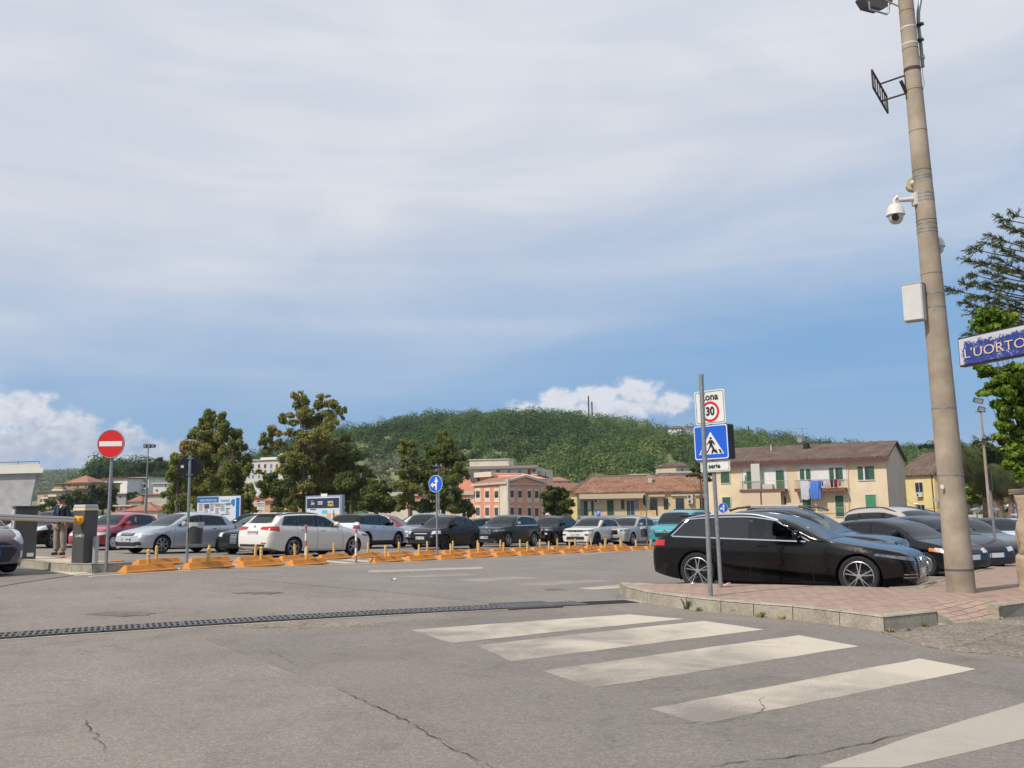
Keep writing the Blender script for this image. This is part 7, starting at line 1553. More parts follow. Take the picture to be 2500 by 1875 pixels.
for i, x in enumerate((128, 230, 335, 432, 530, 626)):
 if i in (1, 3, 5): F.box(ZB(x, 232-(8 if i == 3 else 22 if i == 5 else 0), x+88, 300-(25 if i == 3 else 45 if i == 5 else 0)), mat('photo_%d' % i, ((0.10, 0.07, 0.09), (0, 0, 0), (0.20, 0.22, 0.24), (0, 0, 0), (0.16, 0.17, 0.22))[i-1], rough=0.5, noise_=0.6, nscale=8), 'poster_photo', -0.06, -0.04)
 F.box(ZB(x, 228 if i % 2 == 0 else 305, x+88, 236 if i % 2 == 0 else 313), [SRED, BBD, INK, YEL, BBB, SHGL][i], 'poster_rule', -0.062, -0.04)
 g = MB()
 for k in range(7):
  y0 = (250 if i % 2 == 0 else 322)+k*17; u0, z0, u1, z1 = F.rect(ZB(x, y0, x+random.randint(50, 86), y0+6)); F.bx(g, u0, z0, u1, z1, -0.06, -0.04)
 g.build('poster_small_print', INKG, t)
g = MB()
for k in range(2): u0, z0, u1, z1 = F.rect(ZB(530, 152+k*22, 700, 160+k*22)); F.bx(g, u0, z0, u1, z1, -0.06, -0.04)
g.build('poster_small_print', mat('poster_mid_blue', (0.15, 0.3, 0.5)), t)
for px in (492, 578): u, z = F.uz(px, 1280); F_ = MB(); F_.tube([F.P(u, -2.5, 0.15), F.P(u, z, 0.15)], 0.05, 8); F_.build('leg', GALV, t)
a = at(790, 1300, 74); t = thing('billboard', 'grey framed supermarket billboard with navy header beyond the white estate car', 'billboard', (a.x, a.y, -2.5)); F = Fac(t, 748, 75, 834, 71); ZC = lambda *r_: z5(*r_, 600, 1130, 7.373)
F.box((746.5, 1211, 834, 1285), mat('frame_blue_grey', (0.30, 0.35, 0.42), rough=0.4, metal=0.4), 'frame', 0.0, 0.25); F.box((750, 1215, 830, 1283), BBW, 'poster', -0.04, 0.0); F.box(ZC(1115, 645, 1688, 808), BBD, 'poster_header', -0.06, -0.04)
YT = mat('poster_yellow', (0.80, 0.50, 0.02), rough=0.4)
sheet_text(F, t, 'risparmio', 0.25, 600+1535/7.373, 1130+700/7.373, SW, sxy=(0.85, 1), dep=-0.065, bold=0.006); sheet_text(F, t, 'MultiplO', 0.28, 600+1540/7.373, 1130+756/7.373, YT, sxy=(0.85, 1), dep=-0.065, bold=0.008); sheet_text(F, t, 'Deco', 0.26, 600+1222/7.373, 1130+730/7.373, SW, sxy=(0.9, 1), dep=-0.07, bold=0.006); sheet_text(F, t, '20', 0.55, 600+1205/7.373, 1130+725/7.373, mat('poster_thin_grey', (0.35, 0.37, 0.42)), sxy=(0.85, 1), dep=-0.064, bold=-0.008)
g = MB()
for k in range(3): u0, z0, u1, z1 = F.rect(ZC(1308, 695+k*22, 1395, 704+k*22)); F.bx(g, u0, z0, u1, z1, -0.064, -0.05)
g.build('poster_small_print', SW, t)
F.box(ZC(1385, 850, 1475, 912), mat('poster_cyan', (0.10, 0.45, 0.60)), 'poster_box', -0.06, -0.04); F.box(ZC(1170, 832, 1275, 845), INK, 'poster_small_print', -0.06, -0.04); F.box(ZC(1610, 920, 1685, 1010), mat('poster_orange', (0.65, 0.33, 0.08)), 'poster_price', -0.06, -0.04); F.box(ZC(1470, 905, 1540, 990), MATS['poster_orange'], 'poster_price', -0.06, -0.04)
F.box(ZC(1580, 900, 1608, 1010), SHGL, 'poster_bottle', -0.07, -0.04); F.box(ZC(1588, 845, 1598, 900), SHGL, 'poster_bottle', -0.07, -0.04); F.box(ZC(1358, 557, 1466, 608), PLW, 'top_tag', -0.02, 0.02)
for px in (757, 825): u, z = F.uz(px, 1280); F_ = MB(); F_.tube([F.P(u, -2.5, 0.15), F.P(u, z, 0.15)], 0.05, 8); F_.build('leg', GALV, t)
a = at(637, 1300, 62); t = thing('text_sign', 'white rectangular market sign on a thin post between the two billboards', 'road sign', (a.x, a.y, -1.2)); F = Fac(t, 628, 62, 646, 62); F.box((628, 1226, 645.8, 1244.5), SW, 'sign_plate', -0.03, 0); sheet_text(F, t, 'MERCATO', 0.115, 637, 1230, INK, dep=-0.04, sxy=(0.8, 1.1), bold=0.002); sheet_text(F, t, 'ORTOFRUTTICOLO', 0.10, 637, 1235.5, INK, dep=-0.04, sxy=(0.50, 1)); sheet_text(F, t, '1 - 2', 0.12, 637, 1241.5, INK, dep=-0.04)
u, z = F.uz(637, 1244); g = MB(); g.tube([F.P(u, -1.2, 0.03), F.P(u, z+0.3, 0.03)], 0.03, 8); g.build('pole', GALV, t)
# ================================================================== HILLS AND VEGETATION
def foliage(name, c1, c2, c3=None, rough=0.7):
 m = bpy.data.materials.new('foliage_'+name); m.use_nodes = True; nt = m.node_tree; nd = nt.nodes; lk = nt.links; b = nd['Principled BSDF']
 a = nd.new('ShaderNodeAttribute'); a.attribute_name = 'tint'; r = nd.new('ShaderNodeValToRGB'); lk.new(a.outputs['Fac'], r.inputs[0]); e = r.color_ramp.elements; e[0].position = 0.05; e[0].color = (*c1, 1); e[1].position = 0.95; e[1].color = (*(c3 or c2), 1)
 if c3: k = e.new(0.55); k.color = (*c2, 1)
 lk.new(r.outputs[0], b.inputs['Base Color']); b.inputs['Roughness'].default_value = rough; b.inputs['Specular IOR Level'].default_value = 0.25
 tr = nd.new('ShaderNodeBsdfTranslucent'); lk.new(r.outputs[0], tr.inputs[0]); ms = nd.new('ShaderNodeMixShader'); ms.inputs[0].default_value = 0.38; out = nd['Material Output']; lk.new(b.outputs[0], ms.inputs[1]); lk.new(tr.outputs[0], ms.inputs[2]); lk.new(ms.outputs[0], out.inputs[0])
 return m
def leaves(name, C, Rr, n, size, m, parent=None, tint=None, flat=0.35, hollow=0.55, asp=1.0, org=(0, 0, 0), droop=0.0, rnd=0.7, tn=0.18):
 """many small leaf faces spread through ellipsoidal clumps. C: centres (k,3), Rr: radii (k,3), n per clump"""
 C = np.array(C, float); Rr = np.array(Rr, float); k = len(C); n = np.array(n if hasattr(n, '__len__') else [n]*k); idx = np.repeat(np.arange(k), n); N_ = len(idx)
 d = rng.normal(size=(N_, 3)); d /= np.linalg.norm(d, axis=1)[:, None]; r = hollow+(1-hollow)*rng.random(N_)**0.6; r *= 1+0.10*rng.normal(size=N_)
 p = C[idx]+d*r[:, None]*Rr[idx]-np.array(org)
 nr = d+rng.normal(size=(N_, 3))*rnd; nr[:, 2] += flat; nr /= np.linalg.norm(nr, axis=1)[:, None]
 t1 = np.cross(nr, rng.normal(size=(N_, 3)));
 if droop: t1 = t1*(1-droop); t1[:, 2] -= droop*2; t1 -= nr*np.sum(t1*nr, axis=1)[:, None]
 t1 /= np.linalg.norm(t1, axis=1)[:, None]+1e-9; t2 = np.cross(nr, t1)
 s = size*(0.6+0.8*rng.random(N_))[:, None]; a = t1*s*0.5*asp; b = t2*s*0.5
 bend = nr*s*0.12
 V = np.stack([p-a, p+b*0.8+bend, p+a, p-b*0.8+bend], axis=1).reshape(-1, 3); me = bpy.data.meshes.new(name)
 me.vertices.add(len(V)); me.vertices.foreach_set('co', V.ravel()); me.loops.add(N_*4); me.loops.foreach_set('vertex_index', np.arange(N_*4)); me.polygons.add(N_); me.polygons.foreach_set('loop_start', np.arange(N_)*4); me.polygons.foreach_set('loop_total', np.full(N_, 4)); me.update(calc_edges=True)
 if tint is None: tint = rng.random(k)
 tv = np.clip(np.asarray(tint)[idx]+tn*rng.normal(size=N_), 0, 1)
 at_ = me.attributes.new('tint', 'FLOAT', 'FACE'); at_.data.foreach_set('value', tv.astype(np.float32))
 return link(name, me, m, parent)
BARK = mat('bark', (0.10, 0.075, 0.055), rough=0.95, noise_=0.3, nscale=5); BARKP = mat('bark_pale', (0.20, 0.165, 0.13), rough=0.9, noise_=0.3, nscale=4)
# ---- wooded hill: terrain through the ridge seen in the photo
RX = [-300, 150, 190, 215, 240, 290, 320, 350, 400, 440, 480, 560, 620, 700, 760, 830, 900, 1000, 1100, 1220, 1300, 1400, 1480, 1560, 1620, 1700, 1780, 1860, 1950, 2050, 2150, 2250, 2350, 2500, 2900]
RYp = [1262, 1255, 1215, 1170, 1150, 1158, 1152, 1140, 1140, 1138, 1136, 1116, 1108, 1082, 1060, 1048, 1040, 1030, 1022, 1014, 1016, 1020, 1026, 1034, 1044, 1054, 1056, 1062, 1076, 1090, 1100, 1108, 1112, 1118, 1130]
ridge = pchip(RX, RYp)
def hillpt(px, t):
 Yr = 720-170*S((500-px)/400.0); Y0 = 340-(60*S((500-px)/300.0)); Y = Y0+(Yr-Y0)*t; zr = at(px, ridge(px)+20, Yr).z; zb = -2+6*S((t-0)/0.3)
 e = (0.35*t+0.65*(t*t*(3-2*t)))
 x = (px-1250)/FPX*Y; w = 6*math.sin(x*0.021+Y*0.013)+4*math.sin(x*0.05-Y*0.031)
 return Vector((x, Y, zb+(zr-zb)*e+w*math.sin(math.pi*min(1, t))*0.8))
bm = bmesh.new(); pxs = list(np.linspace(-300, 2900, 110)); ts = list(np.linspace(0, 1, 26)); gv = []
for px in pxs:
 row = [bm.verts.new(hillpt(px, t_)) for t_ in ts]; e = hillpt(px, 1.0); row.append(bm.verts.new((e.x*1.2, e.y*1.2, e.z*0.75))); row.append(bm.verts.new((e.x*1.9, e.y*1.9, -20))); gv.append(row)
for a, b in zip(gv[:-1], gv[1:]):
 for k in range(len(a)-1): bm.faces.new((a[k], b[k], b[k+1], a[k+1]))
me = bpy.data.meshes.new('hill'); bm.to_mesh(me); bm.free(); me.polygons.foreach_set('use_smooth', [True]*len(me.polygons))
HG = mat('hill_grass', (0.10, 0.145, 0.04), rough=1, col2=(0.20, 0.19, 0.09), nscale=0.02); link('hill', me, HG)['kind'] = 'structure'
FW = foliage('woods', (0.030, 0.068, 0.014), (0.080, 0.145, 0.030), (0.160, 0.215, 0.060)); FO = foliage('olive', (0.08, 0.10, 0.06), (0.15, 0.175, 0.10), (0.21, 0.23, 0.15))
C, RR, NN, TT = [], [], [], []; CO, RO, TO = [], [], []
def inhouse(px, py_):
 for a, b, c, d in ((1625, 1710, 1030, 1068), (1605, 1695, 1128, 1170), (1560, 1590, 1020, 1045)):
  if a < px < b and c < py_ < d: return True
 return False
def topix(p):
 v = Vector(p)-EYE; z = v.dot(FWD); return 1250+FPX*v.dot(CR)/z, 937.5-FPX*v.dot(CU)/z
rs = random.Random(5)
for i in range(6400):
 t_ = rs.random()**0.8; px = rs.uniform(180, 2700); p = hillpt(px, t_); q = topix(p)
 if inhouse(q[0], q[1]-4) and p.y < 640 and not (p.y < 320 and q[1] > 1100): continue
 if (q[0] < 500 and p.y < 395) or (q[0] < 800 and p.y < 425): continue
 olive = (840 < q[0] < 1120 and q[1] > 1128) or (830 < px < 960 and t_ > 0.55 and rs.random() < 0.45) or (1830 < px < 2150 and t_ > 0.3 and rs.random() < 0.35) or (t_ < 0.18 and rs.random() < 0.5)
 if olive and 840 < q[0] < 1120 and rs.random() < 0.45: continue
 r = (2.2+4.6*rs.random()**1.6)*(0.62 if olive else 1.0)*(0.8 if px < 520 else 1)
 tt = 0.45+0.25*math.sin(p.x*0.012+1.3*math.sin(p.y*0.02))+rs.uniform(-0.45, 0.45)
 if olive: CO.append((p.x, p.y, p.z+r*0.7)); RO.append((r, r, r*0.75)); TO.append(rs.random())
 else:
  C.append((p.x, p.y, p.z+r*0.8)); RR.append((r, r, r*rs.uniform(0.8, 1.15))); TT.append(tt)
o = leaves('woodland', C, RR, 150, 1.15, FW, tint=TT, flat=0.35, hollow=0.88, rnd=0.16, tn=0.05); tag(o, 'dense green woodland covering the long hill behind the town', 'woodland', kind='stuff')
o = leaves('olive_grove', CO, RO, 46, 1.3, FO, tint=TO, flat=0.7, hollow=0.5); tag(o, 'grey green olive trees scattered over the lower grassy slope', 'olive grove', kind='stuff')
def tree(label, px, Y, pyb, clusters, m, size=0.3, dens=135.0, grow=1.08, trunk=0.18, cat='tree', name='tree', tints=None, tm_=None, limbs=True, zb=None, droop=0.25, asp=1.3, jy=0.35, group=None, hollow=0.2, pxb=None):
 """clusters: (px, py, rx, ry) in photo pixels at depth Y (+jitter)"""
 clusters = [(c[0], c[1], c[2]*grow, c[3]*grow) for c in clusters]; b = at(pxb or px, pyb, Y); z0 = b.z if zb is None else zb; t = thing(name, label, cat, (b.x, b.y, z0), 0, group); C, RR, NN, TT = [], [], [], []; k_ = Y/FPX; tube_ = MB(); o = Vector((b.x, b.y, z0))
 cz = [at(c[0], c[1], Y) for c in clusters]; xm = sum(c.x for c in cz)/len(cz); zm = sorted(c.z for c in cz)[len(cz)//2]; ztop = max(c.z for c in cz)
 top = Vector(((b.x+xm)/2, b.y, z0+(ztop-z0)*0.72)); mid = Vector((b.x*0.7+xm*0.3, b.y, z0+(ztop-z0)*0.35))
 tube_.tube([Vector((b.x, b.y, z0-0.3))-o, mid-o, top-o], [trunk*1.25, trunk*0.9, trunk*0.4], 8)
 for i, c in enumerate(clusters):
  w = max(c[2], c[3])*k_; sub = 10 if w > 0.45 else (10 if grow > 1.4 else 4)
  Yc = Y+random.uniform(-1, 1)*jy*3.0*min(3, w); cc = at(c[0], c[1], Yc); kk = Yc/FPX; tv = (tints[i] if tints else random.random()*0.6+0.2)
  if limbs:
   f = min(0.95, max(0.2, (cc.z-z0)/(ztop-z0)*0.75)); st = (mid if f < 0.5 else mid.lerp(top, (f-0.5)/0.5)); tube_.tube([st-o, st.lerp(cc, 0.55)-o+Vector((0, 0, 0.15*w)), cc-o], [trunk*0.35, trunk*0.2, trunk*0.07], 5)
  for s_ in range(sub):
   a = random.uniform(0, 6.28); e = random.uniform(-0.7, 0.9); q = random.uniform(0.2, 0.95)
   x = cc.x+math.cos(a)*c[2]*kk*q*1.0; z = cc.z+e*c[3]*kk*0.6; y = cc.y+math.sin(a)*w*q
   rr = random.uniform(0.22, 0.55); C.append((x, y, z)); RR.append((c[2]*kk*rr, w*rr, c[3]*kk*rr)); NN.append(int(dens*max(0.25, rr*rr*(c[2]*kk)*(c[3]*kk)*12))); TT.append(min(1, max(0, tv+random.uniform(-0.25, 0.25))))
 tube_.build('trunk', tm_ or BARK, t, smooth=True)
 leaves('crown', C, RR, NN, size, m, t, tint=TT, org=tuple(o), flat=0.3, hollow=hollow, droop=droop, asp=asp); return t
FE = foliage('eucalyptus', (0.14, 0.18, 0.04), (0.25, 0.27, 0.07), (0.38, 0.28, 0.10)); FE2 = foliage('eucalyptus_dark', (0.10, 0.14, 0.035), (0.185, 0.22, 0.06), (0.32, 0.25, 0.09))
E_ = 'eucalyptus trees behind the parked cars'
tree('narrow eucalyptus with an orange tip at the left end of the tree row', 432, 88, 1262, [(452, 1092, 18, 20), (448, 1115, 22, 22), (432, 1138, 24, 24), (424, 1165, 20, 24), (440, 1185, 24, 24), (420, 1205, 20, 22), (436, 1230, 24, 24), (414, 1245, 14, 14)], FE, 0.15, tints=[.9, .6, .5, .4, .3, .3, .3, .4], group=E_)
tree('tall pointed dense eucalyptus behind the round black sign', 500, 92, 1262, [(509, 1016, 15, 20), (500, 1036, 20, 20), (520, 1040, 22, 22), (494, 1062, 28, 26), (525, 1070, 30, 28), (482, 1092, 30, 28), (520, 1100, 36, 32), (478, 1130, 32, 32), (515, 1140, 38, 34), (484, 1170, 34, 32), (520, 1185, 36, 32), (480, 1212, 34, 28), (515, 1225, 36, 26), (465, 1064, 7, 12)], FE, 0.15, tints=[.3, .5, .4, .5, .5, .6, .45, .4, .5, .3, .35, .5, .4, .4], group=E_)
tree('broad eucalyptus right of the tall pointed one', 562, 90, 1262, [(540, 1022, 18, 18), (548, 1045, 22, 22), (562, 1068, 26, 26), (575, 1095, 24, 28), (555, 1110, 30, 28), (590, 1122, 20, 24), (570, 1145, 32, 30), (600, 1150, 14, 20), (560, 1175, 32, 28), (590, 1190, 22, 24), (555, 1215, 34, 26), (592, 1225, 22, 18)], FE, 0.15, tints=[.2, .3, .5, .4, .6, .2, .4, .3, .3, .2, .4, .3], group=E_)
tree('small bushy eucalyptus at the foot of the row left of the text sign', 606, 80, 1262, [(604, 1192, 12, 14), (608, 1212, 16, 18), (600, 1232, 18, 18), (612, 1248, 16, 12)], FE, 0.15, tints=[.5, .4, .5, .4], group=E_)
tree('tallest eucalyptus with a loose double top behind the white estate car', 742, 88, 1262, [(727, 966, 13, 17), (740, 976, 15, 16), (729, 992, 14, 14), (790, 972, 15, 13), (778, 990, 14, 14), (812, 985, 20, 15), (830, 1002, 14, 16), (838, 1022, 9, 10), (795, 1012, 24, 18), (750, 1008, 20, 22), (704, 1012, 17, 14), (690, 1026, 10, 12), (716, 1032, 15, 12), (760, 1035, 26, 20), (805, 1038, 20, 20), (672, 1052, 16, 16), (655, 1066, 14, 18), (640, 1080, 12, 12), (648, 1100, 18, 14), (684, 1088, 18, 16), (712, 1058, 15, 12), (740, 1068, 22, 22), (780, 1068, 30, 26), (726, 1098, 22, 20), (712, 1124, 24, 22), (742, 1128, 22, 20), (700, 1150, 22, 20), (726, 1160, 26, 22), (704, 1182, 20, 16), (738, 1196, 24, 20), (716, 1222, 24, 18), (752, 1232, 22, 18)], FE, 0.145, dens=120, trunk=0.16, tints=[.7, .6, .5, .6, .5, .5, .5, .5, .4, .5, .6, .5, .5, .5, .5, .85, .3, .2, .3, .8, .8, .7, .5, .6, .4, .6, .5, .3, .6, .4, .5, .4, .3], group=E_)
tree('reddish eucalyptus with dense middle crown behind the supermarket billboard', 768, 91, 1262, [(800, 1092, 26, 24), (770, 1108, 26, 22), (800, 1125, 30, 26), (765, 1140, 22, 22), (795, 1160, 28, 26), (745, 1130, 18, 20), (735, 1160, 22, 20), (775, 1185, 28, 24), (738, 1192, 26, 24), (800, 1205, 26, 24), (765, 1220, 28, 22)], FE, 0.15, tints=[.9, .7, .95, .6, .9, .6, .4, .5, .4, .3, .3], group=E_)
tree('dark broad eucalyptus right of the supermarket billboard', 858, 90, 1262, [(845, 1070, 11, 11), (840, 1100, 20, 22), (862, 1115, 20, 22), (838, 1135, 26, 26), (875, 1145, 24, 26), (900, 1158, 14, 16), (850, 1170, 34, 28), (885, 1182, 24, 24), (842, 1205, 32, 28), (878, 1215, 30, 26), (850, 1240, 34, 18)], FE2, 0.15, tints=[.95, .4, .4, .3, .4, .4, .2, .3, .2, .3, .2], group=E_)
tree('dark eucalyptus left of the big double topped one', 676, 86, 1262, [(660, 1168, 20, 20), (645, 1185, 16, 18), (684, 1175, 20, 20), (668, 1198, 26, 22), (645, 1208, 14, 12), (700, 1205, 20, 22), (690, 1228, 24, 18), (716, 1235, 18, 18), (680, 1248, 18, 10), (632, 1152, 12, 10)], FE2, 0.15, tints=[.3, .3, .4, .2, .3, .4, .3, .6, .5, .3], group=E_)
tree('low green bushy tree between the billboard and the blue arrow sign', 918, 84, 1262, [(900, 1198, 18, 16), (925, 1186, 18, 16), (942, 1200, 16, 16), (905, 1218, 22, 18), (938, 1222, 22, 18), (888, 1236, 16, 14), (955, 1240, 12, 12), (920, 1240, 24, 14)], foliage('green_mid', (0.05, 0.08, 0.018), (0.10, 0.14, 0.03), (0.15, 0.19, 0.05)), 0.24, group=E_)
tree('two lobed eucalyptus left of the blue arrow sign', 1002, 90, 1262, [(988, 1080, 13, 12), (1006, 1086, 14, 12), (984, 1100, 15, 14), (1008, 1108, 13, 13), (984, 1122, 14, 12), (996, 1142, 17, 16), (1020, 1130, 13, 14), (985, 1160, 16, 15), (1010, 1165, 22, 20), (984, 1188, 20, 18), (1014, 1198, 22, 20), (988, 1218, 22, 18), (1012, 1238, 24, 16), (974, 1240, 14, 12)], FE, 0.15, tints=[.4, .3, .4, .3, .3, .4, .4, .5, .5, .5, .6, .5, .3, .4], group=E_)
tree('tall dark eucalyptus right of the blue arrow sign', 1082, 92, 1262, [(1083, 1062, 14, 12), (1078, 1080, 24, 18), (1098, 1082, 18, 18), (1062, 1102, 24, 22), (1096, 1108, 28, 24), (1122, 1118, 16, 16), (1050, 1130, 26, 22), (1086, 1138, 30, 24), (1122, 1142, 20, 18), (1132, 1160, 14, 16), (1055, 1165, 30, 24), (1098, 1172, 30, 24), (1048, 1200, 30, 24), (1092, 1206, 34, 26), (1052, 1234, 32, 22), (1096, 1238, 30, 22)], FE2, 0.15, tints=[.5, .4, .4, .4, .3, .4, .4, .3, .5, .6, .4, .4, .4, .3, .3, .3], group=E_)
tree('small dark tree in front of the cream wall beside the salmon building', 1132, 95, 1262, [(1130, 1228, 12, 10), (1140, 1238, 14, 12), (1126, 1246, 12, 12), (1152, 1250, 9, 14)], FE2, 0.24)
tree('round dark green pine between the salmon building and the low yellow house', 1360, 125, 1275, [(1358, 1198, 22, 12), (1340, 1208, 18, 12), (1378, 1210, 18, 12), (1360, 1216, 30, 14), (1338, 1226, 18, 14), (1382, 1230, 18, 14), (1360, 1236, 30, 14), (1345, 1248, 22, 12), (1376, 1250, 20, 12)], foliage('pine', (0.035, 0.065, 0.012), (0.07, 0.115, 0.02), (0.12, 0.16, 0.03)), 0.24, dens=60, name='pine_tree')
FL = foliage('left_trees', (0.022, 0.042, 0.014), (0.045, 0.075, 0.022), (0.08, 0.11, 0.03))
tree('light green tree in front of the ochre villa', 181, 255, 1256, [(180, 1206, 18, 12), (165, 1218, 16, 12), (195, 1220, 18, 14), (178, 1232, 26, 14), (195, 1244, 22, 10)], foliage('left_light', (0.05, 0.08, 0.02), (0.09, 0.13, 0.03), (0.12, 0.16, 0.04)), 0.6, dens=7, trunk=0.3)
tree('large dark round tree behind the no entry sign post', 250, 262, 1256, [(236, 1194, 18, 12), (262, 1198, 22, 14), (225, 1208, 18, 14), (250, 1212, 26, 16), (275, 1216, 18, 16), (228, 1228, 22, 16), (260, 1234, 28, 16), (282, 1238, 12, 12)], FL, 0.6, dens=7, trunk=0.3, tints=[.3, .3, .5, .2, .2, .3, .2, .2])
tree('low bushes at the foot of the concrete building', 120, 240, 1262, [(105, 1240, 12, 8), (122, 1228, 14, 10), (140, 1244, 18, 8), (108, 1250, 14, 6), (128, 1248, 20, 6)], foliage('left_bush', (0.05, 0.075, 0.02), (0.08, 0.12, 0.03), (0.12, 0.15, 0.04)), 0.6, dens=7, trunk=0.2, name='bush', cat='bush')
tree('green tree between the white villas and the beige house', 330, 300, 1225, [(308, 1212, 14, 7), (330, 1216, 16, 7), (350, 1212, 12, 6), (320, 1206, 12, 5)], FL, 0.6, dens=7, trunk=0.2)
for i, (px, py, w, h, lab) in enumerate(((345, 1136, 30, 12, 'dark tree on the left ridge directly above the white house'), (385, 1128, 34, 14, 'broad dark tree highest on the left ridge'), (262, 1150, 12, 12, 'pointed dark tree on the left ridge beside the sign pole'), (225, 1158, 24, 9, 'light tree on the left ridge above the ochre villa'), (430, 1130, 24, 10, 'pale green tree on the left ridge near the eucalyptus'))):
 tree(lab, px, 420, py+22, [(px-w*0.4, py+4, w*0.5, h*0.8), (px, py, w*0.5, h), (px+w*0.4, py+4, w*0.5, h*0.8), (px, py+10, w*0.9, h)], FL, 0.9, dens=3.2, trunk=0.4, group='trees on the left ridge')
tree('dark pointed conifer on the ridge left of the cloud', 1221, 700, 1022, [(1221, 1008, 7, 6), (1220, 1014, 9, 5)], FW, 1.1, dens=2.5, trunk=0.4, tints=[.1, .1])
tree('umbrella pine with a flat crown on the skyline left of the concrete pole', 2266, 420, 1115, [(2256, 1089, 12, 4.5), (2274, 1089, 12, 4.5), (2266, 1087, 12, 4), (2266, 1093, 18, 3)], FW, 0.7, dens=6, trunk=0.5, name='pine_tree', tints=[.15]*4)
FB = foliage('bright', (0.08, 0.15, 0.016), (0.17, 0.27, 0.03), (0.29, 0.37, 0.06)); FY = foliage('yellow_green', (0.04, 0.075, 0.015), (0.085, 0.12, 0.025), (0.14, 0.16, 0.05))
tree('spreading yellow green tree behind the palms', 2415, 118, 1262, [(2350, 1110, 26, 16), (2380, 1098, 26, 14), (2410, 1095, 30, 14), (2440, 1102, 26, 14), (2365, 1125, 26, 14), (2400, 1120, 32, 16), (2435, 1122, 28, 16), (2465, 1130, 24, 16), (2490, 1125, 24, 20), (2385, 1140, 30, 12), (2430, 1142, 30, 12), (2475, 1150, 28, 12)], FY, 0.34, dens=34, trunk=0.3)
tree('bright green bush between the concrete pole and the palm trunks', 2370, 96, 1275, [(2362, 1190, 16, 14), (2380, 1200, 18, 16), (2355, 1208, 14, 16), (2372, 1218, 20, 16), (2400, 1225, 12, 16), (2408, 1255, 14, 14)], FB, 0.26, name='bush', cat='bush')
tree('small dark green bush below the arch lamp', 2362, 90, 1285, [(2362, 1256, 10, 8), (2368, 1264, 14, 8), (2356, 1266, 10, 8)], FL, 0.22, trunk=0.06, name='bush', cat='bush')
tree('dark green trees behind the parking sign post at right', 2470, 130, 1280, [(2450, 1240, 22, 20), (2480, 1245, 24, 22), (2430, 1255, 16, 16), (2462, 1262, 26, 14)], FE2, 0.3)
# ---- palms
def palm(label, px, Y, pyt, pyb, L_=2.6, nf=46, tr=0.24, pxb=None):
 b = at(pxb or px, pyb, Y); tp = at(px, pyt, Y); t = thing('palm_tree', label, 'palm tree', b, 0, 'palm trees at right'); top = tp-b; mb = MB(); pts = [Vector((0, 0, -0.4)), top*0.5, top]; mb.tube(pts, [tr*1.15, tr, tr*0.9], 10); mb.build('trunk', mat('palm_bark', (0.16, 0.11, 0.085), rough=1, noise_=0.5, nscale=3.0, bump=0.8, bscale=7), t, smooth=True)
 vs, fs, tn = [], [], []
 for i in range(nf):
  a = i*2.399+random.uniform(-.2, .2); e = 1.25-2.3*(i/nf)+random.uniform(-.12, .12); d = Vector((math.cos(a), math.sin(a), 0)); p = top+Vector((0, 0, 0.1)); l = L_*random.uniform(0.8, 1.05); n = 10; ang = e; tv = 0.75-0.7*(i/nf)+random.uniform(-.12, .12)
  for k in range(n):
   f = k/n; dr = d*math.cos(ang)+Vector((0, 0, math.sin(ang))); q = p+dr*l/n; ang -= 0.22*(1+0.4*f); s = d.cross(Vector((0, 0, 1)))
   wl_ = l*0.30*math.sin(math.pi*(0.12+0.85*f))
   for sg in (-1, 1):
    for h in (0.25, 0.75):
     c = p.lerp(q, h); tip = c+s*sg*wl_*0.8+dr*wl_*0.5+Vector((0, 0, -wl_*random.uniform(0.3, 0.7))); w_ = dr*0.035; j = len(vs); vs += [c-w_, c+w_, tip+w_*0.3, tip-w_*0.3]; fs.append((j, j+1, j+2, j+3)); tn.append(min(1, max(0, tv+random.uniform(-.1, .1))))
   j = len(vs); w2 = s*0.02; vs += [p-w2, p+w2, q+w2, q-w2]; fs.append((j, j+1, j+2, j+3)); tn.append(0.5); p = q
 me = bpy.data.meshes.new('fronds'); me.from_pydata([tuple(v) for v in vs], [], fs); a_ = me.attributes.new('tint', 'FLOAT', 'FACE'); a_.data.foreach_set('value', np.array(tn, np.float32)); link('fronds', me, FPALM, t); return t
FPALM = foliage('palm', (0.16, 0.11, 0.05), (0.075, 0.10, 0.035), (0.12, 0.16, 0.06))
palm('palm with long hanging fronds directly right of the concrete pole', 2345, 82, 1118, 1275, 3.1, 60, pxb=2350)
palm('palm with a rough trunk left of the rusty lamp post', 2402, 84, 1158, 1275, 2.7, 54, pxb=2408)
palm('palm just right of the rusty lamp post', 2440, 90, 1165, 1275, 2.8, 54, pxb=2446); palm('palm with a slim trunk near the stone wall', 2470, 88, 1160, 1275, 2.8, 54, pxb=2468); palm('palm partly behind the two right palms', 2430, 100, 1172, 1275, 2.6, 44, pxb=2430)
palm('small palm crown against the sky beside the concrete pole', 2336, 105, 1092, 1262, 1.3, 40, 0.12)
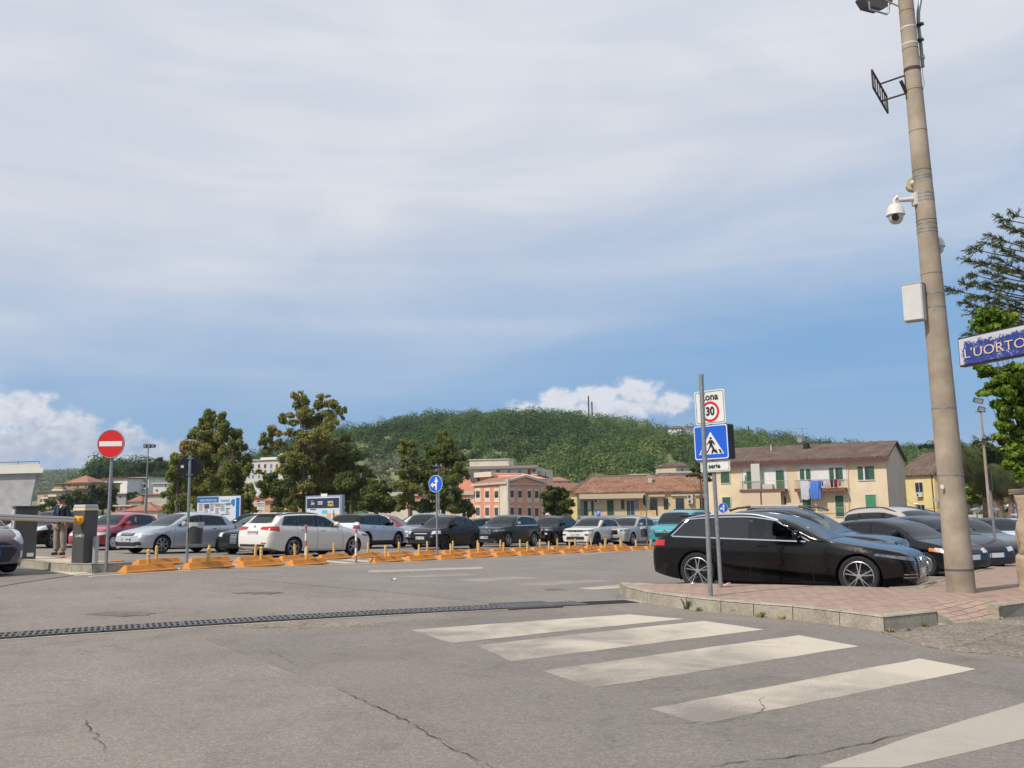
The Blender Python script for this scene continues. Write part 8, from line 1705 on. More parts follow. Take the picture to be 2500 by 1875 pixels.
# ---- leafy tree and araucaria at the right edge
tree('bright green leafy tree behind the restaurant sign', 2540, 19, 1420, [(2398, 785, 14, 20), (2418, 770, 12, 16), (2436, 784, 13, 18), (2412, 806, 16, 10), (2448, 808, 12, 9), (2460, 782, 14, 14), (2405, 902, 14, 8), (2430, 908, 18, 10), (2460, 905, 22, 12), (2495, 900, 26, 16), (2446, 925, 14, 8), (2478, 932, 26, 16), (2510, 945, 30, 24), (2424, 945, 14, 8), (2404, 958, 9, 6), (2450, 958, 18, 12), (2485, 975, 26, 20), (2520, 985, 26, 30), (2440, 990, 16, 10), (2462, 1008, 20, 14), (2495, 1020, 26, 20), (2530, 1040, 30, 30), (2478, 1045, 22, 16), (2450, 1040, 12, 8), (2500, 1070, 28, 20), (2470, 1085, 16, 12), (2440, 1066, 12, 6), (2495, 1105, 22, 14), (2530, 1100, 26, 30), (2560, 900, 40, 60), (2580, 1020, 40, 60), (2478, 1135, 14, 12), (2505, 1150, 20, 18)], FB, 0.075, dens=260, trunk=0.04, grow=1.7, jy=0.25, hollow=0.1, droop=0.1)
FA = foliage('araucaria', (0.035, 0.055, 0.02), (0.085, 0.10, 0.03), (0.22, 0.19, 0.06))
b = at(2640, 1500, 25); t = thing('conifer_tree', 'dark conifer with long bare branches and needle tufts at the right edge', 'tree', (b.x, b.y, -0.5)); o = Vector(t.location); mb = MB(); tp = at(2620, 430, 25); mb.tube([Vector((0, 0, -0.3)), tp-o], [0.28, 0.08], 8)
vs, fs, tn = [], [], []
brs = [(2440, 530, 40), (2452, 548, 46), (2418, 574, 60), (2434, 600, 60), (2408, 592, 50), (2470, 520, 30), (2480, 560, 50), (2358, 632, 60), (2372, 606, 40), (2404, 640, 66), (2428, 628, 60), (2462, 620, 60), (2372, 668, 30), (2406, 664, 66), (2440, 655, 60), (2314, 706, 50), (2352, 690, 36), (2380, 690, 66), (2412, 690, 66), (2450, 690, 60), (2350, 738, 60), (2378, 722, 66), (2412, 725, 70), (2446, 722, 60), (2372, 762, 40), (2398, 752, 66), (2434, 750, 66), (2470, 745, 60), (2462, 770, 60), (2480, 660, 60), (2490, 590, 60), (2490, 700, 60), (2480, 790, 50), (2366, 815, 30), (2412, 1072, 14), (2436, 1064, 20), (2386, 1080, 10)]
brs += [(5280-b_[0]-30, b_[1]+8, b_[2]) for b_ in brs[:34]]+[(2640+random.randint(-60, 60), b_[1], 60) for b_ in brs[:30:2]]
for i, (px, py, ln) in enumerate(brs):
 Yb = (25+random.uniform(-1.6, 1.6)) if abs(px-2640) > 90 else random.choice((20.5, 29.5)); tip = at(px, py, Yb)-o; st = at(2640, py+random.uniform(10, 70) if py < 1000 else 990, 25)-o; m1 = st.lerp(tip, 0.45)+Vector((0, 0, -0.30+random.uniform(-.1, .1))); m2 = st.lerp(tip, 0.8)+Vector((0, 0, -0.12)); pts = [st, m1, m2, tip]
 pp = []
 for k in range(13):
  f = k/12; a_, b_, c_, d_ = [(1-f)**3, 3*f*(1-f)**2, 3*f*f*(1-f), f**3]; pp.append(pts[0]*a_+pts[1]*b_+pts[2]*c_+pts[3]*d_)
 mb.tube(pp, [0.03*(1-k/13)+0.006 for k in range(13)], 5)
 L_ = sum((pp[k+1]-pp[k]).length for k in range(12)); reach = max(0.20, ln*1.0*25/FPX)
 ntw = int(6+reach*14)
 for j in range(ntw):
  f = 1-min(0.95, (j/ntw)*reach*1.25/L_); k = min(11, int(f*12)); base = pp[k].lerp(pp[k+1], f*12-k); dr = (pp[k+1]-pp[k]).normalized(); sd_ = Vector((random.uniform(-1, 1), random.uniform(-1, 1), random.uniform(-0.6, 0.6))); td = (dr*0.7+sd_*0.7).normalized(); tl = random.uniform(0.12, 0.30)
  for q in range(16):
   c = base+td*tl*q/16+Vector((0, 0, -0.05*(q/16)**2)); nd_ = (td*0.6+Vector((random.uniform(-1, 1), random.uniform(-1, 1), random.uniform(-1.1, 0.7)))*0.7).normalized(); l_ = random.uniform(0.06, 0.12); w_ = nd_.cross(Vector((random.random(), random.random(), 0.3))).normalized()*0.010; m_ = len(vs); vs += [c-w_, c+w_, c+nd_*l_+w_*0.4, c+nd_*l_-w_*0.4]; fs.append((m_, m_+1, m_+2, m_+3)); tn.append(min(1, max(0, 0.35+0.35*(q/16)+random.uniform(-.3, .3))))
mb.build('trunk', mat('bark_grey', (0.085, 0.065, 0.055), rough=0.95), t, smooth=True)
me = bpy.data.meshes.new('crown'); me.from_pydata([tuple(v) for v in vs], [], fs); a_ = me.attributes.new('tint', 'FLOAT', 'FACE'); a_.data.foreach_set('value', np.array(tn, np.float32)); link('crown', me, FA, t)
tree('small conifer with upswept branches left of the tall yellow house', 1716, 100, 1275, [(1700, 1122, 6, 8), (1708, 1135, 10, 8), (1697, 1148, 12, 6), (1714, 1150, 14, 8), (1690, 1160, 14, 4), (1716, 1165, 16, 6), (1735, 1158, 12, 5), (1680, 1162, 8, 3), (1728, 1172, 12, 5)], foliage('conifer', (0.04, 0.055, 0.01), (0.08, 0.09, 0.02), (0.12, 0.12, 0.03)), 0.2, dens=40, trunk=0.08, name='conifer_tree')
for px, pt, lab in ((1438, 967, 'taller of the two masts on the hill ridge'), (1446, 981, 'shorter mast right of the tall one on the ridge'), (1417, 1003, 'low antenna on the ridge left of the two masts'), (1828, 1040, 'thin pole on the right part of the ridge')):
 b = at(px, 1028 if px < 1500 else 1060, 690); tp = at(px, pt, 690); o = thing('radio_mast', lab, 'mast', b); MB().tube([(0, 0, -4), (0, 0, tp.z-b.z)], 0.42 if px < 1430 else 0.55, 6).build('mast', RAILD, o)
 if px == 1417: MB().box((0, 0, tp.z-b.z-1), (2.4, 1.4, 2.2)).build('antenna_panel', GALV, o)
bm = bmesh.new(); FR = pchip([-600, -200, 0, 60, 120, 180, 240, 330, 500, 700], [1160, 1152, 1156, 1160, 1154, 1152, 1158, 1166, 1170, 1190]); prev = None; rows = []
for px in range(-600, 701, 14):
 Y = 2300; z = at(px, FR(px)+1.2*math.sin(px*0.7)+0.9*math.sin(px*0.31), Y).z; x = (px-1250)/FPX*Y
 rows.append([bm.verts.new((x*k, Y*k, zz_)) for k, zz_ in ((0.62, -5), (0.75, z*0.35), (0.88, z*0.75), (1, z), (1.2, z*0.7), (1.5, -10))])
for a, b in zip(rows[:-1], rows[1:]):
 for k in range(5): bm.faces.new((a[k], b[k], b[k+1], a[k+1]))
me = bpy.data.meshes.new('far_hills'); bm.to_mesh(me); bm.free(); me.polygons.foreach_set('use_smooth', [True]*len(me.polygons)); link('far_hills', me, mat('far_hill_cover', (0.035, 0.055, 0.022), rough=1, col2=(0.17, 0.15, 0.09), nscale=0.016))['kind'] = 'structure'
C, RR, TT = [], [], []
for i in range(1500):
 px = rs.uniform(-250, 420); k = rs.uniform(0.72, 1.0); Y = 2300*k; zr = at(px, FR(px), 2300).z; zt_ = np.interp(k, [0.62, 0.75, 0.88, 1], [-5, zr*0.35, zr*0.75, zr]); r = rs.uniform(6, 12); C.append(((px-1250)/FPX*Y, Y, zt_+r*0.3)); RR.append((r, r, r*0.7)); TT.append(rs.random())
tag(leaves('far_woodland', C, RR, 26, 5.0, FW, tint=TT, flat=0.8, hollow=0.5), 'scattered dark trees over the far blue hills at the left', 'woodland', kind='stuff')
# ================================================================== CONCRETE POLE AND WHAT HANGS ON IT
CP = mat('pole_concrete', (0.225, 0.18, 0.135), rough=0.95, spec=0.2, col2=(0.42, 0.355, 0.28), nscale=1.6, bump=0.35, bscale=70)
P = gnd(2347, 1446, PH); YP = P.y; PT = at(2211, 0, YP); axp = (PT-P)
t = thing('concrete_pole', 'tall tapering beige concrete pole leaning slightly left on the brick pavement', 'utility pole', P)
def ax(f): return axp*f
def rad(f): return 0.212-0.092*f
MB().tube([ax(f) for f in np.linspace(-0.01, 1.45, 30)], [rad(f) for f in np.linspace(-0.01, 1.45, 30)], 40).build('shaft', CP, t, smooth=True)
def fpy(py):  # fraction along the axis for a photo row
 lo, hi = -0.1, 1.5
 for _ in range(40):
  m_ = (lo+hi)/2
  if topix(P+ax(m_))[1] > py: lo = m_
  else: hi = m_
 return lo
def band(py, m, w=0.010, name='steel_band', k=1.0):
 f = fpy(py); q = MB(); q.lathe([(rad(f), -w), (rad(f)+0.004, -w), (rad(f)+0.004, w), (rad(f), w)], n=32); o = q.build(name, m, t, smooth=30); o.location = ax(f); o.rotation_mode = 'QUATERNION'; o.rotation_quaternion = Vector((0, 0, 1)).rotation_difference(axp); return o
for py in (432, 438, 475, 484, 492, 548, 560, 568, 718, 752, 997, 1160): band(py, GALV)
for py in (70, 110): band(py, FRW, 0.012)
band(1390, mat('band_dark', (0.08, 0.08, 0.09), rough=0.6), 0.014)
for py in (30, 122, 222, 322, 418, 540, 670): band(py, mat('mould_line', (0.13, 0.10, 0.07), rough=1), 0.003, 'mould_joint')
for px, py, m_ in ((2302, 1188, PLW), (2343, 1200, mat('label_dark', (0.14, 0.11, 0.10)))):
 f = fpy(py); c = at(px, py, YP-rad(f)*0.9)-P; MB().box((c.x, c.y+0.03, c.z), (0.045, 0.02, 0.06)).build('sticker', m_, t)
def onp(px, py, dY=0.0): return at(px, py, YP+dY)
RUST = mat('rusty_steel', (0.055, 0.038, 0.034), rough=0.8, noise_=0.3, nscale=20)
q0 = onp(2212, 235); t2 = thing('steel_bracket', 'dark steel grid bracket sticking out to the left of the concrete pole', 'bracket', q0); A, Bq, Cq, Dq = [v-q0 for v in (onp(2128.5, 171, 0.2), onp(2132, 214, 0.2), onp(2167.5, 276, 1.35), onp(2164.5, 235, 1.35))]
g = MB()
for a, b in ((A, Bq), (Bq, Cq), (Cq, Dq), (Dq, A)): g.tube([a, b], 0.018, 6)
g.build('frame', RUST, t2); g = MB()
for k in range(1, 6): g.tube([A.lerp(Dq, k/6), Bq.lerp(Cq, k/6)], 0.012, 5)
g.build('grid_bars', RUST, t2); g = MB(); g.tube([onp(2149, 205, 0.8)-q0, onp(2210, 184, 0)-q0], 0.016, 6); g.tube([onp(2154, 246, 0.8)-q0, onp(2212, 228, 0)-q0], 0.016, 6); g.tube([onp(2210, 184)-q0, onp(2214, 242)-q0], 0.018, 6); g.tube([onp(2199, 197, -.1)-q0, onp(2213, 228, 0)-q0], 0.030, 4); g.build('arms', RUST, t2)
f = fpy(172); o = band(172, RUST, 0.03, 'clamp_ring');
q0 = onp(2150, 10); t2 = thing('floodlight', 'rusty floodlight on an arm at the very top of the concrete pole', 'floodlight', q0); g = MB(); pts = [onp(px, py, d)-q0 for px, py, d in ((2107, -8, 0), (2120, 12, 0), (2152, 20, 0), (2176, 10, 0.0), (2182, -4, 0), (2170, -30, 0), (2115, -30, 0))]
n = len(pts); dv = Vector((0, 0.35, 0.1)); g.add([tuple(p) for p in pts]+[tuple(p+dv) for p in pts], [tuple(range(n)), tuple(reversed(range(n, 2*n)))]+[(i, (i+1) % n, n+(i+1) % n, n+i) for i in range(n)]); g.build('housing', mat('lamp_housing', (0.05, 0.045, 0.045), rough=0.6), t2)
g = MB(); g.tube([onp(2122, 4, -.05)-q0, onp(2123, 23, -.05)-q0, onp(2166, 35, -.05)-q0, onp(2170, 28, -.05)-q0, onp(2170, 8, -.05)-q0], 0.018, 6); g.build('yoke', GALV, t2); g = MB(); g.tube([onp(2150, -5)-q0, onp(2178, 8)-q0, onp(2198, 17)-q0], 0.014, 6); g.build('arm', CP, t2)
q0 = onp(2248, 60); t2 = thing('steel_conduit', 'curved grey steel conduit clamped to the right side of the concrete pole', 'pipe', q0); g = MB(); g.tube([onp(2262, -60, 0.1)-q0, onp(2247, 0, 0.1)-q0, onp(2242, 30, 0.1)-q0, onp(2242, 62, 0.1)-q0, onp(2247, 100, 0.1)-q0, onp(2253, 164, 0.1)-q0], 0.030, 12); g.build('pipe', GALV, t2, smooth=True)
g = MB(); g.tube([onp(2251, 136, 0.1)-q0, onp(2252.5, 144, 0.1)-q0], 0.042, 12); g.build('coupling', CRMS, t2, smooth=True)
for y0 in (62, 100): g = MB(); g.tube([onp(2228, y0+6, 0)-q0, onp(2242, y0-2, 0.06)-q0, onp(2254, y0-3, 0.1)-q0], 0.022, 6); g.box(tuple(onp(2245, y0-2, 0.05)-q0), (0.08, 0.12, 0.03)); g.build('clamp', RUST, t2)
g = MB(); g.tube([onp(2252, 165, 0.1)-q0, onp(2253, 185, 0.1)-q0, onp(2257, 203, 0.1)-q0, onp(2254, 217, 0.05)-q0, onp(2247, 225, 0)-q0], 0.006, 5); g.build('cable', FRW, t2)
q0 = onp(2224, 447); t2 = thing('wireless_antenna', 'cream hexagonal antenna half behind the left side of the concrete pole', 'antenna', q0); CRP = mat('cream_plastic', (0.50, 0.47, 0.34), rough=0.5); g = MB(); hx = [onp(px, py, 0.1)-q0 for px, py in ((2212, 440), (2222, 432), (2240, 428), (2250, 448), (2236, 466), (2218, 462), (2212, 455))]; n = len(hx); dv = Vector((0.05, 0.14, 0)); g.add([tuple(p) for p in hx]+[tuple(p+dv) for p in hx], [tuple(range(n)), tuple(reversed(range(n, 2*n)))]+[(i, (i+1) % n, n+(i+1) % n, n+i) for i in range(n)]); g.build('housing', CRP, t2, bevel=0.01)
g = MB(); g.lathe([(0, -0.05), (0.03, -0.05), (0.05, -0.02), (0.05, 0.03)], ax='y', n=14); o = g.build('knob', mat('knob_cream', (0.60, 0.56, 0.38), rough=0.5), t2, smooth=True); o.location = onp(2231, 446, 0.05)-q0
CAMW = mat('camera_white', (0.60, 0.56, 0.50), rough=0.35)
def dome(px, py, sc_, label, arm=None, dY=0.0, yaw=0):
 q0 = onp(px, py, dY); t2 = thing('security_camera', label, 'security camera', q0); k = sc_
 g = MB(); g.lathe([(0, 0.19*k), (0.05*k, 0.185*k), (0.10*k, 0.15*k), (0.135*k, 0.08*k), (0.145*k, 0.0), (0.15*k, -0.012*k), (0.135*k, -0.02*k), (0, -0.02*k)], n=28); g.build('hood', CAMW, t2, smooth=35)
 g = MB(); g.lathe([(0.118*k, -0.015*k), (0.118*k, -0.05*k), (0.10*k, -0.11*k), (0.06*k, -0.15*k), (0, -0.165*k)], n=28); b_ = g.build('ball', mat('camera_ball', (0.50, 0.49, 0.47), rough=0.25), t2, smooth=True)
 g = MB(); g.lathe([(0, -0.02*k), (0.055*k, -0.02*k), (0.06*k, 0), (0.06*k, 0.03*k)], ax='y', n=18); o = g.build('lens_window', mat('camera_black', (0.01, 0.01, 0.012), rough=0.1), b_); o.location = (-0.045*k, -0.088*k, -0.075*k); o.rotation_euler = (R(30), 0, R(-25))
 if arm:
  g = MB(); g.tube([Vector((0, 0, 0.17*k)), Vector((0, 0, 0.25*k)), Vector((0.04*k, 0, 0.31*k))]+[onp(x, y, dY)-q0 for x, y in arm], [0.034*k, 0.034*k, 0.034*k, 0.034*k, 0.042*k], 12); g.build('arm', CAMW, t2, smooth=True)
  g = MB(); c = onp(2233, 487)-q0; g.box(tuple(c), (0.06, 0.14, 0.21)); g.build('mounting_plate', CAMW, t2, bevel=0.01)
  g = MB(); g.tube([onp(2236, 503)-q0, onp(2239, 540)-q0, onp(2247, 600)-q0, onp(2249, 615)-q0], 0.007, 5); g.build('cable', RAILD, t2)
 return t2
dome(2186.5, 524, 1.0, 'white dome security camera on an arm left of the concrete pole', arm=[(2195, 489), (2228, 486)]); dome(2288, 602, 0.85, 'second dome camera half hidden behind the right side of the pole', dY=0.15)
q0 = onp(2233, 740, -0.02); t2 = thing('electrical_cabinet', 'light grey electrical cabinet fixed to the left side of the concrete pole', 'electrical cabinet', q0, R(-40)); MB().box((0, 0, 0), (0.31, 0.21, 0.60)).build('housing', mat('cabinet_grey', (0.46, 0.45, 0.43), rough=0.6, noise_=0.08, nscale=5), t2, bevel=0.006); MB().box((-0.005, -0.112, 0), (0.29, 0.012, 0.58)).build('door', mat('cabinet_door', (0.52, 0.51, 0.49), rough=0.6, noise_=0.06, nscale=5), t2, bevel=0.004); MB().box((0, 0, 0.308), (0.33, 0.23, 0.012)).build('top_lid', MATS['cabinet_grey'], t2)
# ---- restaurant sign at the right edge
t = thing('restaurant_sign', 'blue and white restaurant sign lettered in cream on a dark frame at the right edge', 'sign', at(2420, 860, 11.6)); F = Fac(t, 2341, 11.9, 2545, 10.75, ref=860)
u0, z0a = F.uz(2341, 897); _, z1a = F.uz(2341, 826); g = MB(); F.bx(g, 0, z0a, F.L, z1a, 0.0, 0.09); g.build('frame', mat('frame_dark', (0.035, 0.022, 0.022), rough=0.5), t)
def blotch():
 m = bpy.data.materials.new('sign_worn_blue'); m.use_nodes = True; nt = m.node_tree; nd = nt.nodes; lk = nt.links; b = nd['Principled BSDF']; tc_ = nd.new('ShaderNodeTexCoord'); n = nd.new('ShaderNodeTexNoise'); n.inputs['Scale'].default_value = 38; n.inputs['Detail'].default_value = 5; n.inputs['Roughness'].default_value = 0.8; lk.new(tc_.outputs['Object'], n.inputs[0])
 n2_ = nd.new('ShaderNodeTexNoise'); n2_.inputs['Scale'].default_value = 7; n2_.inputs['Detail'].default_value = 3; lk.new(tc_.outputs['Object'], n2_.inputs[0]); a = nd.new('ShaderNodeMath'); a.operation = 'MULTIPLY_ADD'; lk.new(n2_.outputs[0], a.inputs[0]); a.inputs[1].default_value = 0.55; lk.new(n.outputs[0], a.inputs[2])
 sx_ = nd.new('ShaderNodeSeparateXYZ'); lk.new(tc_.outputs['Generated'], sx_.inputs[0])
 def edge(o, lo, hi, inv=False):
  r = nd.new('ShaderNodeMapRange'); lk.new(o, r.inputs[0]); r.inputs[1].default_value = lo; r.inputs[2].default_value = hi; r.inputs[3].default_value = 0.35 if not inv else 0; r.inputs[4].default_value = 0 if not inv else 0.35; return r.outputs[0]
 s1 = nd.new('ShaderNodeMath'); s1.operation = 'SUBTRACT'; lk.new(a.outputs[0], s1.inputs[0]); lk.new(edge(sx_.outputs[0], 0.0, 0.07), s1.inputs[1]); s2 = nd.new('ShaderNodeMath'); s2.operation = 'SUBTRACT'; lk.new(s1.outputs[0], s2.inputs[0]); lk.new(edge(sx_.outputs[2], 0.72, 0.98, True), s2.inputs[1])
 r = nd.new('ShaderNodeMapRange'); lk.new(s2.outputs[0], r.inputs[0]); r.inputs[1].default_value = 0.60; r.inputs[2].default_value = 0.68; mx = nd.new('ShaderNodeMix'); mx.data_type = 'RGBA'; lk.new(r.outputs[0], mx.inputs[0]); mx.inputs[6].default_value = (0.50, 0.50, 0.55, 1); mx.inputs[7].default_value = (0.022, 0.042, 0.22, 1); lk.new(mx.outputs[2], b.inputs['Base Color']); b.inputs['Roughness'].default_value = 0.45; return m
g = MB(); F.bx(g, 0.02, z0a+0.02, F.L-0.02, z1a-0.02, -0.012, 0.0); g.build('sign_panel', blotch(), t)
LC = mat('letter_cream', (0.62, 0.48, 0.34), rough=0.5); u, z = F.uz(2355, 866); p = F.P(u, z, -0.02); text_mesh("L'UORTO", 0.172, 'lettering', LC, t, p, (math.pi/2, 0, math.atan2(F.d.y, F.d.x)), ax='LEFT', sxy=(1.30, 1), bold=-0.001)
u, z = F.uz(2426, 832); g = MB()
for a in (-60, -30, 0, 30, 60):
 c = F.P(u, z, -0.018); dv = F.d*math.sin(R(a))*0.05+Vector((0, 0, math.cos(R(a))*0.045)); w_ = F.d*math.cos(R(a))*0.008-Vector((0, 0, math.sin(R(a))*0.008)); g.add([c+dv*0.3, c+dv*0.7+w_, c+dv, c+dv*0.7-w_], [(0, 1, 2, 3)])
g.build('emblem', LC, t); g = MB(); g.box(tuple(F.P(F.L-0.06, z0a-1.6, 0.15)), (0.12, 0.12, 5.0)); g.build('support_post', mat('post_dark', (0.05, 0.04, 0.04), rough=0.6), t)
# ---- stone gate pillar at the right edge
SW_ = mat('rough_stone', (0.30, 0.225, 0.155), rough=1, spec=0.1, col2=(0.46, 0.37, 0.27), nscale=2.2, bump=1.0, bscale=9)
P_ = gnd(2584, 1447, PH); t = thing('stone_wall', 'rough beige stone wall end with a wider base at the right edge', 'wall', P_, -math.atan2(P_.x, P_.y)); k = P_.y/FPX
def rough_block(x0, x1, y0, y1, z0, z1, name, m, amp=0.03):
 bm = bmesh.new(); bmesh.ops.create_cube(bm, size=1.0); bmesh.ops.subdivide_edges(bm, edges=bm.edges, cuts=9, use_grid_fill=True)
 for v in bm.verts:
  v.co = Vector((x0+(v.co.x+0.5)*(x1-x0), y0+(v.co.y+0.5)*(y1-y0), z0+(v.co.z+0.5)*(z1-z0))); s_ = math.sin(v.co.x*17+v.co.z*9)+math.sin(v.co.y*13-v.co.z*21); v.co += Vector((amp*math.sin(v.co.z*11+v.co.y*5)+random.uniform(-amp, amp)*0.5, amp*0.5*s_*0.5, random.uniform(-amp, amp)*0.4))
 me = bpy.data.meshes.new(name); bm.to_mesh(me); bm.free(); me.polygons.foreach_set('use_smooth', [True]*len(me.polygons)); return link(name, me, m, t)
def lx(px): return (px-2560)*k
def lz(py): return (1447-py)*k
rough_block(lx(2487), lx(2760), 0.03, 0.6, lz(1362), lz(1206), 'upper_wall', SW_); rough_block(lx(2478), lx(2760), 0.0, 0.7, -0.05, lz(1360), 'base_wall', SW_, 0.015); rough_block(lx(2482), lx(2520), 0.25, 0.7, lz(1362), lz(1292), 'side_stone', SW_, 0.02); rough_block(lx(2476), lx(2760), 0.02, 0.66, lz(1212), lz(1200), 'coping', mat('stone_dirty', (0.14, 0.12, 0.095), rough=1, noise_=0.4, nscale=6), 0.02)
# ---- lamp masts
def floodmast(label, pxb, pyb, pxt, pyt, Y, heads, m=GALV, r=0.07, zb=None, lens=None):
 b = at(pxb, pyb, Y); tp = at(pxt, pyt, Y); t = thing('floodlight_mast', label, 'lamp post', b); MB().tube([(0, 0, -1.5), tp-b], [r*1.2, r*0.6], 10).build('mast', m, t, smooth=True)
 for px, py, w, h, tilt in heads:
  c = at(px, py, Y-0.1)-b; kk = Y/FPX; g = MB(); g.box((0, 0, 0), (w*kk, 0.22, h*kk)); o = g.build('lamp_head', mat('head_dark', (0.06, 0.065, 0.07), rough=0.5), t, bevel=0.01); o.location = c; o.rotation_euler = (R(20), R(tilt), R(-10)); g = MB(); g.box((0, -0.115, 0), (w*kk*0.8, 0.012, h*kk*0.75)); g.build('lamp_glass', mat('lamp_glass', (0.30, 0.34, 0.33), rough=0.15), o)
 g = MB(); c = tp-b; kk = Y/FPX; g.tube([c+Vector((-14*kk, 0, 0)), c+Vector((14*kk, 0, 0))], 0.03, 6); g.build('cross_bar', GALV, t)
floodmast('grey floodlight mast with three lamps behind the silver hatchback', 354, 1250, 362, 1093, 75, [(355, 1088, 8, 7, 4), (365, 1088, 8, 7, 6), (375, 1089, 8, 7, 8)])
floodmast('floodlight mast with one lamp just behind the three lamp mast', 358, 1250, 361, 1127, 92, [(374, 1124, 9, 7, 10)])
floodmast('rusty floodlight mast with two lamps above the palms', 2420, 1275, 2394, 1005, 62, [(2388, 978, 22, 12, 14), (2396, 999, 16, 12, 18)], mat('mast_rusty', (0.30, 0.17, 0.09), rough=0.8, noise_=0.35, nscale=3, col2=(0.33, 0.30, 0.26)), 0.11)
floodmast('dark floodlight mast behind the blue arrow sign', 1073, 1262, 1070, 1138, 80, [(1066, 1136, 7, 6, 0), (1077, 1136, 5, 7, 20), (1066, 1147, 6, 6, 0)])
def mushroom(px, py, pyb, Y, lab, s_=1.0):
 b = at(px, pyb, Y); tp = at(px, py, Y); t = thing('street_lamp', lab, 'street lamp', b, 0, 'small mushroom lamps at right'); h = tp.z-b.z; MB().tube([(0, 0, -0.5), (0, 0, h)], 0.05, 8).build('pole', mat('lamp_pole_dark', (0.09, 0.03, 0.04), rough=0.5), t, smooth=True); g = MB(); g.lathe([(0, h+0.30*s_), (0.25*s_, h+0.26*s_), (0.50*s_, h+0.12*s_), (0.52*s_, h+0.08*s_), (0.3*s_, h+0.02*s_), (0.28*s_, h-0.12*s_), (0, h-0.16*s_)], n=18); g.build('lamp_shade', SW, t, smooth=35)
mushroom(2388, 1247, 1290, 86, 'white mushroom lamp beside the beige building'); mushroom(2430, 1247, 1290, 84, 'white mushroom lamp just right of the thin sign post'); mushroom(2453, 1241, 1290, 92, 'white mushroom lamp between the palm trunks'); mushroom(2472, 1237, 1290, 98, 'white mushroom lamp nearest to the stone wall'); mushroom(1337, 1257, 1290, 95, 'white mushroom lamp beside the salmon building corner', 0.5); mushroom(2241, 1232, 1290, 96, 'white mushroom lamp before the yellow house beside the pole', 0.6)
b = at(2369, 1290, 88); t = thing('arch_lamp', 'dark arched double lamp bracket before the beige building', 'street lamp', b); kk = 88/FPX; g = MB(); g.tube([(0, 0, -0.5), (0, 0, 56*kk)], 0.045, 8); g.build('pole', MATS['lamp_pole_dark'], t); g = MB(); g.tube([(19*kk*math.sin(a)*1.1, 0, 40*kk+12*kk*math.cos(a)) for a in np.linspace(-1.5, 1.5, 13)], 0.03, 6); g.build('arch', MATS['lamp_pole_dark'], t)
b = at(2490, 1290, 80); t = thing('kiosk', 'kiosk with a white awning and red front near the stone wall', 'kiosk', b); kk = 80/FPX; MB().box((0.6, 0, 33*kk), (46*kk, 1.6, 3*kk)).build('awning', SW, t); MB().box((0.6, 0.7, 14*kk), (36*kk, 0.1, 24*kk)).build('red_front', mat('kiosk_red', (0.16, 0.02, 0.02), rough=0.6), t)
for s_ in (-1, 1): MB().tube([(0.6+s_*20*kk, -0.6, -0.5), (0.6+s_*20*kk, -0.6, 33*kk)], 0.03, 6).build('post', GALV, t)
b = at(2451, 1290, 70); t = thing('warning_sign', 'red and white triangular warning sign beside the kiosk', 'road sign', b); kk = 70/FPX; MB().tube([(0, 0, -1), (0, 0, 22*kk)], 0.03, 6).build('pole', GALV, t); g = MB(); g.prism([(-6*kk, 10*kk), (6*kk, 10*kk), (0, 21*kk)], -0.05, -0.03); g.build('triangle', SRED, t); g = MB(); g.prism([(-3.6*kk, 11.4*kk), (3.6*kk, 11.4*kk), (0, 18.4*kk)], -0.055, -0.05); g.build('triangle_centre', SW, t)
# ================================================================== THE MAN IN THE CAP
def skin_mesh(name, V, E, Rd, m, parent, sub=2, root=0):
 me = bpy.data.meshes.new(name); me.from_pydata([tuple(v) for v in V], E, []); o = bpy.data.objects.new(name, me); COL.objects.link(o); sk = o.modifiers.new('s', 'SKIN'); sk.use_smooth_shade = True
 for i, r in enumerate(Rd): me.skin_vertices[0].data[i].radius = r if isinstance(r, tuple) else (r, r)
 me.skin_vertices[0].data[root].use_root = True; ss = o.modifiers.new('u', 'SUBSURF'); ss.levels = sub; ss.render_levels = sub
 bpy.context.view_layer.update(); m2 = bpy.data.meshes.new_from_object(o.evaluated_get(bpy.context.evaluated_depsgraph_get())); bpy.data.objects.remove(o); m2.name = name
 m2.polygons.foreach_set('use_smooth', [True]*len(m2.polygons)); return link(name, m2, m, parent)
pm = at(144.5, 1355, 26.2); t = thing('person', 'man in a navy cap and jacket with beige trousers standing behind the barrier arm', 'person', (pm.x, pm.y-0.0, at(144.5, 1355, 26.2).z), R(-18)); t.scale = (1.0, 1.0, 1.0)
SKN = mat('skin', (0.33, 0.145, 0.075), rough=0.6); JK = mat('jacket_navy', (0.007, 0.010, 0.020), rough=0.8, noise_=0.3, nscale=9); TRS = mat('trousers_beige', (0.26, 0.205, 0.155), rough=0.9, noise_=0.15, nscale=7); SHT = mat('shirt_blue', (0.008, 0.035, 0.075), rough=0.8); CAPM = mat('cap_navy', (0.008, 0.009, 0.018), rough=0.8); SHO = mat('shoe_brown', (0.05, 0.035, 0.028), rough=0.6)
V = [(0, 0, 0.93), (0, 0.01, 1.12), (0, 0.015, 1.30), (0, 0.02, 1.42), (0, 0.01, 1.50), (0, -0.005, 1.565), (0, -0.01, 1.64),
     (-0.10, 0, 0.88), (-0.115, -0.01, 0.50), (-0.12, 0.02, 0.10), (-0.125, -0.09, 0.045), (0.10, 0, 0.88), (0.12, -0.01, 0.50), (0.135, 0.02, 0.10), (0.15, -0.09, 0.045),
     (-0.18, 0.02, 1.38), (-0.235, 0.03, 1.10), (-0.215, -0.05, 0.88), (-0.205, -0.07, 0.81), (0.18, 0.02, 1.38), (0.235, 0.03, 1.10), (0.215, -0.05, 0.88), (0.205, -0.07, 0.81)]
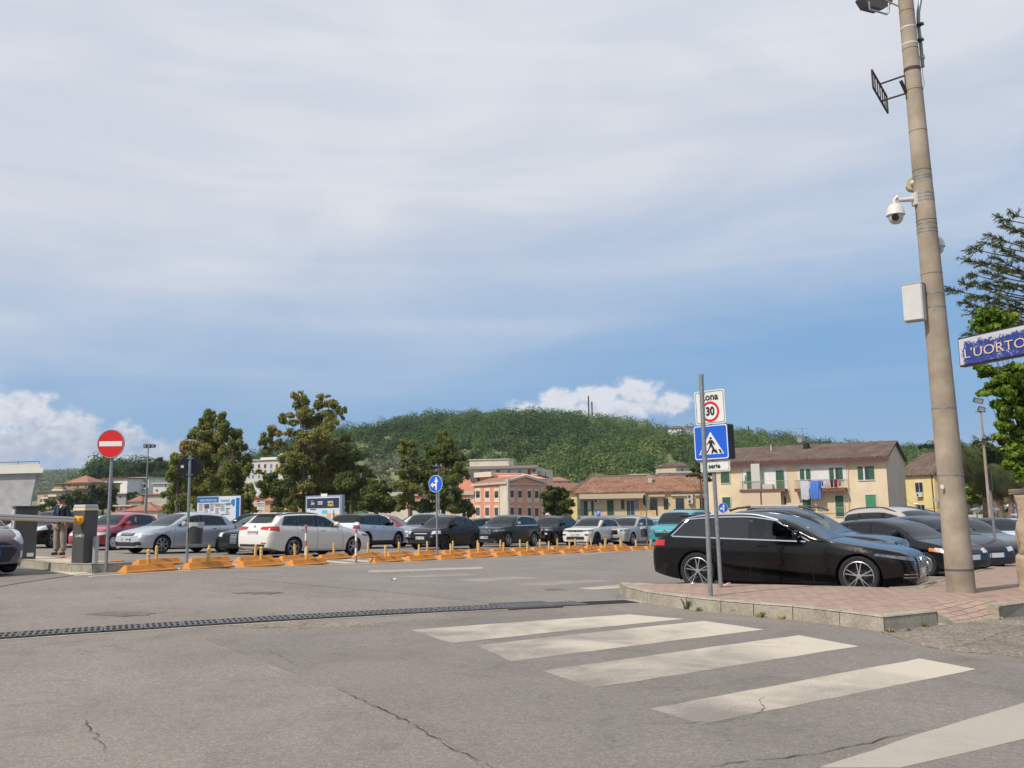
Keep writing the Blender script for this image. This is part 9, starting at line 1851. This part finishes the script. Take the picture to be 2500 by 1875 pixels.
E_b = [(0, 1), (1, 2), (2, 3), (3, 4), (4, 5), (5, 6), (0, 7), (7, 8), (8, 9), (9, 10), (0, 11), (11, 12), (12, 13), (13, 14), (3, 15), (15, 16), (16, 17), (17, 18), (3, 19), (19, 20), (20, 21), (21, 22)]
Rd = [(0.15, 0.11), (0.155, 0.115), (0.165, 0.115), (0.10, 0.08), 0.055, (0.085, 0.10), (0.078, 0.10), 0.095, 0.06, 0.04, 0.04, 0.095, 0.06, 0.04, 0.04, 0.06, 0.045, 0.032, 0.035, 0.06, 0.045, 0.032, 0.035]
skin_mesh('body', V, E_b, Rd, SKN, t)
Vj = [(0, 0, 0.86), (0, 0.005, 1.08), (0, 0.015, 1.28), (0, 0.02, 1.405), (0, 0.02, 1.455), (-0.19, 0.02, 1.375), (-0.255, 0.035, 1.12), (-0.235, -0.035, 0.90), (0.19, 0.02, 1.375), (0.255, 0.035, 1.12), (0.235, -0.035, 0.90)]
skin_mesh('jacket', Vj, [(0, 1), (1, 2), (2, 3), (3, 4), (3, 5), (5, 6), (6, 7), (3, 8), (8, 9), (9, 10)], [(0.205, 0.15), (0.20, 0.15), (0.205, 0.145), (0.13, 0.10), (0.075, 0.075), 0.082, 0.066, 0.055, 0.082, 0.066, 0.055], JK, t)
skin_mesh('trousers', [(0, 0, 0.92), (-0.10, 0, 0.84), (-0.12, -0.005, 0.50), (-0.125, 0.01, 0.10), (0.10, 0, 0.84), (0.125, -0.005, 0.50), (0.14, 0.01, 0.10)], [(0, 1), (1, 2), (2, 3), (0, 4), (4, 5), (5, 6)], [(0.17, 0.13), 0.115, 0.092, 0.085, 0.115, 0.092, 0.085], TRS, t)
for s_, x in ((-1, -0.13), (1, 0.15)):
 g = MB(); g.lathe([(0, 0.085), (0.045, 0.08), (0.052, 0.04), (0.055, 0.0), (0, 0)], n=16); g.v = [(v[0]*0.95, v[1]*2.3-0.05, v[2]) for v in g.v]; o = g.build('shoe', SHO, t, smooth=50); o.location = (x, 0, 0)
g = MB(); g.add([(-0.045, -0.125, 1.46), (0.055, -0.125, 1.46), (0.06, -0.168, 1.20), (0.05, -0.168, 0.95), (-0.04, -0.168, 0.95), (-0.045, -0.168, 1.20)], [(0, 1, 2, 5), (5, 2, 3, 4)]); g.build('shirt_front', SHT, t)
g = MB(); g.tube([(0.07, -0.06, 1.47), (0.09, -0.12, 1.42), (0.095, -0.150, 1.36)], 0.013, 6); g.build('collar_edge', PLW, t)
g = MB(); g.tube([(-0.10, -0.08, 1.45), (-0.08, -0.165, 1.30), (0.04, -0.195, 1.05), (0.10, -0.19, 0.97)], 0.011, 6); g.build('strap', INK, t); g = MB(); g.box((0.07, -0.22, 0.965), (0.20, 0.09, 0.12)); g.build('camera_bag', INK, t, bevel=0.02); g = MB(); g.lathe([(0, -0.27), (0.02, -0.27), (0.02, -0.25)], ax='y', n=10); g.v = [(v[0]+0.10, v[1], v[2]+0.965) for v in g.v]; g.build('clasp', CHR, t)
for s_ in (-1, 1):
 g = MB(); g.lathe([(0, -0.012), (0.012, -0.008), (0.015, 0), (0.012, 0.008), (0, 0.012)], ax='x', n=10); o = g.build('ear', SKN, t, smooth=True); o.location = (s_*0.082, 0.005, 1.605); o.scale = (1, 1.2, 2.0)
 g = MB(); g.lathe([(0.022, -0.002), (0.026, -0.002), (0.026, 0.002), (0.022, 0.002)], ax='y', n=16); g.v = [(v[0]*1.15, v[1], v[2]*0.85) for v in g.v]; o = g.build('glasses_rim', INK, t); o.location = (s_*0.034, -0.115, 1.618)
 g = MB(); g.lathe([(0, -0.006), (0.009, -0.003), (0.010, 0.002)], ax='y', n=10); o = g.build('eye', INK, t); o.location = (s_*0.033, -0.103, 1.618)
g = MB(); g.tube([(0, -0.100, 1.632), (0, -0.122, 1.60), (0, -0.126, 1.585), (0, -0.108, 1.578)], [0.010, 0.014, 0.017, 0.010], 8); g.build('nose', SKN, t, smooth=True); g = MB(); g.tube([(-0.026, -0.100, 1.548), (0, -0.108, 1.550), (0.026, -0.100, 1.548)], 0.006, 6); g.build('mouth', mat('lips', (0.20, 0.07, 0.05), rough=0.6), t)
g = MB(); g.lathe([(0.092, 0.0), (0.095, 0.025), (0.085, 0.065), (0.055, 0.095), (0, 0.105)], n=20); g.v = [(v[0]*0.98, v[1]*1.18, v[2]) for v in g.v]; cp_ = g.build('cap', CAPM, t, smooth=True); cp_.location = (0, 0, 1.640)
g = MB(); vs = []
for k in range(9): a = math.pi*k/8; vs += [(-math.cos(a)*0.085, -0.085-0.02*math.sin(a), 0.012), (-math.cos(a)*0.082, -0.10-0.095*math.sin(a), -0.004)]
g.add(vs, [(2*k, 2*k+1, 2*k+3, 2*k+2) for k in range(8)]); o = g.build('peak', CAPM, cp_)
for s_ in (-1, 1):
 Vh = [(0, 0, 0), (0, -0.005, -0.05)]; Eh = [(0, 1)]; Rh = [(0.022, 0.014), (0.036, 0.014)]
 for k in range(4):
  x = -0.030+0.020*k; l = (0.026, 0.032, 0.030, 0.022)[k]; b0 = len(Vh); Vh += [(x, -0.010, -0.085), (x*1.05, -0.024, -0.085-l*0.8), (x*1.05, -0.042, -0.085-l*1.35)]; Eh += [(1, b0), (b0, b0+1), (b0+1, b0+2)]; Rh += [0.009, 0.008, 0.007]
 b0 = len(Vh); Vh += [(s_*-0.036, -0.02, -0.045), (s_*-0.046, -0.035, -0.075)]; Eh += [(0, b0), (b0, b0+1)]; Rh += [0.010, 0.008]
 o = skin_mesh('hand', Vh, Eh, Rh, SKN, t, 1); o.location = (s_*0.215, -0.055, 0.86)
hgt = at(144.5, 1209, 26.2).z-t.location.z; sc_h = hgt/1.745; t.scale = (sc_h, sc_h, sc_h)
# ---- overhead details: wires between the houses
def wire(a, b, sag, label, r=0.012):
 mid = (a+b)/2; pts = []
 for k in range(15): f = k/14; p = a.lerp(b, f); p.z -= sag*4*f*(1-f); pts.append(p-mid)
 o = MB().tube(pts, r, 5).build('cable', RAILD, None); o.location = mid; tag(o, label, 'cable')
wire(at(2205, 1216, 104), at(2300, 1236, 104), 0.6, 'thin black cable running from the tall yellow house past the pole', 0.02)
# ---- the air: thin haze round everything
hz = MB(); hz.b2((-3300, -300, -21.5), (3300, 3700, 185)); hb = bpy.data.materials.new('air'); hb.use_nodes = True; nt = hb.node_tree; nt.nodes.clear(); v_ = nt.nodes.new('ShaderNodeVolumePrincipled'); v_.inputs['Color'].default_value = (0.80, 0.88, 1.0, 1); v_.inputs['Density'].default_value = 0.00010; v_.inputs['Anisotropy'].default_value = 0.2; q = nt.nodes.new('ShaderNodeOutputMaterial'); nt.links.new(v_.outputs[0], q.inputs['Volume'])
hz.build('haze', hb)['kind'] = 'stuff'
